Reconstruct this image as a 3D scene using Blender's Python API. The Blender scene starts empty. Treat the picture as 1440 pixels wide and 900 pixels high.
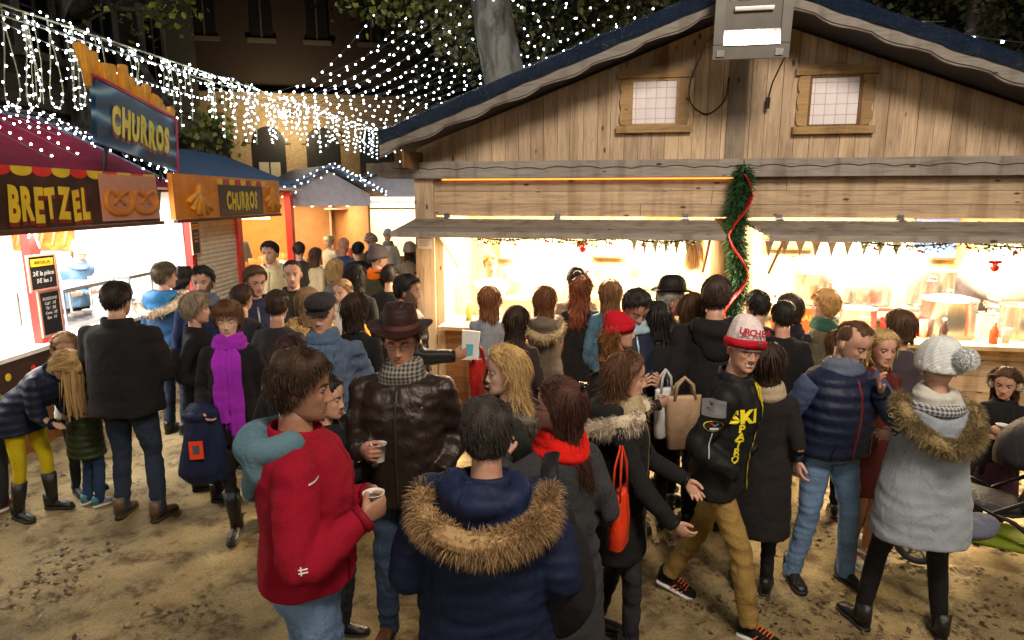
import bpy, math, random
import numpy as np
from mathutils import Vector, Matrix
from mathutils.bvhtree import BVHTree
PI = math.pi
R = math.radians
rng = np.random.default_rng(7)
random.seed(7)
scene = bpy.context.scene
COL = scene.collection
PITCH, FPX, CAMH = R(10.7), 900.0, 2.35

def ray(px, py):
    u = (px-720)/FPX; v = (450-py)/FPX
    return np.array((u, math.cos(PITCH)+v*math.sin(PITCH), v*math.cos(PITCH)-math.sin(PITCH)))
def at_z(px, py, z):            # the point of height z seen at a pixel of the photograph
    d = ray(px, py); t = (z-CAMH)/d[2]
    return np.array((d[0]*t, d[1]*t, z))
def at_y(px, py, y):
    d = ray(px, py); t = y/d[1]
    return np.array((d[0]*t, y, CAMH+d[2]*t))
def smooth(a, b, x):
    t = np.clip((x-a)/(b-a), 0, 1); return t*t*(3-2*t)

# ------------------------------------------------------------------ materials
MATS = {}
def hexc(h):
    h = h.lstrip('#'); c = [int(h[i:i+2], 16)/255 for i in (0, 2, 4)]
    return tuple((x/12.92 if x < .04045 else ((x+.055)/1.055)**2.4) for x in c)
class NT:
    def __init__(s, name):
        s.m = bpy.data.materials.new(name); s.m.use_nodes = True
        s.t = s.m.node_tree; s.t.nodes.clear()
        s.out = s.n('ShaderNodeOutputMaterial'); s.b = s.n('ShaderNodeBsdfPrincipled')
        s.l(s.b, 'BSDF', s.out, 'Surface')
    def n(s, k, **p):
        x = s.t.nodes.new(k)
        for a, v in p.items():
            if a.startswith('i_'):
                a = a[2:]
                x.inputs[int(a) if a.isdigit() else a.replace('_', ' ')].default_value = v
            else: setattr(x, a, v)
        return x
    def l(s, a, ao, b, bi): s.t.links.new(a.outputs[ao], b.inputs[bi])
    def ramp(s, src, so, stops):
        r = s.n('ShaderNodeValToRGB'); e = r.color_ramp.elements
        while len(e) < len(stops): e.new(.5)
        for i, (p, c) in enumerate(stops): e[i].position = p; e[i].color = (*c[:3], 1)
        s.l(src, so, r, 'Fac'); return r
    def coords(s, sc=(1, 1, 1), which='Object', rot=(0, 0, 0)):
        c = s.n('ShaderNodeTexCoord'); m = s.n('ShaderNodeMapping'); m.inputs['Scale'].default_value = sc; m.inputs['Rotation'].default_value = rot
        s.l(c, which, m, 'Vector'); return m
    def noise(s, m, scale, detail=4, rough=.55, dist=0):
        x = s.n('ShaderNodeTexNoise', i_Scale=scale, i_Detail=detail, i_Roughness=rough, i_Distortion=dist); s.l(m, 'Vector', x, 'Vector'); return x
    def bump(s, src, so, strength, dist=.01, prev=None):
        b = s.n('ShaderNodeBump', i_Strength=strength, i_Distance=dist); s.l(src, so, b, 'Height')
        if prev: s.l(prev, 'Normal', b, 'Normal')
        s.l(b, 'Normal', s.b, 'Normal'); return b
def mul(c, k): return tuple(min(1, x*k) for x in c[:3])

def plain(c, rough=.6, metal=0, name='paint', bump=0, bscale=60, var=.12, spec=.5):
    key = (name, tuple(round(x, 3) for x in c), rough, metal, bump, bscale, var)
    if key in MATS: return MATS[key]
    s = NT(name); m = s.coords(); nz = s.noise(m, 7, 5)
    r = s.ramp(nz, 'Fac', [(.3, mul(c, 1-var)), (.7, mul(c, 1+var))]); s.l(r, 'Color', s.b, 'Base Color')
    s.b.inputs['Roughness'].default_value = rough; s.b.inputs['Metallic'].default_value = metal
    s.b.inputs['Specular IOR Level'].default_value = spec
    if bump: s.bump(s.noise(m, bscale, 4), 'Fac', bump, .004)
    MATS[key] = s.m; return s.m
def emit(c, strength, name='lamp_glow'):
    key = ('emit', c, strength)
    if key in MATS: return MATS[key]
    s = NT(name); s.b.inputs['Base Color'].default_value = (*c, 1); s.b.inputs['Emission Color'].default_value = (*c, 1)
    s.b.inputs['Emission Strength'].default_value = strength
    try: s.m.cycles.emission_sampling = 'NONE'
    except Exception: pass
    MATS[key] = s.m; return s.m
def cloth(c, kind='wool'):
    key = ('cloth', tuple(round(x, 4) for x in c), kind)
    if key in MATS: return MATS[key]
    s = NT(kind+'_fabric'); m = s.coords(); b = s.b
    big = s.noise(m, 5, 3); fine = s.noise(m, 90, 5, .7)
    mixv = s.n('ShaderNodeMath', operation='ADD'); s.l(big, 'Fac', mixv, 0); s.l(fine, 'Fac', mixv, 1)
    v = {'wool': .16, 'denim': .3, 'leather': .25, 'puffer': .16, 'knit': .15, 'fleece': .22, 'smooth': .15, 'tweed': .5}.get(kind, .2)
    r = s.ramp(mixv, 'Value', [(.75, mul(c, 1-v)), (1.25, mul(c, 1+v))]); s.l(r, 'Color', b, 'Base Color')
    b.inputs['Roughness'].default_value = {'leather': .42, 'puffer': .55, 'smooth': .6}.get(kind, .9)
    b.inputs['Specular IOR Level'].default_value = {'leather': .55, 'puffer': .35}.get(kind, .2)
    if kind in ('wool', 'fleece', 'knit', 'tweed'):
        b.inputs['Sheen Weight'].default_value = .25; b.inputs['Sheen Roughness'].default_value = .6
        try: b.inputs['Sheen Tint'].default_value = (*mul(c, 2.5), 1)
        except Exception: pass
    # creases: stretched warped noise
    mm = s.coords((1, 1, .55)); cr = s.noise(mm, 9, 3, .5, 1.2)
    b1 = s.bump(cr, 'Fac', {'leather': .55, 'puffer': .3, 'denim': .55}.get(kind, .42), .035)
    rm = s.coords((1, 1, .6), rot=(.3, .2, .5)); rn = s.noise(rm, 5.5, 3, .5, .6); rn.noise_type = 'RIDGED_MULTIFRACTAL'; rn.normalize = True; b1 = s.bump(rn, 'Fac', {'leather': .5, 'denim': .5, 'smooth': .45, 'puffer': .2}.get(kind, .3), .03, b1)
    if kind == 'puffer':
        mz = s.coords(); w = s.n('ShaderNodeTexWave', wave_type='BANDS', bands_direction='Z', wave_profile='SIN', i_Scale=4.2, i_Distortion=.8); w.inputs['Detail Scale'].default_value = 1.2
        s.l(mz, 'Vector', w, 'Vector'); b2 = s.bump(w, 'Fac', .35, .02, b1)
        s.bump(s.noise(m, 30, 4, .6, .5), 'Fac', .35, .01, b2)
    elif kind == 'knit':
        w = s.n('ShaderNodeTexWave', wave_type='BANDS', bands_direction='Z', i_Scale=46, i_Distortion=2.5); s.l(m, 'Vector', w, 'Vector')
        s.bump(w, 'Fac', .45, .005, b1)
    elif kind == 'leather': s.bump(s.noise(m, 60, 6, .65, .8), 'Fac', .4, .006, b1)
    else: s.bump(fine, 'Fac', .55 if kind != 'smooth' else .2, .005, b1)
    MATS[key] = s.m; return s.m
def pattern(kind, c1, c2, c3=(0, 0, 0)):
    key = ('pat', kind, c1, c2)
    if key in MATS: return MATS[key]
    s = NT(kind+'_fabric'); b = s.b
    if kind == 'plaid':
        m = s.coords(); f = None
        for d, sc in (('X', 16), ('Z', 16), ('Z', 55)):
            w = s.n('ShaderNodeTexWave', wave_type='BANDS', bands_direction=d, i_Scale=sc, i_Distortion=1.); s.l(m, 'Vector', w, 'Vector')
            if f is None: f = (w, 'Fac')
            else:
                a = s.n('ShaderNodeMath', operation='ADD'); s.l(f[0], f[1], a, 0); s.l(w, 'Fac', a, 1); f = (a, 'Value')
        dv = s.n('ShaderNodeMath', operation='DIVIDE'); dv.inputs[1].default_value = 3; s.l(f[0], f[1], dv, 0)
        r = s.ramp(dv, 'Value', [(.4, c1), (.6, c2)])
    elif kind == 'nordic':
        m = s.coords((1, 1, 1)); v = s.n('ShaderNodeTexChecker', i_Scale=46); s.l(m, 'Vector', v, 'Vector')
        w = s.n('ShaderNodeTexWave', wave_type='BANDS', bands_direction='Z', i_Scale=9, i_Distortion=.3); s.l(m, 'Vector', w, 'Vector')
        a = s.n('ShaderNodeMath', operation='MULTIPLY'); s.l(v, 'Fac', a, 0); s.l(w, 'Fac', a, 1)
        r = s.ramp(a, 'Value', [(.35, c1), (.45, c2)])
    else:
        m = s.coords(); w = s.n('ShaderNodeTexNoise', i_Scale=38, i_Detail=1); s.l(m, 'Vector', w, 'Vector'); r = s.ramp(w, 'Fac', [(.5, c1), (.56, c2)])
    s.l(r, 'Color', b, 'Base Color'); b.inputs['Roughness'].default_value = .9
    s.bump(s.noise(m, 60, 4), 'Fac', .4, .006)
    MATS[key] = s.m; return s.m
def hairmat(c, rough=.6):
    key = ('hair', tuple(c))
    if key in MATS: return MATS[key]
    s = NT('hair'); g = s.n('ShaderNodeNewGeometry'); m = s.coords((1, 1, .25)); nz = s.noise(m, 90, 4)
    a = s.n('ShaderNodeMath', operation='ADD'); s.l(g, 'Random Per Island', a, 0); s.l(nz, 'Fac', a, 1)
    wd = .55 if rough < .65 else 1; r = s.ramp(a, 'Value', [(.3, mul(c, 1-.5*wd)), (.9, c), (1.4, mul(c, 1+.6*wd+.4*(rough > .65)))]); s.l(r, 'Color', s.b, 'Base Color')
    s.b.inputs['Roughness'].default_value = rough; s.b.inputs['Specular IOR Level'].default_value = .3
    s.bump(nz, 'Fac', .6, .008)
    MATS[key] = s.m; return s.m
def skinmat(c):
    key = ('skin', tuple(c))
    if key in MATS: return MATS[key]
    s = NT('skin'); m = s.coords(); nz = s.noise(m, 14, 4)
    r = s.ramp(nz, 'Fac', [(.32, (c[0]*.84, c[1]*.68, c[2]*.64)), (.52, c), (.72, (min(1, c[0]*1.06), c[1]*.98, c[2]*.96))]); s.l(r, 'Color', s.b, 'Base Color')
    s.b.inputs['Roughness'].default_value = .5; s.b.inputs['Subsurface Weight'].default_value = .12
    s.b.inputs['Subsurface Radius'].default_value = (.02, .008, .004); s.b.inputs['Subsurface Scale'].default_value = .5
    s.bump(s.noise(m, 120, 5, .7), 'Fac', .35, .003)
    MATS[key] = s.m; return s.m
def wood(c, grey, axis='x', rough=.75, k=1.0, name='wood'):
    key = ('wood', c, grey, axis)
    if key in MATS: return MATS[key]
    s = NT(name); g = s.n('ShaderNodeNewGeometry')
    sc = {'x': (.7, 9, 9), 'z': (9, 9, .7), 'y': (9, .7, 9)}[axis]
    m = s.coords(sc); c0 = s.n('ShaderNodeTexCoord')
    off = s.n('ShaderNodeVectorMath', operation='ADD'); sc2 = s.n('ShaderNodeMath', operation='MULTIPLY'); sc2.inputs[1].default_value = 37.
    s.l(g, 'Random Per Island', sc2, 0); s.l(m, 'Vector', off, 0); s.l(sc2, 'Value', off, 1)
    grain = s.n('ShaderNodeTexNoise', i_Scale=3.2, i_Detail=7, i_Roughness=.65, i_Distortion=1.3); s.l(off, 'Vector', grain, 'Vector')
    rg = s.ramp(grain, 'Fac', [(.3, mul(c, .6)), (.5, c), (.75, mul(c, 1.25))])
    # per board tone
    rb = s.ramp(g, 'Random Per Island', [(0, (.78, .75, .73)), (.5, (.95, .93, .9)), (1, (1.12, 1.08, 1.0))])
    mx = s.n('ShaderNodeMix', data_type='RGBA', blend_type='MULTIPLY'); mx.inputs[0].default_value = 1
    s.l(rg, 'Color', mx, 6); s.l(rb, 'Color', mx, 7)
    # weathering in broad patches
    mw = s.n('ShaderNodeTexNoise', i_Scale=1.1, i_Detail=5, i_Roughness=.6); s.l(c0, 'Object', mw, 'Vector')
    rw = s.ramp(mw, 'Fac', [(.42, (0, 0, 0)), (.66, (grey, grey, grey))])
    mx2 = s.n('ShaderNodeMix', data_type='RGBA'); s.l(rw, 'Color', mx2, 0); s.l(mx, 2, mx2, 6); mx2.inputs[7].default_value = (.17, .15, .125, 1)
    # knots
    kc = s.coords({'x': (1.7, 4.5, 4.5), 'z': (4.5, 4.5, 1.7), 'y': (4.5, 1.7, 4.5)}[axis]); of2 = s.n('ShaderNodeVectorMath', operation='ADD'); s.l(kc, 'Vector', of2, 0); s.l(sc2, 'Value', of2, 1)
    vo = s.n('ShaderNodeTexVoronoi', i_Scale=1.9); s.l(of2, 'Vector', vo, 'Vector')
    rk = s.ramp(vo, 'Distance', [(.07, (.20, .13, .07)), (.125, (1, 1, 1))])
    mx3 = s.n('ShaderNodeMix', data_type='RGBA', blend_type='MULTIPLY'); mx3.inputs[0].default_value = 1; s.l(mx2, 2, mx3, 6); s.l(rk, 'Color', mx3, 7)
    # dark run-off streaks
    st = s.n('ShaderNodeTexNoise', i_Scale=1.0, i_Detail=4); ms = s.coords((6, 6, .8)); s.l(ms, 'Vector', st, 'Vector')
    rs = s.ramp(st, 'Fac', [(.36, (.6, .55, .5)), (.5, (1, 1, 1))])
    mx4 = s.n('ShaderNodeMix', data_type='RGBA', blend_type='MULTIPLY'); mx4.inputs[0].default_value = .7; s.l(mx3, 2, mx4, 6); s.l(rs, 'Color', mx4, 7)
    s.l(mx4, 2, s.b, 'Base Color'); s.b.inputs['Roughness'].default_value = rough; s.b.inputs['Specular IOR Level'].default_value = .3
    s.bump(grain, 'Fac', .35, .006)
    MATS[key] = s.m; return s.m
def leafmat(c, c2, name='leaves', trans=.25):
    key = ('leaf', c, c2)
    if key in MATS: return MATS[key]
    s = NT(name); g = s.n('ShaderNodeNewGeometry'); r = s.ramp(g, 'Random Per Island', [(0, mul(c, .5)), (.45, c), (.8, c2), (1, mul(c2, 1.5))])
    s.l(r, 'Color', s.b, 'Base Color'); s.b.inputs['Roughness'].default_value = .6
    MATS[key] = s.m; return s.m

# ------------------------------------------------------------------ mesh building
def unit(v): v = np.asarray(v, float); n = np.linalg.norm(v, axis=-1, keepdims=True); return v/np.maximum(n, 1e-9)
class MB:
    def __init__(s): s.V = []; s.F = []; s.M = []; s.n = 0
    def add(s, v, f, mi=0):
        v = np.asarray(v, float).reshape(-1, 3); s.V.append(v); o = s.n
        s.F += [tuple(int(i)+o for i in q) for q in f]; s.M += [mi]*len(f) if np.isscalar(mi) else list(mi); s.n += len(v); return s
    def verts(s): return np.concatenate(s.V) if s.V else np.zeros((0, 3))
    def apply(s, fn): s.V = [fn(s.verts())] if s.V else []; return s
    def join(s, o, mi=None, fn=None):
        v = o.verts(); v = fn(v) if fn else v
        return s.add(v, o.F, o.M if mi is None else mi)
    def grid(s, G, mi=0, closed_u=True, cap=True, flip=False):   # G: rings x n x 3
        G = np.asarray(G); r, n = G.shape[:2]; f = []
        for i in range(r-1):
            for j in range(n if closed_u else n-1):
                a, b, c, d = i*n+j, i*n+(j+1) % n, (i+1)*n+(j+1) % n, (i+1)*n+j
                f.append((a, b, c, d) if not flip else (d, c, b, a))
        if cap and closed_u:
            a = tuple(range(n)); b = tuple(range((r-1)*n, r*n))
            f += [a[::-1], b] if not flip else [a, b[::-1]]
        return s.add(G.reshape(-1, 3), f, mi)
    def tube(s, pts, rad, n=12, mi=0, flat=(1, 1), up=(0, 0, 1), cap=True, closed=False):
        p = np.asarray(pts, float); k = len(p); rad = np.broadcast_to(np.asarray(rad, float), (k,))
        t = np.zeros_like(p)
        if closed: t = np.roll(p, -1, 0)-np.roll(p, 1, 0)
        else: t[1:-1] = p[2:]-p[:-2]; t[0] = p[1]-p[0]; t[-1] = p[-1]-p[-2]
        t = unit(t); u = np.array(up, float)
        if abs(np.dot(t[0], u)) > .95: u = np.array((0., 1, 0)) if abs(t[0][1]) < .9 else np.array((1., 0, 0))
        G = []; a = np.linspace(0, 2*PI, n, endpoint=False); prev = None
        for i in range(k):
            if prev is None: x = np.cross(t[i], u)
            else: x = prev-np.dot(prev, t[i])*t[i]
            x = unit(x); prev = x; y = np.cross(t[i], x)
            G.append(p[i]+rad[i]*(np.cos(a)[:, None]*x*flat[0]+np.sin(a)[:, None]*y*flat[1]))
        if closed: G.append(G[0]); cap = False
        return s.grid(np.array(G), mi, True, cap)
    def ell(s, c, r, nu=16, nv=10, mi=0, rot=None):
        th = np.linspace(0, PI, nv+1)[1:-1]; a = np.linspace(0, 2*PI, nu, endpoint=False)
        v = [(0, 0, -1)]+[(math.sin(t)*math.cos(x), math.sin(t)*math.sin(x), -math.cos(t)) for t in th for x in a]+[(0, 0, 1)]
        v = np.array(v)*np.array(r if not np.isscalar(r) else (r, r, r))
        if rot is not None: v = v@np.array(rot).T
        v = v+np.array(c); f = [(0, 1+(j+1) % nu, 1+j) for j in range(nu)]; m = len(th)
        for i in range(m-1):
            for j in range(nu):
                b = 1+i*nu; f.append((b+j, b+(j+1) % nu, b+nu+(j+1) % nu, b+nu+j))
        b = 1+(m-1)*nu; f += [(b+j, b+(j+1) % nu, len(v)-1) for j in range(nu)]
        return s.add(v, f, mi)
    def box(s, lo, hi, mi=0, fn=None):
        x0, y0, z0 = lo; x1, y1, z1 = hi
        v = np.array([(x0, y0, z0), (x1, y0, z0), (x1, y1, z0), (x0, y1, z0), (x0, y0, z1), (x1, y0, z1), (x1, y1, z1), (x0, y1, z1)], float)
        if fn: v = fn(v)
        return s.add(v, [(0, 3, 2, 1), (4, 5, 6, 7), (0, 1, 5, 4), (1, 2, 6, 5), (2, 3, 7, 6), (3, 0, 4, 7)], mi)
    def lathe(s, prof, n=24, mi=0, c=(0, 0, 0), cap=False):
        a = np.linspace(0, 2*PI, n, endpoint=False)
        return s.grid(np.array([np.stack([c[0]+r*np.cos(a), c[1]+r*np.sin(a), np.full(n, c[2]+z)], 1) for r, z in prof]), mi, True, cap)
    def prism(s, pts, y0, y1, mi=0, plane='xz'):
        n = len(pts); f = []
        if plane == 'xz': v = [(x, y0, z) for x, z in pts]+[(x, y1, z) for x, z in pts]
        elif plane == 'yz': v = [(y0, x, z) for x, z in pts]+[(y1, x, z) for x, z in pts]
        else: v = [(x, z, y0) for x, z in pts]+[(x, z, y1) for x, z in pts]
        f = [tuple(range(n)), tuple(range(2*n-1, n-1, -1))]+[(i, n+i, n+(i+1) % n, (i+1) % n) for i in range(n)]
        return s.add(v, f, mi)
    def mesh(s, name, mats, smooth=True, recalc=False):
        me = bpy.data.meshes.new(name); me.from_pydata(s.verts().tolist(), [], s.F)
        for m in (mats if isinstance(mats, (list, tuple)) else [mats]): me.materials.append(m)
        if len(me.materials) > 1: me.polygons.foreach_set('material_index', s.M)
        if smooth: me.polygons.foreach_set('use_smooth', [True]*len(me.polygons))
        me.update()
        if recalc:
            import bmesh
            b = bmesh.new(); b.from_mesh(me); bmesh.ops.recalc_face_normals(b, faces=b.faces); b.to_mesh(me); b.free()
        return me
    def build(s, name, mats, parent=None, smooth=False, loc=None, recalc=False):
        return link(name, s.mesh(name, mats, smooth, recalc), parent, loc)
def link(name, me, parent=None, loc=None):
    o = bpy.data.objects.new(name, me); COL.objects.link(o)
    if parent is not None: o.parent = parent
    if loc is not None: o.location = loc
    return o
def tag(o, label=None, cat=None, group=None, kind=None):
    for k, v in (('label', label), ('category', cat), ('group', group), ('kind', kind)):
        if v: o[k] = v
    return o
def empty(name, loc, rz=0, **k):
    o = bpy.data.objects.new(name, None); COL.objects.link(o); o.location = loc; o.rotation_euler.z = rz; o.empty_display_size = .1
    return tag(o, **k)
def remesh(mb, voxel, iters=3, fac=.5):
    me = mb.mesh('tmp', [], False); o = bpy.data.objects.new('tmp', me); COL.objects.link(o)
    r = o.modifiers.new('r', 'REMESH'); r.mode = 'VOXEL'; r.voxel_size = voxel
    if iters: sm = o.modifiers.new('s', 'SMOOTH'); sm.factor = fac; sm.iterations = iters
    dg = bpy.context.evaluated_depsgraph_get(); m2 = bpy.data.meshes.new_from_object(o.evaluated_get(dg))
    n = len(m2.vertices); V = np.empty(n*3); m2.vertices.foreach_get('co', V); N = np.empty(n*3); m2.vertices.foreach_get('normal', N)
    F = [tuple(p.vertices) for p in m2.polygons]
    bpy.data.objects.remove(o); bpy.data.meshes.remove(me); bpy.data.meshes.remove(m2)
    out = MB(); out.add(V.reshape(-1, 3), F); out.N = N.reshape(-1, 3); return out
def qnoise(P, freq, seed, n=9, stretch=(1, 1, 1)):
    g = np.random.default_rng(seed); k = unit(g.normal(size=(n, 3)))*freq*g.uniform(.6, 1.5, (n, 1))*np.array(stretch); ph = g.uniform(0, 6.28, n)
    return np.sin(P@k.T+ph).sum(1)/math.sqrt(n)
def spikes(P, D, L, W, bend=(0, 0, 0), mi=0, mb=None, segs=2):
    """thin tapered strips from points P along unit directions D"""
    mb = mb or MB(); n = len(P); g = rng; D = unit(D); S = unit(np.cross(D, g.normal(size=(n, 3)))); L = np.broadcast_to(L, (n,))[:, None]; W = np.broadcast_to(W, (n,))[:, None]
    bend = np.broadcast_to(np.asarray(bend, float), (n, 3)); rows = []
    for i in range(segs):
        t = i/segs; c = P+D*L*t+bend*L*t*t; w = W*(1-.55*t); rows += [c-S*w/2, c+S*w/2]
    rows.append(P+D*L+bend*L); k = 2*segs+1
    V = np.stack(rows, 1).reshape(-1, 3); F = []
    for j in range(n):
        o = j*k
        for i in range(segs-1): F.append((o+2*i, o+2*i+1, o+2*i+3, o+2*i+2))
        F.append((o+2*segs-2, o+2*segs-1, o+2*segs))
    mb.add(V, F, mi); return mb
_tc = {}
def text_mb(txt, size=1., bold=.0, shear=0., extrude=.0, space=1.0, align='CENTER'):
    key = (txt, size, bold, shear, extrude, space, align)
    if key not in _tc:
        cu = bpy.data.curves.new('t', 'FONT'); cu.body = txt; cu.size = size; cu.offset = bold; cu.shear = shear; cu.extrude = extrude
        cu.space_character = space; cu.align_x = align; cu.align_y = 'CENTER'; cu.resolution_u = 3
        o = bpy.data.objects.new('t', cu); COL.objects.link(o); dg = bpy.context.evaluated_depsgraph_get()
        me = bpy.data.meshes.new_from_object(o.evaluated_get(dg))
        V = np.empty(len(me.vertices)*3); me.vertices.foreach_get('co', V); _tc[key] = (V.reshape(-1, 3), [tuple(p.vertices) for p in me.polygons])
        bpy.data.objects.remove(o); bpy.data.curves.remove(cu); bpy.data.meshes.remove(me)
    v, f = _tc[key]; mb = MB(); mb.add(v.copy(), f); return mb
def frame_fn(o, x, y):
    """maps local (x, y, z) of a flat piece onto a plane with origin o, axes x, y and normal x cross y"""
    o = np.array(o, float); x = unit(x); y = unit(y); z = np.cross(x, y)
    return lambda v: o+v[:, :1]*x+v[:, 1:2]*y+v[:, 2:3]*z
# ------------------------------------------------------------------ people
SK = {'fair': (.58, .34, .25), 'pale': (.64, .42, .33), 'tan': (.42, .23, .15), 'olive': (.48, .28, .19), 'red': (.58, .29, .21)}
HC = {'black': (.012, .010, .009), 'dark': (.03, .017, .011), 'brown': (.07, .036, .018), 'chestnut': (.13, .05, .02), 'auburn': (.17, .065, .025),
      'blond': (.42, .28, .12), 'dirty': (.24, .15, .07), 'ginger': (.36, .15, .05), 'grey': (.24, .22, .2), 'salt': (.09, .08, .075)}
TZ = np.array([-.004, .0, .006, .014, .03, .05, .075, .10, .125, .15]); TW = np.array([.004, .018, .031, .042, .053, .060, .067, .072, .0755, .077])
TF = np.array([.055, .073, .080, .084, .086, .086, .086, .085, .086, .090]); TB = np.array([-.050, -.028, -.004, .015, .04, .062, .080, .093, .100, .102])
def head_surf(a, z, fem=False, off=0.0, wide=1.0):
    k = np.sqrt(np.clip(1-((z-.15)/.085)**2, 0, 1)); lo = z < .15
    w = np.where(lo, np.interp(z, TZ, TW), .077*k)*wide; f = np.where(lo, np.interp(z, TZ, TF), .090*k); b = np.where(lo, np.interp(z, TZ, TB), .102*k)
    if fem: w = w*np.interp(z, [0, .06, .1], [.86, .93, .97])
    yc = (b-f)/2; L = (b+f)/2; s, c = np.sin(a), np.cos(a)
    e = .9; P = np.stack([w*np.sign(s)*np.abs(s)**e, yc-L*np.sign(c)*np.abs(c)**e, z+0*a], -1)
    if np.any(off):
        n = unit(P-np.array((0, .008, .12))); P = P+n*np.asarray(off)[..., None]
    return P
def head_mb(fem=False, nose=1.0, wide=1.0, beard=0, smile=0, res=1, open_mouth=False):
    nt, nz = (60, 50) if res else (32, 26)
    t = np.linspace(0, 2*PI, nt, endpoint=False); a = t-.5*np.sin(t)
    z = np.concatenate([np.linspace(-.004, .15, int(nz*.72)), .15+.085*np.sin(np.linspace(0, PI/2, nz-int(nz*.72)+1)[1:])*.9995])
    A, Z = np.meshgrid(a, z); P = head_surf(A, Z, fem, wide=wide); X = P[..., 0]; ca = np.clip(np.cos(A), 0, 1)**.6; g = lambda x, s: np.exp(-(x/s)**2)
    ax = np.abs(X); am = np.interp(Z, [.060, .066, .073, .081, .095, .11, .126, .138], [0, .007, .021, .024, .017, .009, .004, 0])*nose
    sx = np.interp(Z, [.07, .1, .13], [.0115, .009, .011]); d = am*g(X, sx)+.008*nose*g(ax-.0135, .006)*g(Z-.073, .007)
    d += -.0125*g(ax-.031, .0165)*g(Z-.118, .011)+(.0035 if not fem else .001)*g(ax-.026, .022)*g(Z-.135, .007)
    d += .004*g(ax-.045, .014)*g(Z-.088, .016)*(1.5 if smile else 1)-.002*g(ax-.038, .012)*g(Z-.055, .014)
    zm = Z-.0465-(X**2)*(9 if smile else -1)
    wl = .024 if not smile else .030
    lipw = np.clip(1-(ax/wl)**2, 0, 1); d += (.0055*g(zm+.0065, .0052)+.0045*g(zm-.0055, .0045)-.005*g(zm, .0022))*lipw
    d += .005*g(X, .017)*g(Z-.012, .013)-.0025*g(X, .02)*g(Z-.030, .006)
    d += -.0015*g(X, .004)*g(Z-.061, .006)
    if beard in (1, 2): d += .004*smooth(.085, .05, Z)*(1-.8*lipw*g(zm, .009))
    P[..., 1] -= d*ca
    mb = MB(); mb.grid(P, 0, True, True)
    # regions
    n = nt; M = []
    Xf = X.ravel(); Zf = Z.ravel(); zmf = zm.ravel(); Yf = P[..., 1].ravel()
    for q in mb.F:
        if len(q) > 4: M.append(0); continue
        x = abs(Xf[list(q)].mean()); zz = Zf[list(q)].mean(); zq = zmf[list(q)].mean(); y = Yf[list(q)].mean(); m = 0
        front = y < -.045
        if front and x < wl*.97 and abs(zq) < .0095*(1-(x/wl)**2)**.5: m = 1
        if smile and m == 1 and abs(zq) < .0033 and x < wl*.75: m = 3
        if m == 0 and beard:
            top = .062 if x < .03 else .055+max(0, x-.03)*1.6
            if beard in (1, 3) and zz < top and y < .045 and not (x < .012 and .052 > zz > .06): m = 2
            if beard == 2 and front and x < .03 and .054 < zz < .066: m = 2
        M.append(m)
    mb.M = M
    for sgn in (-1, 1):                      # ears
        e = MB(); e.ell((0, 0, 0), (.007, .018, .030), 10, 8); e.ell((.006*sgn, -.002, .004), (.006, .013, .022), 8, 6); e.ell((.002*sgn, .004, -.02), (.006, .009, .010), 8, 5)
        w = .0745*wide*(.97 if fem else 1)
        mb.join(e, 0, lambda v: v@np.array(Matrix.Rotation(R(22*sgn), 3, 'Z')@Matrix.Rotation(R(-8), 3, 'X')).T+np.array((sgn*w, .012, .098)))
    return mb
def surf_y(x, z, fem=False, wide=1):
    a = np.linspace(0, PI/2, 60); P = head_surf(a, np.full(60, z), fem, wide=wide); return np.interp(x, P[:, 0], P[:, 1])
def eye_mb(skin=False):
    mb = MB(); n = 14; th = np.linspace(0, PI, 12)[0:]; rings = []
    for t in th[1:-1]: a = np.linspace(0, 2*PI, n, endpoint=False); rings.append(np.stack([np.sin(t)*np.cos(a), -np.cos(t)+0*a, np.sin(t)*np.sin(a)], 1))
    mb.grid(np.array(rings), 0, True, True, flip=True)
    mb.M = [0]*len(mb.F)
    for i, q in enumerate(mb.F):
        c = np.mean([mb.V[0][j] for j in q], 0)
        ang = math.acos(max(-1, min(1, -c[1]/max(1e-6, np.linalg.norm(c)))))
        mb.M[i] = 2 if ang < .22 else 1 if ang < .5 else 0
    return mb
HLA = np.array([0, 35, 62, 85, 100, 125, 180])*PI/180
def hairline(a, kind):
    a = np.abs((a+PI) % (2*PI)-PI)
    L = {'short': [.192, .190, .168, .118, .100, .070, .050], 'full': [.186, .180, .150, .100, .080, .050, .030], 'bald': [.232, .230, .215, .15, .105, .07, .05],
         'long': [.196, .186, .150, .090, .05, .02, .0], 'buzz': [.200, .198, .178, .125, .108, .075, .055]}[kind]
    return np.interp(a, HLA, L)
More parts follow.
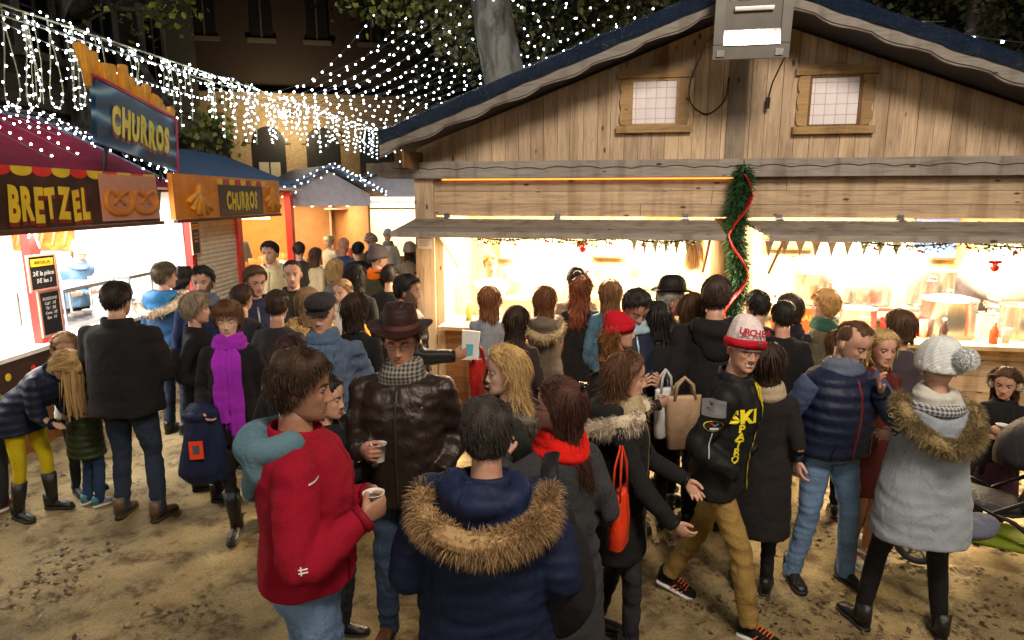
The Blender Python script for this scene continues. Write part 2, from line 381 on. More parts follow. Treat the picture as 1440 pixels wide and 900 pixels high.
def hair_mb(style, seed, res=1, fringe=False):
    """returns base shell + strand strips in head space"""
    g = np.random.default_rng(seed); mb = MB()
    kind = {'short': 'short', 'messy': 'full', 'curly': 'long', 'long': 'long', 'bob': 'long', 'bun': 'long', 'buzz': 'buzz', 'mohawk': 'buzz', 'bald': 'bald', 'pixie': 'full', 'wavy': 'long'}[style]
    T = {'short': .014, 'messy': .014, 'curly': .04, 'long': .013, 'bob': .015, 'bun': .013, 'buzz': .004, 'mohawk': .007, 'bald': .003, 'pixie': .020, 'wavy': .018}[style]
    na, nz = (48, 30) if res else (28, 18)
    a = np.linspace(0, 2*PI, na, endpoint=False); zt = np.concatenate([np.linspace(.0, .15, int(nz*.6)), .15+.085*np.sin(np.linspace(0, PI/2, nz-int(nz*.6)+1)[1:])*.9995]); A, Z = np.meshgrid(a, zt)
    hl = hairline(A, kind)+.004*np.sin(A*23+seed)+.003*np.sin(A*41)
    if fringe: hl = hl-.026*np.clip(np.cos(A), 0, 1)**2
    k = smooth(-.004, .022, Z-hl)
    if style == 'mohawk': k = k*smooth(1.0, .55, np.abs(np.sin(A))*np.clip((.26-Z)/.05, .3, 1.4)) if False else k*np.where(np.abs(head_surf(A, Z)[..., 0]) < .046, 1, .15)
    base = head_surf(A, Z); off = T*k*(1+.35*qnoise(base.reshape(-1, 3), 75, seed).reshape(A.shape)*(1.6 if style in ('messy', 'curly') else .9))-.003*(1-k)
    if style in ('curly',): off = off+.012*k*qnoise(base.reshape(-1, 3), 120, seed+1).reshape(A.shape)
    P = head_surf(A, Z, off=off); m = MB(); m.grid(P, 0, True, True)
    keep = (Z-hl).ravel() > -.012; F = [q for q in m.F if all(keep[list(q)])]; mb.add(m.V[0], F)
    # strands
    N = {'short': 3600, 'messy': 5200, 'curly': 5000, 'long': 3200, 'bob': 4200, 'bun': 1500, 'buzz': 0, 'mohawk': 500, 'bald': 0, 'pixie': 3600, 'wavy': 3600}[style]
    N = int(N*(1 if res == 2 else .4 if res == 1 else .16))
    if N:
        aa = g.uniform(0, 2*PI, N*2); zz = .15+.085*np.sin(g.uniform(-1.2, PI/2, N*2)); zz = np.where(g.random(N*2) < .35, g.uniform(.03, .2, N*2), zz)
        ok = zz > hairline(aa, kind)-(.020*np.clip(np.cos(aa), 0, 1)**2 if fringe else 0)+.004
        if style == 'mohawk': ok &= np.abs(head_surf(aa, zz)[:, 0]) < .046
        aa, zz = aa[ok][:N], zz[ok][:N]; b = head_surf(aa, zz, off=np.full(len(aa), T*.75)); n = unit(b-np.array((0, .008, .12)))
        down = np.array((0, -.15, -1.))-n*(n@np.array((0, -.15, -1.)))[:, None]; down = unit(down+n*.12)
        away = unit(b-np.array((.015, .05, .26))); fr_ = (smooth(-.1, .5, np.cos(aa))*(1 if style in ('long', 'bob', 'bun', 'wavy', 'curly') else 0))[:, None]; down = unit(down*(1-.97*fr_)+fr_*(np.stack([np.sign(b[:, 0]-.01)*.9, 1.3+0*aa, -.05+0*aa], 1))); away = away*(1-.9*fr_); down = unit(down-n*((down*n).sum(1))[:, None]*.8)
        d = unit(down+away*.6+g.normal(size=b.shape)*{'short': .35, 'messy': .5, 'curly': 1.3, 'wavy': .5, 'pixie': .4}.get(style, .14)+n*{'short': .15, 'messy': .28, 'mohawk': 1.6, 'curly': .9, 'pixie': .3}.get(style, .06))
        L = {'short': .028, 'messy': .036, 'curly': .04, 'long': .09, 'bob': .08, 'bun': .05, 'mohawk': .03, 'pixie': .05, 'wavy': .08}[style]
        spikes(b, d, L*g.uniform(.6, 1.2, len(b)), .0026 if res == 2 else .0065, -n*.45+np.array((0, 0, -.25)), mb=mb, segs=3)
    if style == 'bun':
        mb.ell((0, .115, .17), (.038, .034, .034), 14, 10)
    return mb
def curtain_mb(L, seed, res=1, wave=.0, rx=.088, ry=.092, gap=98, color_part=False, vol=.018, drop=None):
    """hair that hangs from the sides and back of the head by L metres below the crown line (head space)"""
    g = np.random.default_rng(seed+5); na, nz = (40, 26) if res else (24, 14); a = np.linspace(R(gap), 2*PI-R(gap), na); t = np.linspace(0, 1, nz); A, Tt = np.meshgrid(a, t)
    z0 = .165; zb = z0-L*(1-.10*np.abs(np.cos(A))*0); 
    def pos(A, Tt, o=0.):
        z = z0-Tt*L*(1+.06*np.sin(A*3+seed)); 
        w = np.interp(z, [z0-L, -.12, -.04, .03, .10, .17], [rx*.9, rx*.98, rx*.92, rx*.9, .088, .080])+o; bk = np.interp(z, [-.3, -.12, -.03, .05, .17], [ry+.045, ry+.03, ry-.008, ry+.0, .105])+o; fr = np.interp(z, [-.2, 0, .17], [.05, .055, .075])+o
        L_ = np.where(np.cos(A) > 0, fr, bk); x = w*np.sin(A); y = -L_*np.cos(A)
        wv = wave*np.sin(z*48+3*np.sin(A*4+seed))*np.clip(Tt*2, 0, 1); return np.stack([x*(1+wv*4)+wv*np.cos(9*A), y+wv*np.sin(7*A), z], -1)
    outer = pos(A, Tt, vol*.35+.006*np.sin(A*17+2*np.sin(Tt*5))); inner = pos(A, Tt, -.012)
    mb = MB(); G = np.concatenate([outer, inner[:, ::-1]], 1); mb.grid(G, 0, True, False, flip=False)
    nz_, nn = G.shape[:2]
    mb.F += [tuple(range((nz_-1)*nn, nz_*nn))]; mb.M.append(0)
    N = int((3800 if res == 2 else 800 if res == 1 else 200)*(L/.3)); aa = g.uniform(R(gap-6), 2*PI-R(gap-6), N); tt = g.random(N)**.8*.92; b = pos(aa, tt, vol*.4); b2 = pos(aa, np.minimum(tt+.22, 1.08), vol*.4)
    d = unit(b2-b+g.normal(size=b.shape)*.006*(1+wave*120)); spikes(b, d, L*.26*g.uniform(.7, 1.3, N), .0032 if res == 2 else .009, g.normal(size=b.shape)*(.03+wave*6), mb=mb, segs=3)
    return mb
_hand = {}
def hand_mb(pose='relax'):
    if pose in _hand: return _hand[pose]
    m = MB(); m.tube([(-.03, 0, 0), (0, 0, 0), (.03, .002, 0), (.065, 0, 0), (.092, -.002, -.001)], [.022, .022, .033, .036, .031], 14, flat=(1.12, .42), up=(0, 0, 1)); curl = {'relax': (22, 28, 18), 'grip': (52, 50, 32), 'flat': (6, 8, 5), 'fist': (80, 85, 50)}[pose]
    for k, (x, y, L, r, sp) in enumerate([(.088, .029, .070, .0088, 5), (.093, .009, .078, .0092, 1), (.090, -.011, .072, .0088, -3), (.080, -.030, .057, .0078, -8)]):
        p = np.array((x-.02, y, 0.)); pts = [p, np.array((x, y, 0.))]; ang = 0; q = pts[-1]
        for s, f in enumerate((.45, .3, .25)):
            ang += R(curl[s]+(k*3 if pose == 'relax' else 0)); d = np.array((math.cos(ang)*math.cos(R(sp)), math.sin(R(sp)), -math.sin(ang))); q = q+d*L*f*.5; pts.append(q); q = q+d*L*f*.5; pts.append(q)
        m.tube(pts, [r*1.1, r*1.05, r, r*1.04, r*.95, r*.97, r*.85, r*.62], 10)
    th = {'relax': [(.015, .02, -.004), (.035, .040, -.012), (.062, .052, -.020), (.085, .054, -.026), (.095, .053, -.028)],
          'grip': [(.015, .018, -.006), (.034, .036, -.022), (.052, .040, -.046), (.072, .036, -.066), (.082, .031, -.072)],
          'flat': [(.015, .02, -.003), (.035, .045, -.006), (.058, .062, -.008), (.08, .072, -.01), (.09, .076, -.01)],
          'fist': [(.015, .018, -.006), (.034, .036, -.02), (.055, .032, -.04), (.07, .018, -.05), (.078, .01, -.052)]}[pose]
    m.tube(th, [.017, .0145, .0115, .0105, .007], 10)
    _hand[pose] = remesh(m, .0042, 2); return _hand[pose]
def two_bone(S, W, L1, L2, hint):
    S, W, hint = map(lambda v: np.asarray(v, float), (S, W, hint)); d = W-S; D = np.linalg.norm(d)
    if D > (L1+L2)*.995: W = S+d/D*(L1+L2)*.995; d = W-S; D = np.linalg.norm(d)
    u = d/D; x = (L1*L1-L2*L2+D*D)/(2*D); h = math.sqrt(max(0, L1*L1-x*x)); n = hint-np.dot(hint, u)*u; n = unit(n); return S+u*x+n*h, W
def cup(loc, label, cat='cup', c=(.8, .78, .75), group=None, tilt=None, h=.085, r=.036, drink=True):
    m = MB(); m.lathe([(.0, 0), (r*.68, 0), (r*.7, .003), (r*.98, h*.97), (r*1.06, h*.975), (r*1.07, h), (r*.99, h), (r*.94, h*.93), (r*.68, .006), (0, .006)], 24)
    root = m.build('paper_cup', plain(c, .5, name='paper', var=.03), smooth=True, loc=loc); tag(root, label, cat, group)
    if tilt: root.rotation_euler = tilt
    if drink:
        d = MB(); d.lathe([(0, h*.8), (r*.9, h*.8)], 20); d.build('drink', plain((.06, .008, .01), .15, name='mulled_wine'), root)
    return root

TEXTB = {}
class Person: pass
def person(px, py, H, face, label, sex='m', skin='fair', hair=('short', 'dark'), head=(0, 6, 0), arms=('down', 'down'), jc=(.02, .02, .025), jk='wool', hem=.86, bulk=.014,
           tc=(.02, .022, .03), tk='denim', sc=(.012, .011, .011), legs=None, lean=0, res=1, pos=None, beard=0, smile=0, glasses=None, hs=1.05, nose=1.0, girth=1.0,
           hood=None, fur=None, scarf=None, hat=None, shoes='shoe', skirt=None, sleeve=None, zipc=None, collar=None, group=None, tights=None, tcuff=.0, cat='person', fringe=False, open_front=None, brow=None, drop_eyes=False, dz=0.):
    Q = Person(); s = H/1.75; seed = int(px*31+py) % 100000; g = np.random.default_rng(seed); fem = sex != 'm'
    if pos is None:
        p = at_z(px, py, H); pos = (p[0], p[1])
    head_yaw, head_pitch, head_roll = head; ln = R(lean)
    def bend(P):
        P = np.array(P, float); sh = P.shape; P = P.reshape(-1, 3); th = ln*smooth(.86, 1.22, P[:, 2]); dz_ = P[:, 2]-.93; c, si = np.cos(th), np.sin(th)
        up = P[:, 2] > .5; out = np.stack([P[:, 0], P[:, 1]*c-dz_*si*(dz_ > 0), np.where(dz_ > 0, .93+P[:, 1]*si+dz_*c, P[:, 2])], 1); return out.reshape(sh)
    hm = Matrix.Translation((0, .012, 1.50))@Matrix.Rotation(R(head_yaw), 4, 'Z')@Matrix.Rotation(R(head_pitch), 4, 'X')@Matrix.Rotation(R(head_roll), 4, 'Y')@Matrix.Scale(hs, 4)@Matrix.Translation((0, -.012, -.004))
    HM = np.array(hm); 
    def hx(v): v = np.asarray(v, float); return bend(v@HM[:3, :3].T+HM[:3, 3])
    Q.hx = hx; Q.bend = bend
    sw = (.188 if not fem else .160)*girth; ww = (.160 if not fem else .135)*girth; hw = (.170 if not fem else .175)*girth; dp = (.115 if not fem else .105)*girth
    # legs
    legs = legs or ((-.095, .0+g.uniform(-.03, .03), -8, 0), (.095, .0+g.uniform(-.03, .03), 8, 0))
    LG = []
    for i, L in enumerate(legs):
        sx = -1 if i == 0 else 1; hip = np.array((sx*.088, 0, .90)); ank = np.array((L[0], L[1], .085+L[3])); k, ank = two_bone(hip, ank, .413, .408, (sx*.08, -1, 0)); LG.append((hip, k, ank, L))
    # arms
    AR = []
    for i, A in enumerate(arms):
        sx = -1 if i == 0 else 1; S = np.array((sx*(sw-.012), .0, 1.358)); pose = 'relax'; show = True; C = None
        if A == 'down': A = dict(w=(sx*(sw+.05), -.03, .865))
        elif A == 'pocket': A = dict(w=(sx*(ww+.035), -.135, .985), hide=1)
        elif A == 'back': A = dict(w=(sx*.05, .19, .95), hide=1)
        elif A == 'fold': A = dict(w=(-sx*.06, -.24, 1.14), u=(-sx, -.1, .05), t=(0, -.1, 1))
        elif A == 'phone': A = dict(w=(sx*.08, -.27, 1.12), u=(-sx*.4, -.75, .45), t=(sx*.2, -.2, 1))
        elif A == 'cup': A = dict(cup=(sx*.10, -.30, 1.17))
        elif A == 'drink': A = dict(cup=(sx*.05, -.21, 1.46))
        A = dict(A)
        if 'cup' in A:
            C = np.array(A['cup'], float); u = unit(np.array(A.get('u', (-sx*.75, -.65, .1)))); t = unit(np.array(A.get('t', (0, 0, 1.)))); t = unit(t-np.dot(t, u)*u); A['g'] = 'grip'
        W = np.array(A['w'], float) if 'w' in A else None
        if C is not None:
            y = t*(1 if sx < 0 else -1); Rm = np.stack([u, y, np.cross(u, y)], 1); W = C-Rm@np.array((.078, .0, -.044))
        E, W = two_bone(S, W, .285, .255, A.get('hint', (sx*.3, .75, -.4)))
        if C is None:
            u = unit(np.array(A['u'])) if 'u' in A else unit(W-E); t = np.array(A.get('t', (sx*.1, -1., 0)), float); t = unit(t-np.dot(t, u)*u)
            y = t*(1 if sx < 0 else -1); Rm = np.stack([u, y, np.cross(u, y)], 1)
        AR.append((S, E, W, Rm, A, sx))
    Q.cups = [bend(np.array(A['cup'], float)) if 'cup' in A else None for (_, _, _, _, A, _) in AR]
    # ---- body
    body = MB(); beard = beard if beard > 0 else 0 if beard < 0 else (3 if not fem and hs < 1.15 else 0); hb = head_mb(fem, nose*(1 if not fem else .85), g.uniform(.96, 1.03), beard, smile, res > 0)
    body.join(hb, None, hx)
    nb = 0
    neck = MB(); neck.tube([(0, .012, 1.36), (0, .015, 1.44), (0, .012, 1.50), (0, .008, 1.55)], [.075, .060 if not fem else .05, .054 if not fem else .046, .054 if not fem else .046], 16)
    neck.tube([(0, 0, .85), (0, 0, 1.05), (0, 0, 1.25), (0, .01, 1.40)], [.11, .10, .115, .08], 12, flat=(1.15, .7))
    neck.apply(bend); body.join(neck, 0)
    for (hip, k, ank, L) in LG: body.tube([hip, k, ank, ank+np.array((0, -.03, -.04))], [.05, .035, .022, .02], 8, mi=0)
    for (S, E, W, Rm, A, sx) in AR:
        body.tube(bend([S, E, W if not A.get('hide') else E+(W-E)*.85]), [.045, .036, .024], 8, mi=0)
        if not A.get('hide') and res >= 0:
            hm_ = hand_mb(A.get('g', 'relax')); Bm = bend(np.array([W, W+Rm[:, 0]*.01, W+Rm[:, 1]*.01])); fx = unit(Bm[1]-Bm[0]); fy = unit(Bm[2]-Bm[0]); fz = np.cross(fx, fy)
            flip = np.array((1, 1 if sx < 0 else -1, 1)); hsz = .93 if not fem else .86
            v = hm_.verts()*hsz
            # local thumb side is +y for the right hand; the left hand is mirrored (its y axis already points away from the thumb)
            body.join(hm_, 0, lambda v_: (v_*hsz*flip)@np.stack([fx, fy, fz], 0)+Bm[0])
    hcol = HC[hair[1]] if isinstance(hair[1], str) else hair[1]
    bm_ = [skinmat(SK[skin]), plain(mul(SK[skin], .62)[:1]+tuple(np.array(SK[skin][1:])*.42), .45, name='lips'), plain(tuple(np.array(SK[skin])*.25+np.array(hcol)*.75), .8, name='beard', bump=.6, bscale=300) if beard != 3 else plain(tuple(np.array(SK[skin])*.80), .55, name='stubble', bump=.5, bscale=400), plain((.75, .72, .66), .3, name='teeth')]
    root = body.build('person', bm_, smooth=True); tag(root, label, cat, group); root.location = (pos[0], pos[1], dz); root.rotation_euler.z = R(face); root.scale = (s, s, s)
    Q.root = root
    P = lambda nm, mb, mt, sm=True, rc=False: mb.build(nm, mt, root, sm, recalc=rc)
    # ---- eyes, brows
    if res >= 1:
        e0 = eye_mb()
        for sx in (-1, 1):
            yy = surf_y(.031, .118, fem)+.0085; c = np.array((sx*.031, yy, .118)); e = MB(); e.join(e0, None, lambda v: hx(v*.0122+c)); eo = P('eye', e, [plain((.42, .39, .37), .2, name='eye_white', var=.02), plain((.05, .03, .02) if seed % 3 else (.06, .10, .13), .15, name='iris'), plain((.004, .004, .004), .1, name='pupil')])
            lid = MB(); th = np.linspace(R(14 if not drop_eyes else -25), R(100), 6); ph = np.linspace(-1.5, 1.5, 12); G = np.array([[(math.sin(p)*math.cos(t), -math.cos(p)*math.cos(t), math.sin(t)) for p in ph] for t in th])
            lid.grid(G, 0, False, False); th = np.linspace(R(-100), R(-26), 5); G = np.array([[(math.sin(p)*math.cos(t), -math.cos(p)*math.cos(t), math.sin(t)) for p in ph] for t in th]); lid.grid(G, 0, False, False)
            lid.apply(lambda v: hx(v*.0136+c)); P('eyelid', lid, skinmat(SK[skin]))
            lash = MB(); ph = np.linspace(-1.25, 1.25, 9); t = R(13 if not drop_eyes else -26); lash.tube([np.array((math.sin(p)*math.cos(t), -math.cos(p)*math.cos(t), math.sin(t)))*.0141 for p in ph], .0011, 5); lash.apply(lambda v: hx(v+c)); P('eyelash', lash, plain((.01, .008, .007), .6, name='lash'))
            bx = np.linspace(.014, .050, 7); bz = np.array([.1325, .136, .1385, .1395, .1385, .136, .132])-.001; b = MB(); pts = [(sx*x, surf_y(x, z, fem)-.0035, z) for x, z in zip(bx, bz)]
            b.tube(pts, [.0022, .0032, .0034, .0032, .0028, .0022, .001], 6, flat=(1, .8)); b.apply(hx); P('eyebrow', b, plain(mul(hcol, .8) if max(hcol) < .2 else mul(hcol, .45), .8, name='brow'))
    # ---- hair
    if hair[0] and not (hair[0] == 'bald' and not hat):
        st = hair[0]; mt = hairmat(hcol)
        under = hat and hat[0] in ('beanie', 'knit')
        h = MB()
        if not under: h = hair_mb(st, seed, res, fringe)
        elif st in ('short', 'messy', 'pixie', 'buzz'): h = hair_mb('buzz', seed, res)
        if len(hair) > 2: h.join(curtain_mb(hair[2], seed, res, wave=hair[3] if len(hair) > 3 else .0, rx=hair[4] if len(hair) > 4 else .088, vol=.014), 0)
        if h.n: h.apply(hx); P('hair', h, mt, res < 2)
    # ---- jacket
    j = MB(); n = 30; a = np.linspace(0, 2*PI, n, endpoint=False); top = 1.455
    zs = [top, 1.43, 1.40, 1.37, 1.32, 1.25, 1.16, 1.07, .98, .90, .84, .78, .70, .60, .50, .40, .30]; zs = [z for z in zs if z > hem+.015]+[hem]
    Wt = np.interp(zs, [.3, .6, .84, .95, 1.10, 1.28, 1.375, 1.42, 1.455], [hw+.035, hw+.025, hw+.01, hw, ww, sw-.032, sw-.042, sw*.66, .072]); Dt = np.interp(zs, [.3, .84, .95, 1.1, 1.3, 1.40, 1.445], [dp+.045, dp+.02, dp+.015, dp+(.0 if girth < 1.1 else .03), dp+.012, dp*.80, .072])
    yo = np.interp(zs, [.8, 1.1, 1.3, 1.45], [.01, -.005, -.008, .014])
    rings = []
    for z, w_, d_, y_ in zip(zs, Wt, Dt, yo):
        b_ = bulk*(1 if z < 1.42 else .4); ss = np.sin(a); cc = np.cos(a); rings.append(np.stack([(w_+b_)*np.sign(ss)*np.abs(ss)**.85, y_-(d_+b_)*np.sign(cc)*np.abs(cc)**.9, np.full(n, z)], 1))
    j.grid(np.array(rings[::-1]), 0)
    vest = sleeve == 'none'
    SL_ = []
    for (S, E, W, Rm, A, sx) in AR:
        tgt = j if sleeve is None else MB()
        if tgt is not j: SL_.append(tgt)
        Si = S*np.array((.55, 1, 1))+np.array((0, 0, .022)); rb = .052*(.93 if fem else 1)*(girth**.5)+bulk*.75
        if sleeve is None: j.ell(S, (rb*.98, rb*1.0, rb*.98), 14, 10)
        pts = [Si if sleeve is None else S*np.array((.93, 1, 1)), S+(E-S)*.12, S+(E-S)*.5, S+(E-S)*.86, E, E+(W-E)*.14, E+(W-E)*.5, E+(W-E)*.86, E+(W-E)*1.02]; dirE = unit(E-(S+W)/2) if np.linalg.norm(E-(S+W)/2) > .02 else np.zeros(3); pts[4] = pts[4]-dirE*.012
        tgt.tube(pts, np.array([rb*.95, rb, rb*.93, rb*.86, rb*.86, rb*.84, rb*.78, rb*.66, rb*.62])*(1 if sleeve is None else .93), 16)
    vox = {2: .0125, 1: .018, 0: .026}.get(res, .03)
    def finish(m, amp, quilt=False, iters=2):
        m = remesh(m, vox, iters); V = m.verts(); N = m.N
        cr = qnoise(V, 22, seed, stretch=(1, 1, 2.0)); cr2 = 1-2*np.abs(qnoise(V, 34, seed+3, stretch=(.9, .9, 1.7))); f = amp*(.5*cr+.55*cr2)
        if quilt: f = f*.5+.0065*(np.abs(np.sin(V[:, 2]*PI/.085+.4*qnoise(V, 6, 2)))**.55-.55)
        m.V = [bend(V+N*f[:, None])]; return m
    amp = {'leather': .007, 'puffer': .004, 'wool': .0045, 'fleece': .0045, 'denim': .0065, 'knit': .004, 'smooth': .006}.get(jk, .0055)
    if jk == 'none': J = None
    else:
        J = finish(j, amp, jk == 'puffer'); Q.jacket = P({'puffer': 'puffer_jacket', 'knit': 'sweater'}.get(jk, 'jacket' if hem > .7 else 'coat') if not vest else 'waistcoat', J, jc if not isinstance(jc, tuple) else cloth(jc, jk))
        Q.bvh = BVHTree.FromPolygons([tuple(v) for v in J.verts()], J.F)
    for sl in SL_: P('sleeve', finish(sl, amp), cloth(*sleeve) if isinstance(sleeve[0], tuple) else sleeve[0])
    def drape(pts, d=(0, -1, 0), off=.004):      # project points onto the jacket from outside
        out = []
        for p in pts:
            p = bend(np.array(p)); o = Vector(p)+Vector(d)*.6; hit = Q.bvh.ray_cast(o, -Vector(d))
            out.append(np.array(hit[0])+np.array(d)*off if hit[0] else p)
        return np.array(out)
    Q.drape = drape
    if J is not None and res >= 1:
        z1 = 1.40; zz = np.linspace(hem+.01, z1, 22)
        pts = drape([(0.0, 0, z) for z in zz], off=.001)
        if zipc is False: pass
        elif zipc is not None:
            m = MB(); m.tube(pts, .006, 6, flat=(1.4, .4)); P('zip', m, plain(zipc, .4, .4, name='zip'))
        else:
            m = MB(); m.tube(drape([(.012, 0, z) for z in zz], off=.0), .009, 6, flat=(2.6, .55)); P('placket', m, jc if not isinstance(jc, tuple) else cloth(mul(jc, .9), jk if jk != 'puffer' else 'smooth'))
        if collar is not False:
            m = MB(); cw = .085 if not fem else .075; aa = np.linspace(R(-158), R(158), 26)+PI/2*2
            hgt = collar or .055; G = []
            for k, (dz_, dr) in enumerate([(-.02, .012), (.0, .008), (hgt*.6, .004), (hgt, .008), (hgt*.9, .016), (hgt*.4, .020), (-.015, .024)]):
                G.append([( (cw+dr)*math.sin(q), .014-(cw*.92+dr)*math.cos(q)*.95, 1.425+dz_-.02*(math.cos(q) > .2)*max(0, math.cos(q))) for q in aa])
            m.grid(np.array(G), 0, False, False); m.apply(bend); P('collar', m, jc if not isinstance(jc, tuple) else cloth(mul(jc, 1.1), jk if jk != 'puffer' else 'smooth'))
        # cuffs & hem & pockets
        for (S, E, W, Rm, A, sx) in AR:
            if A.get('hide') or vest: continue
            rb = (.052*(.93 if fem else 1)*(girth**.5)+bulk*.75)*.64; m = MB(); m.tube(bend([E+(W-E)*.93, E+(W-E)*1.0, E+(W-E)*1.035]), [rb, rb*1.03, rb*.95], 16, cap=True); P('cuff', m, cloth(mul(jc, .8), 'smooth') if isinstance(jc, tuple) else jc)
        for sx in (-1, 1):
            if hem < .95 and not vest:
                m = MB(); pp = drape([(sx*(ww*.62+.02*t), 0, 1.02-.11*t) for t in np.linspace(0, 1, 7)], off=.002); m.tube(pp, .005, 6, flat=(1.5, .5)); P('pocket', m, cloth(mul(jc, .6), 'smooth') if isinstance(jc, tuple) else jc)
    # ---- trousers / tights
    t_ = MB(); lo = min(1.0, 1.0); n = 24; a = np.linspace(0, 2*PI, n, endpoint=False)
    zt = [1.01, .95, .90, .85]; t_.grid(np.array([np.stack([(np.interp(z, [.85, .95, 1.01], [hw-.01, hw-.008, ww+.004]))*np.sin(a), .008-(dp+.002)*np.cos(a), np.full(n, z)], 1) for z in zt[::-1]]), 0)
    slim = tights is not None or fem; th = (.083 if not fem else .080)*girth**.7; kn = .060 if not slim else .052; an = .052 if not slim else .040
    for (hip, k, ank, L) in LG:
        top_ = hip+np.array((0, .005, .02)); end = ank+np.array((0, .004, -.045+tcuff)) if shoes != 'boot' else ank+(k-ank)*.55; pts = [top_, hip+(k-hip)*.18, hip+(k-hip)*.55, hip+(k-hip)*.9, k, k+(end-k)*.2, k+(end-k)*.6, k+(end-k)*.9, end]
        t_.tube(pts, [th*.98, th, th*.86, kn*1.1, kn*1.05, kn*1.02, (kn+an)*.5+.003, an+.001, an+.003], 16)
    T_ = remesh(t_, vox, 2); V = T_.verts(); f = .0035*(1-2*np.abs(qnoise(V, 30, seed+9, stretch=(.8, .8, 2.2))))*smooth(.95, .6, V[:, 2])+.005*np.sin(V[:, 2]*75+5*qnoise(V, 14, seed))*np.clip(.5+.5*qnoise(V,9,seed+1),0,1)*smooth(.30, .12, V[:, 2]); T_.V = [V+T_.N*(f*(0.3 if tights else 1))[:, None]]
    P('tights' if tights else 'trousers', T_, cloth(tights or tc, 'smooth' if tights else tk))
    if skirt:
        m = MB(); n2 = 60; a2 = np.linspace(0, 2*PI, n2, endpoint=False); zz = [1.0, .9, .8, skirt[1]+.05, skirt[1]]; G = []
        for z in zz:
            fl = .02+.16*(1.0-z); G.append(np.stack([(hw+fl*.5+.012*np.sin(a2*12)*fl*5)*np.sin(a2), -(dp+fl*.6+.012*np.sin(a2*12)*fl*5)*np.cos(a2), np.full(n2, z)], 1))
        m.grid(np.array(G[::-1]), 0); P('skirt', m, skirt[0])
    # ---- shoes
    for (hip, k, ank, L) in LG:
        fx, fy, yaw, lift = L[:4]; m = MB(); sole = MB(); shaft = None
        prof = [(.072, .020, .065, .07), (.062, .029, .088, .09), (.03, .032, .10, .105), (-.02, .033, .095, .085), (-.07, .038, .078, .066), (-.115, .041, .064, .05), (-.148, .036, .054, .04), (-.168, .020, .038, .03)]
        G = []; S_ = []; an_ = np.linspace(0, 2*PI, 14, endpoint=False)
        for y, w_, h_, _ in prof: G.append(np.stack([w_*np.cos(an_), np.full(14, y), .018+(h_-.018)*(.5+.5*np.sin(an_))], 1)); S_.append(np.stack([(w_+.004)*np.cos(an_), np.full(14, y*1.02), .0+.024*(.5+.5*np.sign(np.sin(an_))*np.abs(np.sin(an_))**.4)], 1))
        m.grid(np.array(G), 0); sole.grid(np.array(S_), 0)
        hb_ = {'boot': .13, 'ankle': .16, 'sneaker': .11, 'shoe': .10}[shoes]
        m.tube([(0, .035, .05), (0, .038, .1), (0, .03, max(hb_, .11))], [.040, .038, .045 if shoes == 'boot' else .042], 14, flat=(1, 1.1))
        rt = np.array(Matrix.Rotation(R(yaw), 3, 'Z')); pitch = np.array(Matrix.Rotation(R(L[4] if len(L) > 4 else 0), 3, 'X'))
        tr = lambda v: (v@pitch.T)@rt.T+np.array((fx, fy-.035*0, lift))
        m.apply(tr); sole.apply(tr)
        if shoes == 'boot': m.tube([ank+np.array((0, .004, -.03)), ank+(k-ank)*.15, ank+(k-ank)*.4, ank+(k-ank)*.66], [.045, .044, .054, .060], 16)
        sho = P('boot' if shoes in ('boot', 'ankle') else 'shoe', m, cloth(sc, 'leather') if shoes != 'sneaker' else cloth(sc, 'knit'), True, True)
        sole.build('sole', plain((.7, .7, .68) if shoes == 'sneaker' else (.02, .018, .016), .7, name='sole'), sho, True, recalc=True)
        Q.shoe = sho
        if shoes in ('sneaker',) and res >= 1:
            lm = MB()
            for q in range(5): lm.tube([tr(np.array([(-.022, -.03-.018*q, .088-.006*q)]))[0], tr(np.array([(.022, -.036-.018*q, .089-.006*q)]))[0]], .004, 5)
            for q in range(3): lm.tube([tr(np.array([(sxx*.040, -.02-.03*q, .03)]))[0] for sxx in (1,)]+[tr(np.array([(.030, -.045-.03*q, .062)]))[0]], .004, 5)
            for q in range(3): lm.tube([tr(np.array([(-.040, -.02-.03*q, .03)]))[0], tr(np.array([(-.030, -.045-.03*q, .062)]))[0]], .004, 5)
            lm.build('lace', plain((.9, .16, .03), .5, name='lace'), sho)
    # ---- extras
    if hood:
        m = MB(); up = hood[2] if len(hood) > 2 else 0
        # collapsed hood lying behind the neck
        m.ell((0, .135, 1.375), (.150, .062, .115), 20, 14); m.tube([(.12*math.sin(q), .045-.105*math.cos(q)+.03, 1.435+.02*math.cos(q)) for q in np.linspace(R(40), R(320), 18)], [.03]+[.045]*16+[.03], 12)
        m.ell((0, .16, 1.30), (.105, .045, .085), 16, 10)
        h2 = remesh(m, vox, 4); V = h2.verts(); h2.V = [bend(V+h2.N*(.006*qnoise(V, 26, seed))[:, None])]; P('hood', h2, cloth(*hood[:2]))
    if fur:
        col, r_, nn = fur[:3]; nn = int(nn*(1.9 if res == 2 else 1)); rad = fur[3] if len(fur) > 3 else .17; q = np.linspace(R(fur[4] if len(fur) > 4 else 35), R(360-(fur[4] if len(fur) > 4 else 35)), 40)
        drop = fur[5] if len(fur) > 5 else 0; path = np.array([(rad*math.sin(x), .05-(.14+rad*.25)*math.cos(x), 1.40+.045*math.cos(x)-(drop+.01)*max(0, -math.cos(x))**1.0-.01) for x in q]); path = bend(path)
        m = MB(); m.tube(path, [r_*.55]+[r_*.8]*38+[r_*.55], 12)
        i = g.uniform(0, 39, nn); i0 = i.astype(int); f_ = (i-i0)[:, None]; b = path[i0]*(1-f_)+path[np.minimum(i0+1, 39)]*f_; nn = len(b); tg = unit(path[np.minimum(i0+1, 39)]-path[i0]+1e-6)
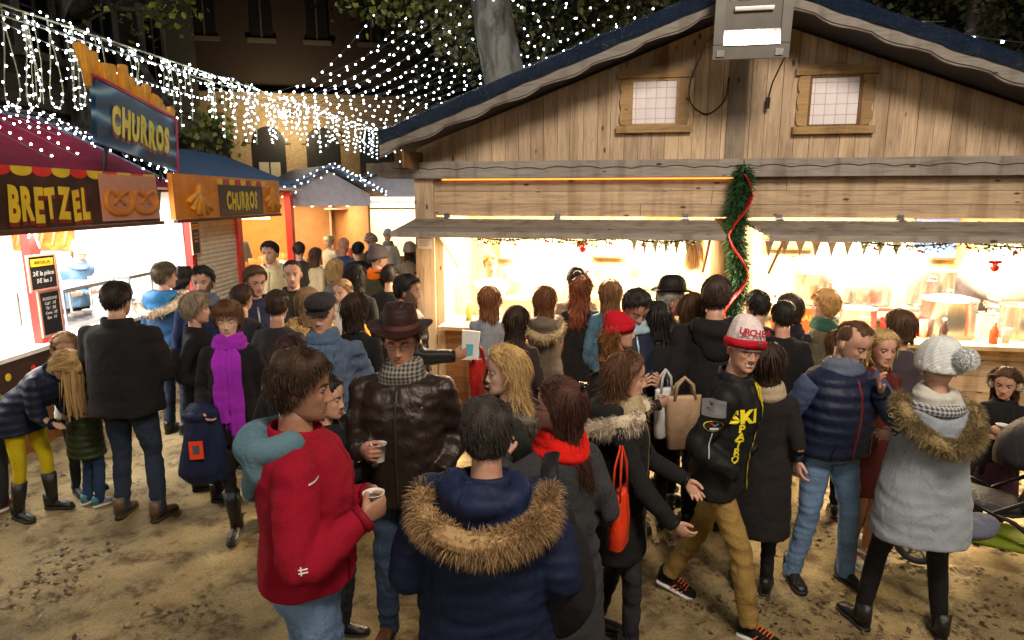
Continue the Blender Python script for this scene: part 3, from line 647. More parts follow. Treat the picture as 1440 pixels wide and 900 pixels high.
        d = g.normal(size=(nn, 3))*.8+np.stack([qnoise(b, 40, 60+q_) for q_ in range(3)], 1)*.8; d = unit(d-(d*tg).sum(1)[:, None]*tg); b = b+d*r_*.7; spikes(b, unit(d+tg*g.normal(size=(nn, 1))*.5+np.array((0, 0, -.25))), r_*g.uniform(.45, 1.1, nn), .0026 if res == 2 else .007, (0, 0, -.3), mb=m, segs=2)
        P('fur_trim', m, hairmat(col, .8), False)
    if scarf:
        col, kd = scarf[:2]; mt = cloth(col, kd) if isinstance(col, tuple) else col; m = MB()
        for k, (r0, z0, rr, tl) in enumerate([(.082, 1.455, .036, .0), (.092, 1.425, .038, .25), (.075, 1.485, .030, -.2)]):
            q = np.linspace(0, 2*PI, 28, endpoint=False); m.tube([(r0*math.sin(x), .006-r0*.98*math.cos(x), z0+.014*math.cos(x+tl)+.006*math.sin(3*x+k)) for x in q]+[(0, .006-r0*.98, z0+.014*math.cos(tl))], rr*(1+.12*math.sin(k*3)), 12, flat=(.9, 1))
        s2 = remesh(m, .012, 2); V = s2.verts(); s2.V = [bend(V+s2.N*(.005*qnoise(V, 60, seed, stretch=(.5, .5, 2)))[:, None])]; P('scarf', s2, mt)
        if len(scarf) > 2 and scarf[2]:
            L = scarf[2]
            for sx, LL in ((.035, L), (-.04, L*.85)):
                m = MB(); zz = np.linspace(1.42, 1.42-LL, 16); pts = drape([(sx*(1+.6*(1.42-z)), 0, z) for z in zz], off=.02)
                m.tube(pts, [.03]+[.045+.004*math.sin(i) for i in range(14)]+[.05], 12, flat=(1.25, .42)); m = remesh(m, .011, 1); V = m.verts(); m.V = [V+m.N*(.004*np.sin(V[:, :1]*160))]
                nf = 26; e = pts[-1]; b = e+np.stack([g.uniform(-.055, .055, nf), g.uniform(-.01, .01, nf), np.zeros(nf)], 1); spikes(b, np.tile((0, 0, -1.), (nf, 1)), .06, .006, mb=m)
                P('scarf_end', m, mt)
    if glasses:
        m = MB(); 
        for sx in (-1, 1):
            q = np.linspace(0, 2*PI, 20); y0 = surf_y(.031, .115)-.012; m.tube([(sx*.032+.0215*math.cos(x), y0+.004*abs(math.cos(x)), .1155+.0155*math.sin(x)) for x in q], .0014, 6)
            m.tube([(sx*.053, y0+.003, .119), (sx*.072, y0+.03, .119), (sx*.079, .0, .116)], .0013, 5)
        m.tube([(-.011, y0, .118), (0, y0-.003, .120), (.011, y0, .118)], .0013, 5); m.apply(hx); P('glasses', m, plain(glasses, .3, .3, name='glasses'))
    if hat:
        kind, c = hat[:2]; c2 = hat[2] if len(hat) > 2 else c; m = MB(); q = np.linspace(0, 2*PI, 40, endpoint=False)
        hup = {'fedora': .016, 'bowler': .02}.get(kind, 0)
        def hatx(m_, tilt=0, piv=(0, 0, .16)):
            rt = np.array(Matrix.Rotation(R(tilt), 3, 'X')); return m_.apply(lambda v: hx((v-np.array(piv))@rt.T+np.array(piv)+np.array((0, 0, hup))))
        if kind in ('fedora', 'bowler', 'widehat'):
            br = {'fedora': .065, 'bowler': .05, 'widehat': .07}[kind]; G = []; ht = .115 if kind != 'bowler' else .11
            rings = [(.0, 0), (.004, .0), (.05, -.003), (ht*.8, -.010), (ht, -.022), (ht+.002, -.05), (ht-.008, -.075)] if kind != 'bowler' else [(.0, 0), (.04, -.001), (.075, -.010), (.10, -.03), (.113, -.055), (.117, -.08)]
            for z, o in rings: G.append(np.stack([(.086+o)*np.sin(q), .006-(.105+o)*np.cos(q), .168+z+0*q-(.010*np.abs(np.cos(q))*(kind == 'fedora' and z > .09))], 1))
            if kind == 'fedora':
                for i in (4, 5, 6):
                    G[i][:, 0] *= 1-.25*smooth(0, 1, np.cos(q)); 
            m.grid(np.array(G), 0)
            bm2 = MB(); G = []
            for o, zc, th_ in ((-.002, 0, .004), (br*.5, -.004, .004), (br, .002, .004), (br+.004, .004, 0), (br, .002, -.003), (br*.5, -.006, -.003), (-.002, -.004, 0)):
                G.append(np.stack([(.086+o)*np.sin(q), .006-(.105+o)*np.cos(q), .170+zc+th_*.5+(.014*np.abs(np.sin(q))**3-.012*np.abs(np.cos(q))**3)*(o/br)+0*q], 1))
            bm2.grid(np.array(G), 0, cap=False); hatx(m, -5); hatx(bm2, -5); ho = P('hat', m, cloth(c, 'smooth'), True, True); bm2.build('brim', cloth(c, 'smooth'), ho, True, recalc=True)
            bd = MB(); bd.grid(np.array([np.stack([(.0885)*np.sin(q), .006-(.1075)*np.cos(q), np.full(40, z)], 1) for z in (.173, .196)]), 0, cap=False); hatx(bd, -5); bd.build('hat_band', cloth(c2, 'smooth'), ho, True)
        elif kind in ('beanie', 'knit'):
            big = .032 if kind == 'knit' else .010; A, Z = np.meshgrid(q, np.concatenate([np.linspace(.118, .15, 5), .15+.085*np.sin(np.linspace(0, PI/2, 12)[1:])*.9995])); 
            tallk = hat[3] if len(hat) > 3 and not isinstance(hat[3], str) else .0
            G = head_surf(A, Z, off=np.full(A.shape, big)*(1+.12*np.sin(A*26)*(1 if kind == 'knit' else .35))); G[..., 2] += (.012*smooth(.15, .235, Z)+(.014*np.cos(A)-.010)*smooth(.2, .118, Z))+tallk*smooth(.16, .235, Z); G[..., 1] += .03*smooth(.17, .235, Z)
            m.grid(G, 0); hatx(m); ho = P('hat', m, cloth(c, 'knit') if isinstance(c, tuple) else c)
            cf = MB(); G = []
            for z, o in ((.120, .004), (.118, .012), (.138, .017), (.160, .015), (.166, .004)):
                g_ = head_surf(q, np.full(40, min(z, .15)), off=np.full(40, big*.6+o*.8)); g_[:, 2] = z-.006+.022*np.cos(q); G.append(g_)
            cf.grid(np.array(G), 0, cap=False); hatx(cf); co = cf.build('hat_cuff', cloth(c2, 'knit') if isinstance(c2, tuple) else c2, ho, True); Q.cuff = co
            if 'pom' in hat:
                pm = MB(); pc = np.array((-.075, .125, .175)); d = unit(g.normal(size=(1400, 3))); pm.ell(pc, .050, 14, 10); spikes(pc+d*.042, d, .022, .006, mb=pm); pm.apply(hx); pm.build('pompom', cloth(c, 'wool'), ho)
        elif kind == 'flatcap':
            m.ell((0, -.008, .205), (.100, .128, .040), 24, 12); m.tube([(0, .07, .185), (0, .02, .188), (0, -.06, .18), (0, -.10, .172)], [.09, .098, .085, .05], 20, flat=(1, .4)); m = remesh(m, .011, 4); hatx(m, 6); ho = P('hat', m, cloth(c, 'tweed'))
            v_ = MB(); v_.grid(np.array([[(x*.075*(1 if k < 2 else .9), -.085-.055*math.sqrt(max(0, 1-x*x))*k/2, .178-.010*k-.012*x*x) for x in np.linspace(-1, 1, 13)] for k in (0, 1, 2)]), 0, False, False); hatx(v_, 6); v_.build('peak', cloth(mul(c, .8), 'tweed'), ho, True)
        elif kind == 'cap':
            A, Z = np.meshgrid(q, np.concatenate([np.linspace(.14, .15, 3), .15+.085*np.sin(np.linspace(0, PI/2, 10)[1:])*.9995])); m.grid(head_surf(A, Z, off=np.full(A.shape, .012)), 0); m.apply(hx); P('hat', m, cloth(c, 'smooth'))
        elif kind == 'muffs':
            m.tube([(.086*math.sin(x), .02, .10+.135*math.cos(x)*1.06) for x in np.linspace(-1.5, 1.5, 16)], .006, 6); 
            for sx in (-1, 1): m.ell((sx*.088, .015, .10), (.026, .042, .046), 14, 10); d = unit(g.normal(size=(400, 3))); spikes(np.array((sx*.088, .015, .10))+d*np.array((.024, .038, .042)), d, .016, .006, mb=m)
            m.apply(hx); P('earmuffs', m, cloth(c, 'wool'))
        elif kind == 'headband':
            m.tube([(.096*math.sin(x), .01, .10+.140*math.cos(x)*1.04) for x in np.linspace(-1.5, 1.5, 20)], .007, 8); m.apply(hx); P('headband', m, plain(c, .4))
    return Q
# ------------------------------------------------------------------ the crowd
def wpt(Q, p):      # local point of a person to the world
    o = Q.root; s = o.scale[0]; a = o.rotation_euler.z; x, y, z = np.array(p)*s; return (o.location[0]+x*math.cos(a)-y*math.sin(a), o.location[1]+x*math.sin(a)+y*math.cos(a), o.location[2]+z)
def give_cup(Q, i, label, c=(.8, .78, .76), tilt=None, h=.088, drink=True, group='paper cups in hands'):
    p = wpt(Q, Q.cups[i]); return cup((p[0], p[1], p[2]-h*.55), label, 'cup', c, group, tilt, h, .037, drink)
def decal(Q, mb, c, yaw, mt, name, off=.0035, par=None, pitch=0):
    d = np.array((math.sin(R(yaw)), -math.cos(R(yaw)), 0)); X = np.array((math.cos(R(yaw)), math.sin(R(yaw)), 0)); U = np.array((0, 0, 1.)); c = np.array(c, float); out = MB(); V = mb.verts(); W = []
    for v in V:
        p = c+X*v[0]+U*v[1]; o = Vector(p+d*.5); hit = Q.bvh.ray_cast(o, Vector(-d)); W.append(np.array(hit[0])+d*(off+v[2]) if hit[0] and (Vector(hit[0])-Vector(p)).length < .4 else p)
    out.add(np.array(W), mb.F, mb.M); return out.build(name, mt, par or Q.root)
def sub_rect(w, h, nx=8, ny=8, x0=0, y0=0, skew=0):
    m = MB(); m.grid(np.array([[(x0-w/2+w*i/nx+skew*(j/ny-.5), y0-h/2+h*j/ny, 0) for i in range(nx+1)] for j in range(ny+1)]), 0, False, False); return m
NAVY = (.012, .018, .045); BLK = (.011, .011, .012); DEN = (.10, .17, .29); DDEN = (.022, .032, .055)
# --- foreground group
P1 = person(414, 487, 1.84, 102, 'man in red fleece jacket with pale blue hood and jeans, in profile with a cup', skin='tan', hair=('messy', (.035, .02, .012)), head=(-4, 6, 0), arms=(dict(cup=(-.12, -.24, 1.22), u=(.62, -.75, .1)), dict(w=(.06, -.22, 1.16), u=(-.8, -.5, .1), t=(0, -.2, 1))), jc=(.25, .005, .02), jk='fleece', hem=.93, bulk=.03, tc=(.13, .21, .36), res=2, hood=((.09, .17, .22), 'fleece'), girth=1.08, beard=0, nose=1.15, hs=1.01, collar=.06, shoes='shoe')
give_cup(P1, 0, 'white paper cup held by the man in the red fleece')
m = sub_rect(.028, .004, 4, 2, 0, .004); m.join(sub_rect(.028, .004, 4, 2, 0, -.005), 0); m.join(sub_rect(.004, .024, 2, 4, -.006), 0); decal(P1, m, (-.22, .0, 1.13), -78, plain((.75, .72, .72), .6, name='embroidery'), 'flag_patch'); m = sub_rect(.055, .006, 4, 2); decal(P1, m, (-.18, -.04, 1.36), -60, plain((.7, .68, .68), .6, name='embroidery'), 'shoulder_mark')
P2 = person(563, 438, 1.80, -4, 'man in brown felt hat, glasses and black leather jacket with checked scarf', skin='red', hair=('short', 'brown'), head=(4, 9, 0), arms=(dict(cup=(-.05, -.29, 1.15)), 'pocket'), jc=(.020, .012, .010), jk='leather', hem=.80, bulk=.026, tc=(.035, .055, .10), res=2, hat=('fedora', (.028, .012, .010), (.12, .05, .045)), scarf=(pattern('plaid', (.26, .25, .22), (.025, .025, .028)), 'wool'), glasses=(.15, .12, .1), shoes='ankle', sc=(.11, .045, .018), girth=1.12, hs=1.02, nose=1.1, legs=((-.11, -.02, -6, 0), (.10, .02, 10, 0)), zipc=(.05, .045, .04), drop_eyes=True)
give_cup(P2, 0, 'white paper cup held at chest height by the man in the brown hat')
for sx in (-1, 1): decal(P2, sub_rect(.10, .006, 8, 1, 0, 0), (sx*.09, 0, 1.25), sx*12, cloth((.012, .008, .007), 'leather'), 'pocket_seam', .004); decal(P2, sub_rect(.006, .16, 1, 8), (sx*.055, 0, 1.32), sx*8, cloth((.012, .008, .007), 'leather'), 'lapel_seam', .004)
m = MB(); m.ell((0, 0, 0), (.007, .007, .003), 8, 5); decal(P2, m, (.085, 0, 1.31), 15, STEEL0 if 'STEEL0' in globals() else plain((.5, .48, .45), .3, .8, name='stud'), 'stud', .005)
P3 = person(684, 557, 1.69, 176, 'person from behind in navy parka with wide brown fur edged hood', hair=('messy', (.040, .034, .030)), head=(4, 8, 0), arms=('pocket', 'pocket'), jc=(.010, .016, .045), jk='smooth', hem=.62, bulk=.045, tc=BLK, res=2, hood=((.010, .018, .055), 'smooth'), girth=1.20, hs=1.00, fur=((.24, .155, .075), .050, 7500, .225, 80, .015))
P4 = person(712, 485, 1.66, -76, 'blond woman in dark coat with fur collar looking to the left', 'f', 'pale', ('wavy', (.46, .31, .13), .30, .012), head=(0, 2, 0), arms=('pocket', 'pocket'), jc=(.022, .026, .022), jk='wool', hem=.6, tc=BLK, res=2, fur=((.09, .075, .06), .035, 2500, .14, 20), hs=1.01, smile=0)
P5 = person(790, 527, 1.66, -148, 'dark haired woman in charcoal coat and red scarf drinking from a cup', 'f', 'fair', ('bob', (.050, .020, .014), .36), head=(38, 2, 0), arms=('pocket', dict(cup=(.16, -.17, 1.43), u=(-.2, -.6, .75), t=(-.3, -.2, .8))), jc=(.030, .031, .035), jk='tweed', hem=.42, bulk=.02, tc=BLK, res=2, scarf=((.62, .012, .008), 'wool'), glasses=(.02, .015, .015), hs=1.01)
give_cup(P5, 1, 'white paper cup tipped at the mouth of the woman in the red scarf', tilt=(R(-18), R(-22), 0))
m = MB(); m.tube([(-.065, .075, .205), (-.03, .11, .213), (.0, .115, .214), (.03, .11, .213)], .012, 8, flat=(1, .6)); m.apply(P5.hx); m.build('hair_clip', plain((.012, .01, .01), .25, name='clip'), P5.root, True)
m = MB(); q = np.linspace(0, 2*PI, 16); m.tube([(.080+0*x, .014+.009*math.cos(x), .055+.009*math.sin(x)) for x in q], .002, 5); m.apply(P5.hx); m.build('earring', plain((.8, .75, .65), .2, .9, name='silver'), P5.root, True)
def tote(px, py, d, w, h, col, label, yaw, strap=.35, name='tote_bag', thick=.07):
    p = at_y(px, py, d); r = empty(name, (p[0], p[1], p[2]), R(yaw), label=label, cat='bag'); m = MB(); G = []
    for z, a, b in ((-h, .78, .9), (-h*.97, .82, 1.0), (-h*.5, .92, 1.), (-.02, 1, .55), (0, 1, .5)):
        q = np.linspace(0, 2*PI, 24, endpoint=False); G.append(np.stack([w/2*a*np.sign(np.cos(q))*np.abs(np.cos(q))**.5, thick*b*.5*np.sign(np.sin(q))*np.abs(np.sin(q))**.7, np.full(24, z)], 1))
    m.grid(np.array(G), 0); m.build('bag_body', cloth(col, 'leather'), r, True); 
    for sg in (-1, 1): m = MB(); m.tube([(-w*.3, sg*thick*.25, -.03), (-w*.22, sg*thick*.2, strap*.6), (0, sg*.005, strap), (w*.22, sg*thick*.2, strap*.6), (w*.3, sg*thick*.25, -.03)], .008, 6, flat=(1.5, .5)); m.build('handle', cloth(mul(col, .8), 'leather'), r, True)
    return r
tote(872, 690, 2.62, .17, .26, (.75, .045, .01), 'bright orange-red tote hanging beside the charcoal coat', 62, .20)
# black shawl bag on the parka
p = at_y(792, 735, 2.05); r = empty('shoulder_bag', tuple(p), R(-10), label='black cloth shoulder bag slung over the right side of the navy parka', cat='bag'); m = MB(); m.ell((0, 0, -.22), (.115, .085, .24), 18, 14); m.ell((-.01, .0, -.05), (.06, .05, .13), 14, 10); m = remesh(m, .014, 2); V = m.verts(); m.V = [V+m.N*(.010*(1-2*np.abs(qnoise(V, 18, 4, stretch=(1.4, 1.4, .35)))))[:, None]]; m.build('bag_body', cloth((.013, .013, .016), 'wool'), r, True); m = MB(); m.tube([(-.02, .0, -.02), (-.045, .02, .08), (-.06, .08, .16), (-.06, .17, .18)], .020, 8, flat=(1.6, .5)); m.build('strap', cloth((.013, .013, .016), 'smooth'), r, True)
P6 = person(880, 494, 1.62, 72, 'smiling woman with curly brown hair in black parka with grey fur hood walking right', 'f', 'fair', ('wavy', (.10, .048, .024), .32, .03), head=(8, 4, 0), arms=(dict(w=(-.23, -.30, .93), u=(.1, -.75, -.6)), dict(w=(.16, -.34, 1.0), u=(-.1, -.6, -.75))), jc=BLK, jk='wool', hem=.62, bulk=.025, tc=(.025, .025, .035), res=2, fur=((.36, .31, .24), .050, 4200, .17, 30, .02), hood=((.014, .014, .015), 'wool'), hs=1.02, smile=1, legs=((-.10, -.10, -6, 0), (.10, .14, 6, .0)), zipc=(.33, .26, .14), shoes='ankle', scarf=((.33, .26, .15), 'smooth'))
decal(P6, sub_rect(.05, .22, 4, 12, 0, 0, -.03), (.045, 0, 1.27), 12, cloth((.28, .015, .02), 'smooth'), 'inner_top', .010)
P7 = person(1045, 457, 1.75, 56, 'grinning man in red and white ski hat, glasses and black ski jacket with yellow trim', skin='fair', hair=('short', 'dark'), head=(-46, 2, 0), arms=('pocket', 'pocket'), jc=(.011, .011, .012), jk='smooth', hem=.80, girth=.90, bulk=.028, tc=(.27, .175, .055), tk='denim', res=2, hat=('beanie', (.72, .62, .63), (.48, .012, .03), .02), glasses=(.05, .02, .03), smile=1, beard=-1, legs=((-.04, -.24, -4, 0), (.15, .30, 6, .015, 14)), shoes='sneaker', sc=(.012, .012, .013), zipc=False, hs=1.02, tcuff=.02, pos=(1.12, 3.26), lean=8)
YEL = plain((.82, .70, .02), .6, name='yellow_print'); GRY = plain((.16, .16, .18), .5, name='grey_panel')
decal(P7, sub_rect(.045, .60, 4, 40), (.020, 0, 1.12), 4, YEL, 'yellow_trim', .005); decal(P7, sub_rect(.05, .16, 4, 10, 0, 0, .05), (.045, 0, 1.40), 4, YEL, 'yellow_lining', .010)
decal(P7, text_mb('SKI', .095, .005, 0, 0, 1.1), (-.092, 0, 1.27), -15, YEL, 'lettering', .006)
for k, ch in enumerate('PATROL'): decal(P7, text_mb(ch, .058, .0022), (-.10, 0, 1.21-.043*k), -16, YEL, 'letter', .006)
decal(P7, sub_rect(.10, .085, 8, 6), (-.205, .0, 1.325), -52, GRY, 'shoulder_panel', .006)
q = np.linspace(0, 2*PI, 24, endpoint=False); m = MB(); m.add(np.stack([.048*np.cos(q), .030*np.sin(q), 0*q], 1), [tuple(range(24))]); decal(P7, m, (-.205, .0, 1.235), -52, YEL, 'badge', .006); m = MB(); m.add(np.stack([.045*np.cos(q), .027*np.sin(q), 0*q], 1), [tuple(range(24))]); b_ = decal(P7, m, (-.205, .0, 1.235), -52, plain(BLK, .6, name='badge_black'), 'badge_field', .009)
m = MB(); m.add(np.array([(-.022, .018, 0), (0, -.004, 0), (.022, .018, 0), (.012, .02, 0), (0, .010, 0), (-.012, .02, 0)]), [(0, 1, 4, 5), (1, 2, 3, 4)]); m.M = [0, 1]; decal(P7, m, (-.205, 0, 1.235), -52, [plain((.6, .05, .03), .5, name='badge_red'), plain((.05, .2, .55), .5, name='badge_blue')], 'badge_emblem', .012); decal(P7, sub_rect(.044, .012, 4, 2, 0, -.012), (-.205, 0, 1.235), -52, plain((.6, .6, .62), .5, name='badge_white'), 'badge_text', .012)
m = MB(); pts = P7.drape([(-.26-.0*t, .0, 1.20-.13*t) for t in np.linspace(0, 1, 8)], (-.72, -.69, 0), .005); m.tube(pts, .003, 5); m.build('reflective_piping', plain((.55, .57, .6), .3, name='piping'), P7.root)
tx = 'URCHEVEL'; m = MB()
for k, ch in enumerate(tx):
    a = R(-52+15*k); P_ = head_surf(np.array([a]), np.array([.15]), off=np.array([.016]))[0]; n_ = np.array((math.sin(a), -math.cos(a), .25)); n_ = unit(n_); X_ = np.array((math.cos(a), math.sin(a), 0)); fn = frame_fn(P_+np.array((0, 0, .058+.006*math.cos(a)))-n_*.002+n_*.004, X_, np.cross(n_, X_)); t_ = text_mb(ch, .042, .002); t_.apply(fn); m.join(t_, 0)
m.apply(P7.hx); m.build('hat_lettering', plain((.45, .012, .05), .6, name='red_knit'), P7.root)
m = MB(); m.ell((0, 0, 0), (.011, .004, .011), 10, 6); P_ = head_surf(np.array([0.0]), np.array([.15]), off=np.array([.035]))[0]; m.apply(lambda v: P7.hx(v+P_+np.array((0, .0, .012)))); m.build('hat_button', plain((.08, .10, .10), .4, name='button'), P7.root, True)
P8 = person(1186, 443, 1.69, 14, 'man with mohawk haircut in navy quilted body warmer over blue sweater, hand at his chin', skin='fair', hair=('mohawk', 'brown'), head=(14, 20, 0), arms=('down', dict(w=(.09, -.21, 1.35), u=(-.35, -.05, .9), t=(-.6, -.6, .3), hint=(.7, .1, -.8))), jc=(.009, .014, .040), jk='puffer', hem=.90, bulk=.035, tc=(.12, .20, .34), res=2, sleeve=((.05, .075, .15), 'knit'), scarf=((.10, .13, .19), 'smooth'), girth=1.18, hs=1.04, smile=1, shoes='ankle', sc=BLK, legs=((-.17, .04, -12, 0), (.16, -.06, 10, 0)), zipc=(.22, .03, .03), lean=4, drop_eyes=True)
m = MB(); m.tube([(0, 0, 0), (0, .001, 0)], .02, 12); 
P9 = person(1325, 492, 1.66, 172, 'woman from behind in long pale grey waistcoat with fur collar and white bobble hat', 'f', 'fair', ('bun', 'dirty'), pos=(2.12, 3.08), head=(-10, 6, 0), arms=('fold', 'fold'), jc=(.27, .31, .37), jk='wool', hem=.66, bulk=.03, tights=(.012, .012, .014), tk='denim', res=2, sleeve=(pattern('nordic', (.025, .022, .03), (.50, .46, .42)),), hat=('knit', (.60, .64, .66), (.60, .64, .66), 'pom'), fur=((.15, .115, .055), .046, 6500, .165, 48, .08), scarf=((.48, .47, .44), 'wool'), legs=((-.22, -.08, -10, 0), (.20, -.12, 18, 0)), shoes='ankle', sc=BLK, girth=1.12, hs=1.02)
m = MB(); q = np.linspace(R(200), R(340), 20); m.tube([(.115*math.cos(x), -.03-.145*math.sin(x)*1.0, 1.405) for x in q], .042, 12, flat=(1, .8)); m.build('checked_shawl', pattern('plaid', (.42, .42, .42), (.04, .04, .06)), P9.root, True)
P10 = person(1418, 520, 1.22, -22, 'child with fluffy earmuffs and black coat holding a paper cup at the photo edge', 'f', 'fair', ('long', 'brown', .26), head=(-20, 14, 0), arms=(dict(cup=(-.06, -.27, 1.22)), 'fold'), jc=BLK, jk='wool', hem=.52, hat=('muffs', (.5, .4, .3)), tights=(.02, .012, .02), skirt=(pattern('plaid', (.12, .03, .12), (.02, .015, .04)), .46), shoes='ankle', hs=1.24, res=1)
give_cup(P10, 0, 'white paper cup held by the child with earmuffs')
# --- left side
P11 = person(160, 393, 1.80, 178, 'man from behind in black coat and dark jeans at the pretzel stall', hair=('short', (.018, .014, .011)), arms=('cup', 'cup'), jc=(.013, .012, .013), jk='wool', hem=.82, bulk=.03, tc=DDEN, shoes='ankle', sc=(.10, .06, .035), girth=1.22, res=1, hs=1.00, legs=((-.14, .0, -8, 0), (.16, -.04, 6, 0)), collar=.07)
P12 = person(60, 500, 1.50, 84, 'girl with long blond hair and yellow tights bending over beside the counter', 'f', 'pale', ('long', (.40, .26, .11)), pos=(-3.62, 4.50), lean=44, head=(0, 30, 0), arms=(dict(w=(-.12, -.42, .98), u=(0, -1, -.3)), dict(w=(.12, -.42, .98), u=(0, -1, -.3))), jc=(.008, .014, .035), jk='puffer', hem=.78, bulk=.035, tights=(.50, .40, .01), shoes='boot', sc=(.010, .012, .010), hs=1.12, res=1, legs=((-.10, .05, -14, 0), (.12, -.08, 10, 0)))
hc = P12.hx(np.array([(0, .02, .17)]))[0]; m = MB()
for k in range(9):
    a = -1.2+k*.3; o = hc+np.array((.06*math.sin(a*1.3), .02-.05*math.cos(k*2.1), -.02)); m.tube([o, o+np.array((.02*math.sin(a), -.02, -.14)), o+np.array((.03*math.sin(a), -.01, -.30)), o+np.array((.02*math.sin(a), 0, -.46-.03*math.sin(k*2)))], [.026, .024, .018, .008], 8, flat=(1, .7))
nn = 900; b = hc+np.stack([rng.normal(0, .038, nn), rng.normal(0, .035, nn), rng.uniform(-.30, .02, nn)], 1); spikes(b, np.tile((0, 0, -1.), (nn, 1))+rng.normal(0, .08, (nn, 3)), .20, .008, mb=m, segs=3); m.build('hair_fall', hairmat((.40, .26, .11)), P12.root)
person(92, 468, 1.32, 60, 'small child with light brown hair between the bending girl and the counter', 'f', 'fair', ('long', 'dirty', .2), head=(-30, 22, 0), jc=(.5, .5, .5), hs=1.2, res=1, arms=('fold', 'fold'))
person(132, 530, 1.18, 150, 'child in dark green quilted coat half hidden by the black coat', 'm', 'fair', ('short', 'brown'), pos=(-3.27, 4.66), jc=(.022, .032, .012), jk='puffer', hem=.62, bulk=.03, hs=1.22, res=1, tc=(.02, .04, .09), arms=('fold', 'fold'), shoes='sneaker', sc=(.1, .25, .35), head=(20, 30, 0))
person(12, 330, 1.80, 160, 'vendor in light blue shirt working behind the pretzel counter near the red post', pos=(-5.45, 6.35), dz=.22, jc=(.05, .13, .20), jk='smooth', hem=.9, hair=('short', 'brown'), arms=('fold', 'cup'), res=0)
person(118, 335, 1.72, 60, 'stooping vendor in pale blue top and apron inside the white lit pretzel stall', 'f', 'fair', ('bun', 'dirty'), pos=(-5.4, 7.8), dz=.2, jc=(.09, .17, .26), jk='smooth', hem=.85, lean=22, arms=('fold', 'fold'), res=0, hat=('cap', (.7, .72, .75)), scarf=((.18, .28, .6), 'smooth'))
person(228, 368, 1.75, 172, 'person from behind in blue parka with pale fur edged hood at the pretzel stall', hair=('messy', (.10, .075, .05)), jc=(.02, .075, .19), jk='smooth', hem=.75, bulk=.035, hood=((.03, .17, .42), 'smooth'), fur=((.40, .33, .25), .045, 1300, .20, 32, .06), res=1, head=(-35, 4, 0), arms=('cup', 'cup'), tc=DDEN)
person(253, 378, 1.62, 150, 'dark curly head glimpsed between the blue parka and the bearded man', 'f', hair=('curly', 'black'), jc=BLK, res=0)
person(284, 372, 1.80, 22, 'bearded young man in navy coat facing us by the white shutter', skin='fair', hair=('short', 'black'), beard=1, jc=(.018, .028, .085), jk='wool', hem=.7, res=1, head=(-14, 6, 0), arms=('down', 'pocket'), scarf=((.10, .14, .2), 'smooth'), hs=1.02)
person(272, 410, 1.66, 100, 'grey haired woman in black coat with her back half turned', 'f', 'fair', ('pixie', (.20, .16, .11)), jc=BLK, jk='wool', hem=.80, res=1, head=(10, 4, 0), arms=('pocket', 'cup'), tc=BLK, shoes='ankle', hs=1.02, legs=((-.13, -.10, -8, 0), (.13, .12, 6, 0)))
P13 = person(318, 422, 1.68, 12, 'woman in black coat with long bright purple scarf and brown short hair', 'f', 'pale', ('pixie', (.09, .040, .02)), head=(4, 6, 0), arms=(dict(w=(-.17, -.20, 1.02), u=(.5, -.5, -.6)), 'down'), jc=(.012, .011, .012), jk='wool', hem=.72, bulk=.024, scarf=((.30, .022, .42), 'wool', .62), tc=(.02, .02, .022), shoes='boot', sc=BLK, res=2, hs=1.04, fringe=True, drop_eyes=True, legs=((-.04, -.08, -4, 0), (.12, .14, 8, 0)))
p = wpt(P13, (-.20, -.20, 1.02)); r = empty('folded_coat', p, R(12), label='navy anorak with orange label draped over the arm of the purple scarf woman', cat='coat'); m = MB(); m.ell((0, 0, -.02), (.12, .085, .06), 16, 10); m.tube([(0, -.01, 0), (-.01, -.02, -.2), (-.02, -.01, -.42), (0, 0, -.52)], [.09, .085, .11, .05], 18, flat=(1.1, .55)); m.tube([(.08, -.01, 0), (.11, -.01, -.25), (.10, -.0, -.50)], [.05, .05, .04], 12, flat=(1, .6)); m = remesh(m, .013, 2); V = m.verts(); m.V = [V+m.N*(.017*(1-2*np.abs(qnoise(V, 22, 5, stretch=(1.3, 1.3, .4)))))[:, None]]; m.build('coat_body', cloth((.012, .018, .05), 'smooth'), r, True)
m = MB(); m.box((-.045, -.105, -.30), (.04, -.095, -.18)); m.build('orange_label', plain((.85, .06, .015), .5, name='orange_patch'), r); m = MB(); m.box((-.022, -.108, -.265), (.018, -.1052, -.205)); m.build('label_mark', plain((.08, .09, .12), .5, name='mark'), r)
person(355, 371, 1.80, 30, 'young man with glasses in plain navy hooded top', skin='fair', hair=('short', 'brown'), jc=(.020, .024, .055), jk='fleece', hem=.85, hood=((.016, .018, .04), 'fleece'), glasses=(.2, .2, .2), res=1, head=(14, 12, 0), girth=1.1, hs=1.02, zipc=(.2, .2, .22), arms=('pocket', 'pocket'))
person(410, 363, 1.80, 8, 'man with buzz cut in dark olive jacket in the crowd', skin='fair', hair=('buzz', 'dark'), jc=(.028, .028, .018), jk='wool', res=1, hem=.8, head=(6, 6, 0), hs=1.02, girth=1.1, arms=('pocket', 'pocket'))
person(379, 337, 1.88, -6, 'tall dark haired young man in cream hooded top in the crowd', skin='fair', hair=('short', 'black'), jc=(.50, .42, .25), jk='fleece', hem=.85, hood=((.50, .42, .25), 'fleece'), res=1, arms=('pocket', 'pocket'), hs=1.00)
P14 = person(452, 412, 1.74, 6, 'older man with moustache in dark flat cap, blue scarf and denim blue jacket', skin='fair', hair=('bald', 'grey'), beard=2, head=(-6, 8, 0), jc=(.075, .11, .18), jk='denim', hem=.82, hat=('flatcap', (.030, .026, .028)), scarf=((.07, .12, .20), 'wool', .2), res=2, arms=('pocket', 'pocket'), girth=1.12, hs=1.04, bulk=.025, tc=(.09, .14, .25), drop_eyes=True)
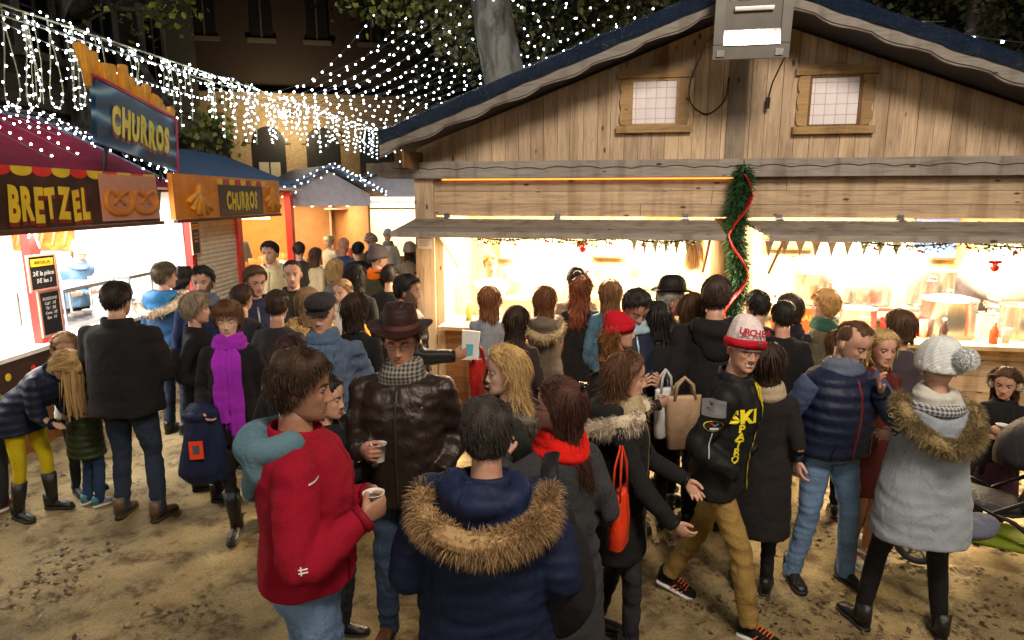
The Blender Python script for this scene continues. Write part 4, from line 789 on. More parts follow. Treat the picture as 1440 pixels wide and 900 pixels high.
person(432, 404, 1.62, -140, 'woman with light brown hair and blond fur collar turned away beside the flat cap man', 'f', 'fair', ('long', 'dirty', .26), jc=(.02, .018, .017), fur=((.34, .22, .09), .055, 1800, .15, 20), res=1, arms=('pocket', 'pocket'))
person(470, 364, 1.66, 140, 'blond haired person turned away behind the white scarf woman', 'f', 'fair', ('bob', (.42, .27, .11), .18), jc=(.09, .08, .08), res=1)
person(481, 392, 1.62, -18, 'young woman with tied back hair and white scarf behind the flat cap man', 'f', 'pale', ('bun', 'dirty'), jc=(.33, .15, .02), jk='wool', scarf=((.7, .66, .6), 'wool', .4), res=1, arms=('pocket', 'pocket'))
person(404, 470, 1.64, 165, 'woman with dark brown bob seen from behind next to the red fleece', 'f', 'fair', ('bob', (.032, .014, .012), .26), jc=BLK, jk='wool', hem=.6, res=1, arms=('cup', 'pocket'), head=(-20, 6, 0), hs=1.02)
P15 = person(470, 545, 1.5, 80, 'person in black mostly hidden behind the red fleece holding a clear glass', 'f', 'fair', ('long', 'black'), pos=(-.93, 3.05), arms=(dict(cup=(-.02, -.30, 1.28)), 'pocket'), jc=(.012, .012, .013), hem=.7, res=1)
p = wpt(P15, P15.cups[0]); m = MB(); m.lathe([(0, 0), (.028, 0), (.038, .10), (.036, .10), (.027, .006), (0, .006)], 20); s = NT('clear_plastic'); s.b.inputs['Base Color'].default_value = (.8, .82, .85, 1); s.b.inputs['Transmission Weight'].default_value = .85; s.b.inputs['Roughness'].default_value = .08; o = m.build('clear_cup', s.m, smooth=True, loc=(p[0], p[1], p[2]-.05)); tag(o, 'clear plastic cup held behind the shoulder of the red fleece man', 'cup'); m = MB(); m.lathe([(0, .006), (.027, .007), (.035, .08), (0, .08)], 16); m.build('drink', plain((.10, .02, .02), .15, name='mulled_wine'), o)
# --- middle distance
person(530, 344, 1.86, 168, 'tall man from behind in long grey-green coat, knitted beanie and orange scarf', hair=('short', 'brown'), jc=(.050, .052, .030), jk='wool', hem=.45, bulk=.03, hat=('beanie', (.10, .085, .10)), scarf=((.85, .16, .008), 'wool'), res=1, arms=('pocket', 'pocket'), head=(-40, 4, 0))
person(482, 333, 1.76, 160, 'bald man from behind in blue quilted jacket near the far stalls', skin='red', hair=('bald', 'grey'), jc=(.03, .06, .14), jk='puffer', res=0)
person(443, 348, 1.62, 150, 'woman with straight brown hair and beige coat near the churros counter', 'f', 'fair', ('long', 'brown', .25), jc=(.42, .33, .2), res=0)
person(462, 330, 1.66, -30, 'woman in pale bonnet by the churros counter', 'f', 'pale', ('bun', 'blond'), jc=(.5, .45, .35), hat=('cap', (.6, .52, .36)), res=0)
person(503, 340, 1.70, 170, 'person in black hooded coat between the bald man and the orange scarf', hair=('short', 'black'), jc=BLK, res=0, hem=.6, hat=('cap', BLK))
person(545, 322, 1.74, -5, 'person in grey beanie and grey scarf facing us before the far lit stall', 'f', 'fair', ('bun', 'brown'), jc=(.36, .33, .28), hat=('beanie', (.25, .28, .35)), scarf=((.16, .18, .2), 'wool'), res=0, hem=.6)
person(521, 330, 1.70, 60, 'person in patterned brown woolly hat before the far lit stall', hair=('short', 'brown'), jc=(.07, .05, .03), hat=('knit', pattern('nordic', (.10, .05, .04), (.5, .42, .36))), res=0)
person(576, 342, 1.66, 170, 'woman in cream bobble hat and beige coat beside the corner post', 'f', 'fair', ('long', 'brown', .2), jc=(.30, .22, .15), hat=('knit', (.55, .48, .4)), res=0)
person(592, 350, 1.72, 150, 'person in dark coat half hidden by the corner post', hair=('short', 'dark'), jc=(.16, .05, .025), res=0)
person(500, 372, 1.70, 178, 'person in black coat from behind between the blond woman and the grey-green coat', 'f', 'fair', ('long', 'black', .2), jc=BLK, hem=.5, res=0)
person(350, 318, 1.75, 30, 'vendor standing inside the lit churros stall', pos=(-5.0, 11.6), dz=.2, jc=(.10, .09, .08), hair=('short', 'ginger'), res=0)
P16 = person(570, 383, 1.78, 82, 'man with black beard in dark quilted jacket in profile holding a folded paper', skin='tan', hair=('short', 'black'), beard=1, jc=(.014, .012, .013), jk='puffer', hem=.85, bulk=.035, hood=((.014, .012, .013), 'smooth'), res=1, head=(6, 6, 0), arms=(dict(w=(-.10, -.40, 1.12), u=(.2, -.9, .25), t=(0, 0, 1)), 'pocket'), hs=1.00)
p = wpt(P16, (-.06, -.52, 1.19)); m = MB(); m.prism([(-.07, -.11), (.06, -.10), (.08, .12), (-.06, .13)], -.012, .012); o = m.build('paper_bag', plain((.72, .72, .72), .6, name='paper'), loc=p); tag(o, 'white printed paper bag held up by the bearded man at the corner post', 'paper bag'); o.rotation_euler.z = R(-8); m = MB(); m.prism([(-.03, -.08), (.02, -.07), (.03, .02), (-.03, .02)], -.014, -.0125); m.build('blue_print', plain((.10, .42, .55), .6, name='blue_print'), o)
P17 = person(688, 402, 1.60, 184, 'woman with shoulder length auburn hair in grey wool coat at the hatch', 'f', 'fair', ('long', 'auburn', .24), jc=(.17, .185, .22), jk='tweed', hem=.55, res=1, arms=('fold', 'fold'), tc=(.25, .01, .01))
person(766, 402, 1.62, 176, 'woman with long brown hair in taupe parka with fur hood at the hatch', 'f', 'fair', ('long', 'chestnut', .34), jc=(.13, .10, .08), jk='smooth', hem=.55, hood=((.13, .10, .08), 'smooth'), fur=((.26, .20, .12), .05, 1100, .15, 30, .03), res=1, head=(-25, 2, 0), arms=('fold', 'fold'))
person(817, 388, 1.66, 172, 'woman with wavy auburn hair in long black coat at the hatch', 'f', 'fair', ('wavy', (.15, .045, .018), .36, .012), jc=BLK, jk='wool', hem=.42, res=1, head=(-20, 2, 0), arms=('fold', 'fold'), tc=(.10, .01, .04))
person(812, 374, 1.74, 175, 'dark haired person with white headband close to the counter', 'f', 'fair', ('bun', 'black'), jc=(.2, .15, .1), hat=('headband', (.75, .7, .6)), res=0)
person(859, 393, 1.64, 178, 'woman with straight light brown hair at the hatch, behind the young man in navy', 'f', 'fair', ('long', (.17, .085, .04), .34), jc=(.06, .13, .20), jk='denim', res=1)
person(890, 396, 1.80, 12, 'young man looking down in navy jacket over pale blue shirt', skin='fair', hair=('short', 'black'), jc=(.014, .018, .040), jk='smooth', hem=.75, res=1, head=(4, 34, 0), arms=('phone', 'phone'), zipc=(.35, .5, .62), scarf=((.35, .48, .58), 'smooth'), drop_eyes=True, hs=1.00)
person(872, 438, 1.64, 78, 'person with bushy ginger curls under a red knitted beanie', 'f', 'fair', ('curly', (.20, .085, .028), .26, .03), jc=(.05, .03, .02), jk='wool', hem=.7, res=2, hat=('beanie', (.42, .008, .02)), arms=('cup', 'pocket'), head=(6, 0, 0), hs=1.02)
person(943, 396, 1.74, 96, 'man with black bowler hat and brown quilted jacket in profile', skin='red', hair=('short', 'grey'), jc=(.075, .045, .025), jk='puffer', hem=.8, res=1, hat=('bowler', (.012, .010, .010)), head=(-6, 6, 0), arms=('fold', 'pocket'), hs=1.02)
person(1008, 388, 1.84, 172, 'broad man from behind in black hooded jacket at the pine garland', hair=('short', (.03, .02, .015)), jc=(.012, .011, .012), jk='wool', hem=.72, bulk=.035, hood=((.012, .011, .012), 'wool'), girth=1.15, res=1, head=(-20, 4, 0), arms=('fold', 'down'), tc=BLK)
P18 = person(1113, 413, 1.62, 168, 'dark haired woman in black jacket with purple back print at the right hatch', 'f', 'fair', ('bob', (.045, .028, .022), .14), jc=(.016, .012, .020), jk='smooth', hem=.7, res=1, head=(25, 4, 0), arms=('fold', 'fold'), scarf=((.015, .012, .02), 'wool'))
m = sub_rect(.16, .03, 8, 3, 0, .05); m.join(sub_rect(.10, .05, 6, 3, .02, .0), 0); m.join(sub_rect(.13, .03, 6, 3, -.01, -.06), 0); decal(P18, m, (0, 0, 1.28), 180, pattern('blot', (.02, .014, .03), (.22, .13, .30)), 'back_print')
person(1163, 408, 1.62, -150, 'fair haired person with dark green scarf at the right hatch', 'f', 'fair', ('pixie', (.42, .24, .09)), jc=(.10, .09, .06), scarf=((.025, .075, .055), 'wool'), res=1, head=(38, 2, 0), arms=('fold', 'fold'))
person(1182, 466, 1.42, 170, 'brown haired child close behind the mohawk man', 'f', 'fair', ('long', (.09, .045, .02), .2), jc=(.03, .02, .02), res=0, hs=1.12)
person(1243, 462, 1.56, 20, 'woman with straight blond hair in dark red coat behind the mohawk man', 'f', 'fair', ('long', 'blond', .34), jc=(.07, .012, .012), jk='fleece', res=1, head=(-20, 6, 0), arms=('fold', 'pocket'), tights=(.30, .14, .07), shoes='sneaker', sc=(.6, .55, .5), hem=.55)
person(1082, 482, 1.55, 160, 'person in black with beige scarf just behind the ski hat', 'f', 'fair', ('long', 'dark', .2), jc=(.015, .014, .015), jk='wool', hem=.45, scarf=((.35, .28, .2), 'wool'), res=1, head=(-30, 0, 0), arms=('pocket', 'pocket'), tc=BLK)
person(1140, 470, 1.60, 165, 'person in black coat between the ski jacket and the body warmer', 'm', 'fair', ('short', 'black'), pos=(2.05, 4.75), jc=(.012, .011, .013), jk='wool', hem=.5, res=0, tc=BLK)
tote(962, 556, 4.0, .24, .36, (.42, .28, .18), 'light brown paper carrier bag hanging between two dark coats', 10, .12, 'carrier_bag'); tote(935, 545, 4.05, .16, .34, (.55, .55, .55), 'white carrier bag hanging beside the brown paper one', 30, .12, 'carrier_bag')
tote(672, 505, 5.05, .16, .34, (.30, .008, .008), 'dark red bag held by the woman in the grey wool coat', 30, .12, 'hand_bag')
for k, (px, py, H, fc, lb, sx_, hr, jc_) in enumerate([(497, 412, 1.68, 175, 'woman in black coat filling the gap behind the brown hat', 'f', ('long', 'dark', .2), BLK), (388, 408, 1.66, 165, 'short haired person in dark grey coat between the purple scarf and the flat cap', 'm', ('short', 'dark'), (.03, .03, .034)), (925, 424, 1.66, 176, 'dark haired woman in black coat just below the bowler hat', 'f', ('bob', 'black', .2), BLK), (975, 412, 1.68, 168, 'brown haired person between the bowler hat and the broad black jacket', 'f', ('long', 'brown', .22), (.04, .025, .02)),
    (1068, 408, 1.66, 170, 'short haired man in black at the left end of the right hatch', 'm', ('short', 'black'), (.02, .018, .02)), (725, 430, 1.58, 172, 'dark haired girl between the two long haired women at the hatch', 'f', ('long', 'dark', .26), (.03, .02, .02)), (1270, 436, 1.60, 175, 'woman with brown bob at the counter above the blond hair', 'f', ('bob', 'brown', .16), (.05, .04, .05)), (338, 400, 1.64, 160, 'dark haired person behind the purple scarf woman', 'm', ('short', 'dark'), (.02, .02, .03)), (547, 372, 1.66, 176, 'hooded dark figure between the grey-green coat and the bearded man', 'm', ('short', 'black'), BLK), (420, 340, 1.70, 165, 'person with cap in dark coat further up the alley', 'm', ('short', 'dark'), (.03, .025, .02))]):
    person(px, py, H, fc, lb, sx_, hair=hr, jc=jc_, jk='wool', res=0, hem=.6, arms=('pocket', 'pocket'), tc=BLK, head=((-20, 18, 5, -10, 25)[k % 5], 6, 0))
# --- staff inside the chalet
person(705, 374, 1.66, 10, 'ginger haired vendor in white behind the left hatch', 'm', 'pale', ('short', 'ginger'), jc=(.75, .7, .62), jk='smooth', res=0, arms=('fold', 'fold'), pos=(-.25, 7.55), dz=.06)
person(735, 350, 1.80, -20, 'vendor in grey top further back in the left hatch', 'm', 'fair', ('short', 'blond'), jc=(.30, .28, .27), jk='smooth', res=0, pos=(.10, 8.1), dz=.06, hat=('cap', (.7, .66, .6)))
person(905, 370, 1.72, -30, 'vendor in white shirt leaning forward behind the bowler hat', 'f', 'fair', ('bun', 'brown'), jc=(.7, .64, .55), jk='smooth', res=0, pos=(1.45, 7.3), dz=.06, arms=('fold', 'fold'), lean=12)
person(1398, 365, 1.72, -40, 'dark haired vendor in black at the far end of the right hatch', 'm', 'fair', ('short', 'black'), jc=(.03, .025, .03), res=0, pos=(5.35, 7.35), dz=.06)
person(1432, 365, 1.74, 150, 'person in grey hooded quilted jacket at the far end of the right hatch', 'm', 'fair', ('short', 'brown'), jc=(.20, .18, .20), jk='puffer', res=1, hood=((.20, .18, .20), 'smooth'), hat=('cap', (.20, .18, .20)), pos=(5.3, 6.75), dz=.06, arms=('fold', 'fold'), hem=.8)
person(5, 560, 1.7, 170, 'person mostly outside the photo edge, dark leg and trainer beside the pretzel counter', 'm', 'fair', ('short', 'dark'), pos=(-4.0, 4.55), jc=(.5, .42, .02), jk='smooth', res=0, hem=.9, shoes='sneaker', sc=(.2, .05, .02))
# --- pushchair
def stroller():
    p = at_z(1405, 790, 0.1); r = empty('pushchair', (p[0]+.05, p[1]+.1, 0), R(-35), label='lime green and black pushchair standing at the right edge', cat='pushchair'); lime = cloth((.15, .20, .01), 'smooth'); fr = plain((.02, .02, .022), .35, .5, name='frame_black')
    for x, y in ((-.42, .24), (-.42, -.24), (.42, .22), (.42, -.22)):
        w = MB(); q = np.linspace(0, 2*PI, 25)[:-1]; w.tube([(.115*math.cos(a), 0, .115*math.sin(a)) for a in q], .024, 10, closed=True); wo = w.build('wheel', plain((.015, .015, .015), .7, name='rubber'), r, True, loc=(x, y, .14)); h = MB(); h.tube([(0, -.03, 0), (0, .03, 0)], .03, 12)
        for k in range(6): a = k*PI/3; h.tube([(0, 0, 0), (.10*math.cos(a), 0, .10*math.sin(a))], .008, 6)
        h.build('hub', plain((.25, .25, .27), .4, .5, name='hub'), wo, True)
    for y in (-.22, .22):
        m = MB(); m.tube([(-.42, y, .14), (-.1, y, .42), (.30, y, .72), (.48, y, 1.0)], .014, 8); m.build('frame_tube', fr, r, True); m = MB(); m.tube([(.42, y, .14), (.05, y, .42), (-.35, y, .55)], .014, 8); m.build('frame_tube', fr, r, True)
    m = MB(); m.tube([(.48, -.22, 1.0), (.52, -.12, 1.02), (.52, .12, 1.02), (.48, .22, 1.0)], .018, 8); m.build('push_bar', fr, r, True)
    def pad(nm, a, b, w, t, mt):
        a, b = np.array(a), np.array(b); m = MB(); m.tube([a+(b-a)*q for q in np.linspace(0, 1, 8)], [t*.8]+[t]*6+[t*.7], 16, flat=(w/t, 1), up=(0, 0, 1)); return m.build(nm, mt, r, True)
    pad('footrest', (-.50, 0, .30), (-.30, 0, .47), .17, .03, lime); pad('seat', (-.30, 0, .47), (.10, 0, .44), .19, .04, cloth((.03, .03, .035), 'smooth')); pad('backrest', (.10, 0, .46), (.30, 0, .86), .18, .035, cloth((.03, .03, .035), 'smooth')); pad('basket', (-.2, 0, .22), (.28, 0, .24), .18, .05, lime)
    m = MB(); G = []
    for k in range(9):
        a = R(-10+14*k); q = np.linspace(-PI/2, PI/2, 14); G.append([(.22+.34*math.cos(a)*-1*math.cos(t)*.9, .21*math.sin(t), .78+.30*math.sin(a)*(.25+.75*math.cos(t))) for t in q])
    m.grid(np.array(G), 0, False, False); o = m.build('canopy', cloth((.03, .03, .035), 'smooth'), r, True); s = o.modifiers.new('t', 'SOLIDIFY'); s.thickness = .008
stroller()
p = at_z(1358, 742, .55); m = MB(); m.ell((0, 0, 0), (.16, .10, .06), 16, 10); m.ell((.10, .02, .02), (.1, .08, .05), 14, 8); m = remesh(m, .014, 2); V = m.verts(); m.V = [V+m.N*(.008*qnoise(V, 30, 5))[:, None]]; o = m.build('folded_blanket', cloth((.10, .11, .16), 'fleece'), smooth=True, loc=tuple(p)); tag(o, 'grey-blue blanket bundle lying on the front of the pushchair', 'blanket')
# ------------------------------------------------------------------ ground
def ground():
    def ax(lo, hi, step, far):
        a = np.arange(lo, hi, step); o = np.array([.3, .8, 1.6, 3, 6, 12, 25, far]); return np.concatenate([lo-o[::-1], a, hi+o])
    xs, ys = ax(-6, 6, .045, 160), ax(.6, 9, .045, 160); X, Y = np.meshgrid(xs, ys); P = np.stack([X, Y, 0*X], -1).reshape(-1, 3)
    gz = lambda P: np.clip(.010*qnoise(P, 5, 1, 14)+.006*qnoise(P, 14, 2, 16)*np.clip(.5+.5*qnoise(P, .9, 4, 7), 0, 1)+.004*qnoise(P, 38, 3, 18), -.03, .022)-.004; P[:, 2] = gz(P)
    near = (np.abs(P[:, 0]) < 6.3) & (P[:, 1] > .3) & (P[:, 1] < 9.3); P[~near, 2] = -.004
    mb = MB(); mb.grid(P.reshape(len(ys), len(xs), 3), 0, False, False)
    s = NT('trodden_sand'); c = s.coords(); a = s.noise(c, 1.3, 8, .65); b_ = s.noise(c, 4.2, 9, .72, .15)
    r = s.ramp(a, 'Fac', [(.3, (.13, .09, .04)), (.48, (.26, .20, .095)), (.72, (.37, .30, .165))]); r2 = s.ramp(b_, 'Fac', [(.37, (.36, .29, .22)), (.50, (1, 1, 1)), (.75, (1.12, 1.1, 1.05))])
    mx = s.n('ShaderNodeMix', data_type='RGBA', blend_type='MULTIPLY'); mx.inputs[0].default_value = 1; s.l(r, 'Color', mx, 6); s.l(r2, 'Color', mx, 7)
    sp = s.noise(c, 70, 4, .7); r3 = s.ramp(sp, 'Fac', [(.38, (.6, .55, .5)), (.52, (1, 1, 1))]); mx2 = s.n('ShaderNodeMix', data_type='RGBA', blend_type='MULTIPLY'); mx2.inputs[0].default_value = .8; s.l(mx, 2, mx2, 6); s.l(r3, 'Color', mx2, 7)
    s.l(mx2, 2, s.b, 'Base Color'); s.b.inputs['Roughness'].default_value = .9; b1 = s.bump(b_, 'Fac', .7, .03); b2 = s.bump(s.noise(c, 32, 6, .7), 'Fac', .6, .014, b1); s.bump(sp, 'Fac', .4, .004, b2)
    o = mb.build('ground', s.m, smooth=True); tag(o, kind='structure')
    # fallen leaves trodden into the sand, in drifts
    n = 15000; P = np.stack([rng.uniform(-5.5, 6, n*5), rng.uniform(1.0, 8.2, n*5), np.zeros(n*5)], 1); k = .6*qnoise(P, 1.9, 11, 9)+1.0*qnoise(P, 6.5, 12, 12)+.6*qnoise(P, 17, 13, 12)+rng.normal(0, .55, n*5); k = k-.35*np.abs(P[:, 0])/6; P = P[k > np.quantile(k, .87)][:n]
    P[:, 2] = 0; P[:, 2] = gz(P)+rng.uniform(.004, .014, len(P)); mb = MB(); n = len(P); an = rng.uniform(0, 6.28, n); L = rng.uniform(.004, .026, n)**1.0; u = np.stack([np.cos(an), np.sin(an), rng.uniform(-.4, .4, n)], 1)*L[:, None]; v = np.stack([-np.sin(an), np.cos(an), rng.uniform(-.5, .5, n)], 1)*L[:, None]*.6
    V = np.stack([P-u, P-v*.9, P+u, P+v], 1).reshape(-1, 3); mb.add(V, [(4*i, 4*i+1, 4*i+2, 4*i+3) for i in range(n)])
    o = mb.build('fallen_leaves', leafmat((.075, .042, .02), (.15, .09, .04), 'dead_leaf')); tag(o, 'brown trodden leaf litter scattered over the sandy ground', 'leaf litter', kind='stuff')
ground()
WOODV = wood((.60, .465, .33), .15, 'z', name='pine_boards'); WOODH = wood((.56, .435, .31), .2, 'x', name='pine_boards'); WOODG = wood((.34, .32, .30), .3, 'x', name='weathered_board'); WOODF = wood((.40, .27, .13), .1, 'x', name='carved_pine'); WOODGV = wood((.30, .25, .19), .6, 'z', name='weathered_board')
WOODI = wood((.62, .47, .28), .0, 'x', name='inner_pine'); WOODD = wood((.20, .11, .05), .1, 'z', name='dark_timber'); WOODC = wood((.33, .17, .08), .2, 'x', name='counter_boards')
STEEL = plain((.62, .62, .62), .25, .9, name='steel', bump=.1, bscale=20); WHITE = plain((.78, .77, .74), .5, name='white_paint'); RED = plain((.55, .02, .015), .45, name='red_paint'); BLACK = plain((.015, .014, .013), .5, name='black_paint')
# ------------------------------------------------------------------ chalet
HZ = R(-10.4); HUT = empty('market_chalet', (2.2, 6.5, 0), HZ); tag(HUT, 'large pine chalet stall with pointed gable, two small checked windows and lit serving hatches', 'market chalet')
def hut(x, y, z): c, s = math.cos(HZ), math.sin(HZ); return (2.2+x*c-y*s, 6.5+x*s+y*c, z)
APZ, SL = 4.17, .368
def chalet():
    H = HUT
    m = MB(); x = -3.28
    while x < 3.9:
        w = .128+.022*rng.random(); x1 = x+w-.004; y0 = rng.uniform(0, .005); zt = lambda q: APZ-.08-SL*abs(q)
        lo = 2.7
        pts = [(x, lo), (x1, lo), (x1, zt(x1)), (x, zt(x))]
        if x < 0 < x1: pts = [(x, lo), (x1, lo), (x1, zt(x1)), (0, zt(0)), (x, zt(x))]
        if zt(x) > lo+.05 and zt(x1) > lo+.02: m.prism(pts, y0, .04)
        x += w
    m.build('gable_wall', WOODV, H, recalc=True)
    m = MB(); m.box((-.10, -.03, 2.735), (.075, -.002, 4.30)); m.build('gable_post', WOODGV, H)
    # beam with scalloped carving
    m = MB(); z0, z1 = 2.565, 2.735; top = [(x_, z1) for x_ in np.linspace(4.2, -3.62, 2)]; bot = [(-3.72, z1-.02), (-3.74, z1-.07), (-3.66, z0+.02), (-3.58, z0)]; m.prism([(4.2, z0)]+top+bot, -.13, -.003); bm_ = m.build('beam', WOODG, H, recalc=True)
    m = MB(); xs = np.arange(-3.5, 4.1, .02); z = 2.655+.018*np.abs(np.sin((xs+.1)*PI/.30))+.006*np.sin(xs*7); m.tube([(a, -.132, b) for a, b in zip(xs, z)], .0045, 5); m.build('carved_line', plain((.05, .035, .025), .8, name='groove'), bm_)
    m = MB()
    for i, z in enumerate(np.arange(2.17, 2.56, .131)):
        for a, b in ((-3.28, -.9+.7*i), (-.895+.7*i, 4.0)): m.box((a, rng.uniform(0, .004), z), (b, .035, min(z+.127, 2.564)))
    m.build('fascia_wall', WOODH, H); m = MB(); m.box((-3.25, .037, 2.172), (3.79, .05, 2.56)); m.build('light_stop_board', WOODC, H)  # hidden board added behind the fascia to stop light leaking through the seams
    m = MB(); m.prism([(-3.25, 2.735), (3.79, 2.735), (3.79, max(2.74, APZ-.14-SL*3.79)), (0, APZ-.14), (-3.25, APZ-.14-SL*3.25)], .042, .055); m.build('light_stop_board', WOODC, H, recalc=True)  # same added light stop behind the gable planks
    m = MB(); m.box((-3.0, -.012, 2.549), (.10, -.004, 2.561)); m.build('light_strip', emit((1, .28, .04), 3.5), H)
    # posts
    m = MB(); m.box((-3.30, -.05, 0), (-3.09, .12, 2.563)); m.box((-3.085, 0.0, 0), (-3.0, .10, 2.165)); m.build('corner_post', WOODV, H)
    m = MB(); m.tube([(-.07, .03, 0), (-.072, .03, 1.2), (-.07, .03, 2.16)], [.10, .095, .1], 16); m.tube([(.075, .05, 0), (.07, .045, 1.1), (.075, .05, 2.16)], [.07, .065, .07], 12); m.build('centre_post', WOODD, H, True)
    m = MB(); m.box((3.6, -.05, 0), (3.85, .12, 2.563)); m.build('corner_post', WOODV, H)
    # interior
    for nm, lo, hi, mt in (('back_wall', (-3.2, 2.5, 0), (3.8, 2.56, 2.6), WOODI), ('side_wall', (-3.26, .13, 0), (-3.2, 2.5, 2.6), WOODI), ('side_wall', (3.8, .13, 0), (3.86, 2.5, 2.6), WOODI), ('ceiling', (-3.2, .04, 2.56), (3.8, 2.5, 2.6), WOODI), ('inner_floor', (-3.2, .2, .01), (3.8, 2.5, .06), WOODC)):
        mm = MB(); mm.box(lo, hi); mm.build(nm, mt, H)
    # outer flank boards
    m = MB()
    for z in np.arange(0, 2.6, .16): m.box((-3.30, .13, z), (-3.262, 2.56, z+.155))
    m.build('flank_wall', WOODH, H)
    # counters
    for a, b in ((-2.99, -.18), (.16, 3.58)):
        m = MB()
        for z in np.arange(0.02, .95, .158): m.box((a, rng.uniform(-.03, -.025), z), (b, .03, z+.154))
        co = m.build('counter_front', WOODC if a < 0 else WOODH, H); m = MB(); m.box((a, -.30, .965), (b, .42, 1.005)); m.build('counter_top', WOODI, co)
    # back worktop
    m = MB(); m.box((-3.0, 1.5, .9), (3.6, 2.3, .94)); m.box((-3.0, 1.55, .06), (3.6, 2.25, .9)); m.build('worktop', STEEL, H)
    # awnings (hinged hatches)
    for a, b in ((-3.30, -.15), (.12, 3.9)):
        m = MB(); fn = lambda v: v*np.array((1, 1, 1))+np.stack([0*v[:, 0], 0*v[:, 0], (v[:, 1]+.02)*.14], 1)
        for k in range(6):
            y1 = -.03-k*.122; m.box((a+.12*(k/6)*(a > 0), y1-.119, 2.115), (b, y1, 2.145), fn=fn)
        aw = m.build('awning', WOODG, H); m = MB(); m.box((a+.1*(a > 0), -.80, 1.985), (b, -.765, 2.04)); m.build('front_batten', WOODG, aw)
        for hx_ in ((-2.95, -1.75, -.45) if a < 0 else (.45, 1.55, 2.9)):
            m = MB(); m.box((hx_-.035, -.075, 2.14), (hx_+.035, -.004, 2.152)); m.box((hx_-.03, -.012, 2.14), (hx_+.03, -.003, 2.20)); m.tube([(hx_-.04, -.012, 2.158), (hx_+.04, -.012, 2.158)], .008, 8); m.build('hinge', STEEL, aw)
        for hx_ in (a+.25*(a > 0)+.45*(a < 0), b-.12):
            m = MB(); m.tube([(hx_, -.70, 2.02), (hx_+.02, -.02, 1.62)], .014, 8); m.build('prop_rod', WOODD if hx_ > -2 else STEEL, aw)
    # roof
    for sg in (-1, 1):
        m = MB(); e = 3.40 if sg < 0 else 4.3; fn = None
        pts = [(0, APZ+.02), (sg*e, APZ+.02-SL*e), (sg*e, APZ-.05-SL*e), (0, APZ-.05)]; m.prism(pts, -.62, 3.2); rf = m.build('roof', plain((.03, .032, .04), .6, name='roofing', bump=.4, bscale=25), H, recalc=True)
        # crumpled plastic sheet folded over the edge
        q = np.linspace(0, 1, 140); sec = [(-.715, -.075), (-.735, -.02), (-.715, .05), (-.64, .085), (-.45, .075), (-.2, .04)]; G = []
        for y, dz in sec: G.append(np.stack([sg*e*q*1.005, np.full(140, y), APZ+.02-SL*e*q+dz], 1))
        G = np.array(G); V = G.reshape(-1, 3); V += np.stack([qnoise(V, 30, 5)*.006, qnoise(V, 26, 6)*.008, qnoise(V, 22, 7)*.006], 1); m = MB(); m.grid(V.reshape(G.shape), 0, False, False)
        s = NT('plastic_sheet'); c = s.coords(); s.b.inputs['Base Color'].default_value = (.014, .032, .075, 1); s.b.inputs['Roughness'].default_value = .16; b1 = s.bump(s.noise(c, 10, 6, .65, 2.6), 'Fac', 1, .12); s.bump(s.noise(c, 45, 3, .6, 1), 'Fac', .6, .012, b1)
        m.build('plastic_edge', s.m, rf, True)
        # scalloped barge board
        n = 260; q = np.linspace(0.0, e+.02, n); topz = APZ-.035-SL*q; per = .46; ph = (q % per)/per; sc = .030*np.abs(np.sin(ph*PI))**.7+.012*np.sin(ph*2*PI); botz = topz-.095-sc
        m = MB(); V = []; 
        for y in (-.70, -.672): V.append(np.stack([sg*q, np.full(n, y), topz], 1)); V.append(np.stack([sg*q, np.full(n, y), botz], 1))
        G = np.array([V[0], V[1], V[3], V[2]]); m.grid(G.transpose(1, 0, 2), 0, True, True); bb = m.build('barge_board', wood((.22, .21, .20), .2, 'x', name='weathered_board'), H, False, recalc=True)
        m = MB(); m.tube([(sg*a, -.703, b-.085-c_*.8) for a, b, c_ in zip(q, topz, sc)], .004, 5); m.build('carved_line', plain((.05, .035, .025), .8, name='groove'), bb)
        m = MB(); m.box((sg*3.14-.09, -.6, APZ-.10-SL*3.3-.20), (sg*3.30+.09, .1, APZ-.10-SL*3.3-.02)); m.build('purlin', WOODD, H)
    # windows
    for cx, w, z0, z1 in ((-.80, .47, 3.07, 3.52), (.865, .47, 3.03, 3.50)):
        x0, x1 = cx-w/2, cx+w/2; fr = MB(); hx_ = np.linspace(-1, 1, 40)
        topw = [(cx+t*(w/2+.13), z1+.085+.014*math.cos(t*PI*3)+.012*math.cos(t*PI)) for t in hx_]; fr.prism([(x0-.13, z1-.0), *[(a, b) for a, b in topw], (x1+.13, z1)], -.045, -.006)
        for sg, xx in ((-1, x0), (1, x1)):
            zz = np.linspace(z0, z1, 40); wv = .085+.018*np.abs(np.sin((zz-z0)*PI/.15)); fr.prism([(xx+sg*.0, z0+.002)]+[(xx+sg*a, b) for a, b in zip(wv, zz[1:-1])]+[(xx, z1-.002)], -.035, -.004)
        fo = fr.build('window_frame', WOODF, H, recalc=True)
        m = MB(); m.box((x0-.13, -.075, z0-.07), (x1+.13, -.004, z0-.002)); m.build('sill', WOODF, fo)
        m = MB()
        for a, b in (((x0, z0), (x0+.025, z1)), ((x1-.025, z0), (x1, z1)), ((x0+.026, z0), (x1-.026, z0+.02)), ((x0+.026, z1-.025), (x1-.026, z1))): m.box((a[0], -.024, a[1]), (b[0], -.005, b[1]))
        m.build('sash', WOODD if cx > 0 else WOODF, fo)
        s = NT('checked_curtain'); c = s.coords(); br = s.n('ShaderNodeTexBrick', offset=0., squash=1.0); br.inputs['Color1'].default_value = (.80, .78, .80, 1); br.inputs['Color2'].default_value = (.74, .74, .79, 1); br.inputs['Mortar'].default_value = (.62, .36, .40, 1)
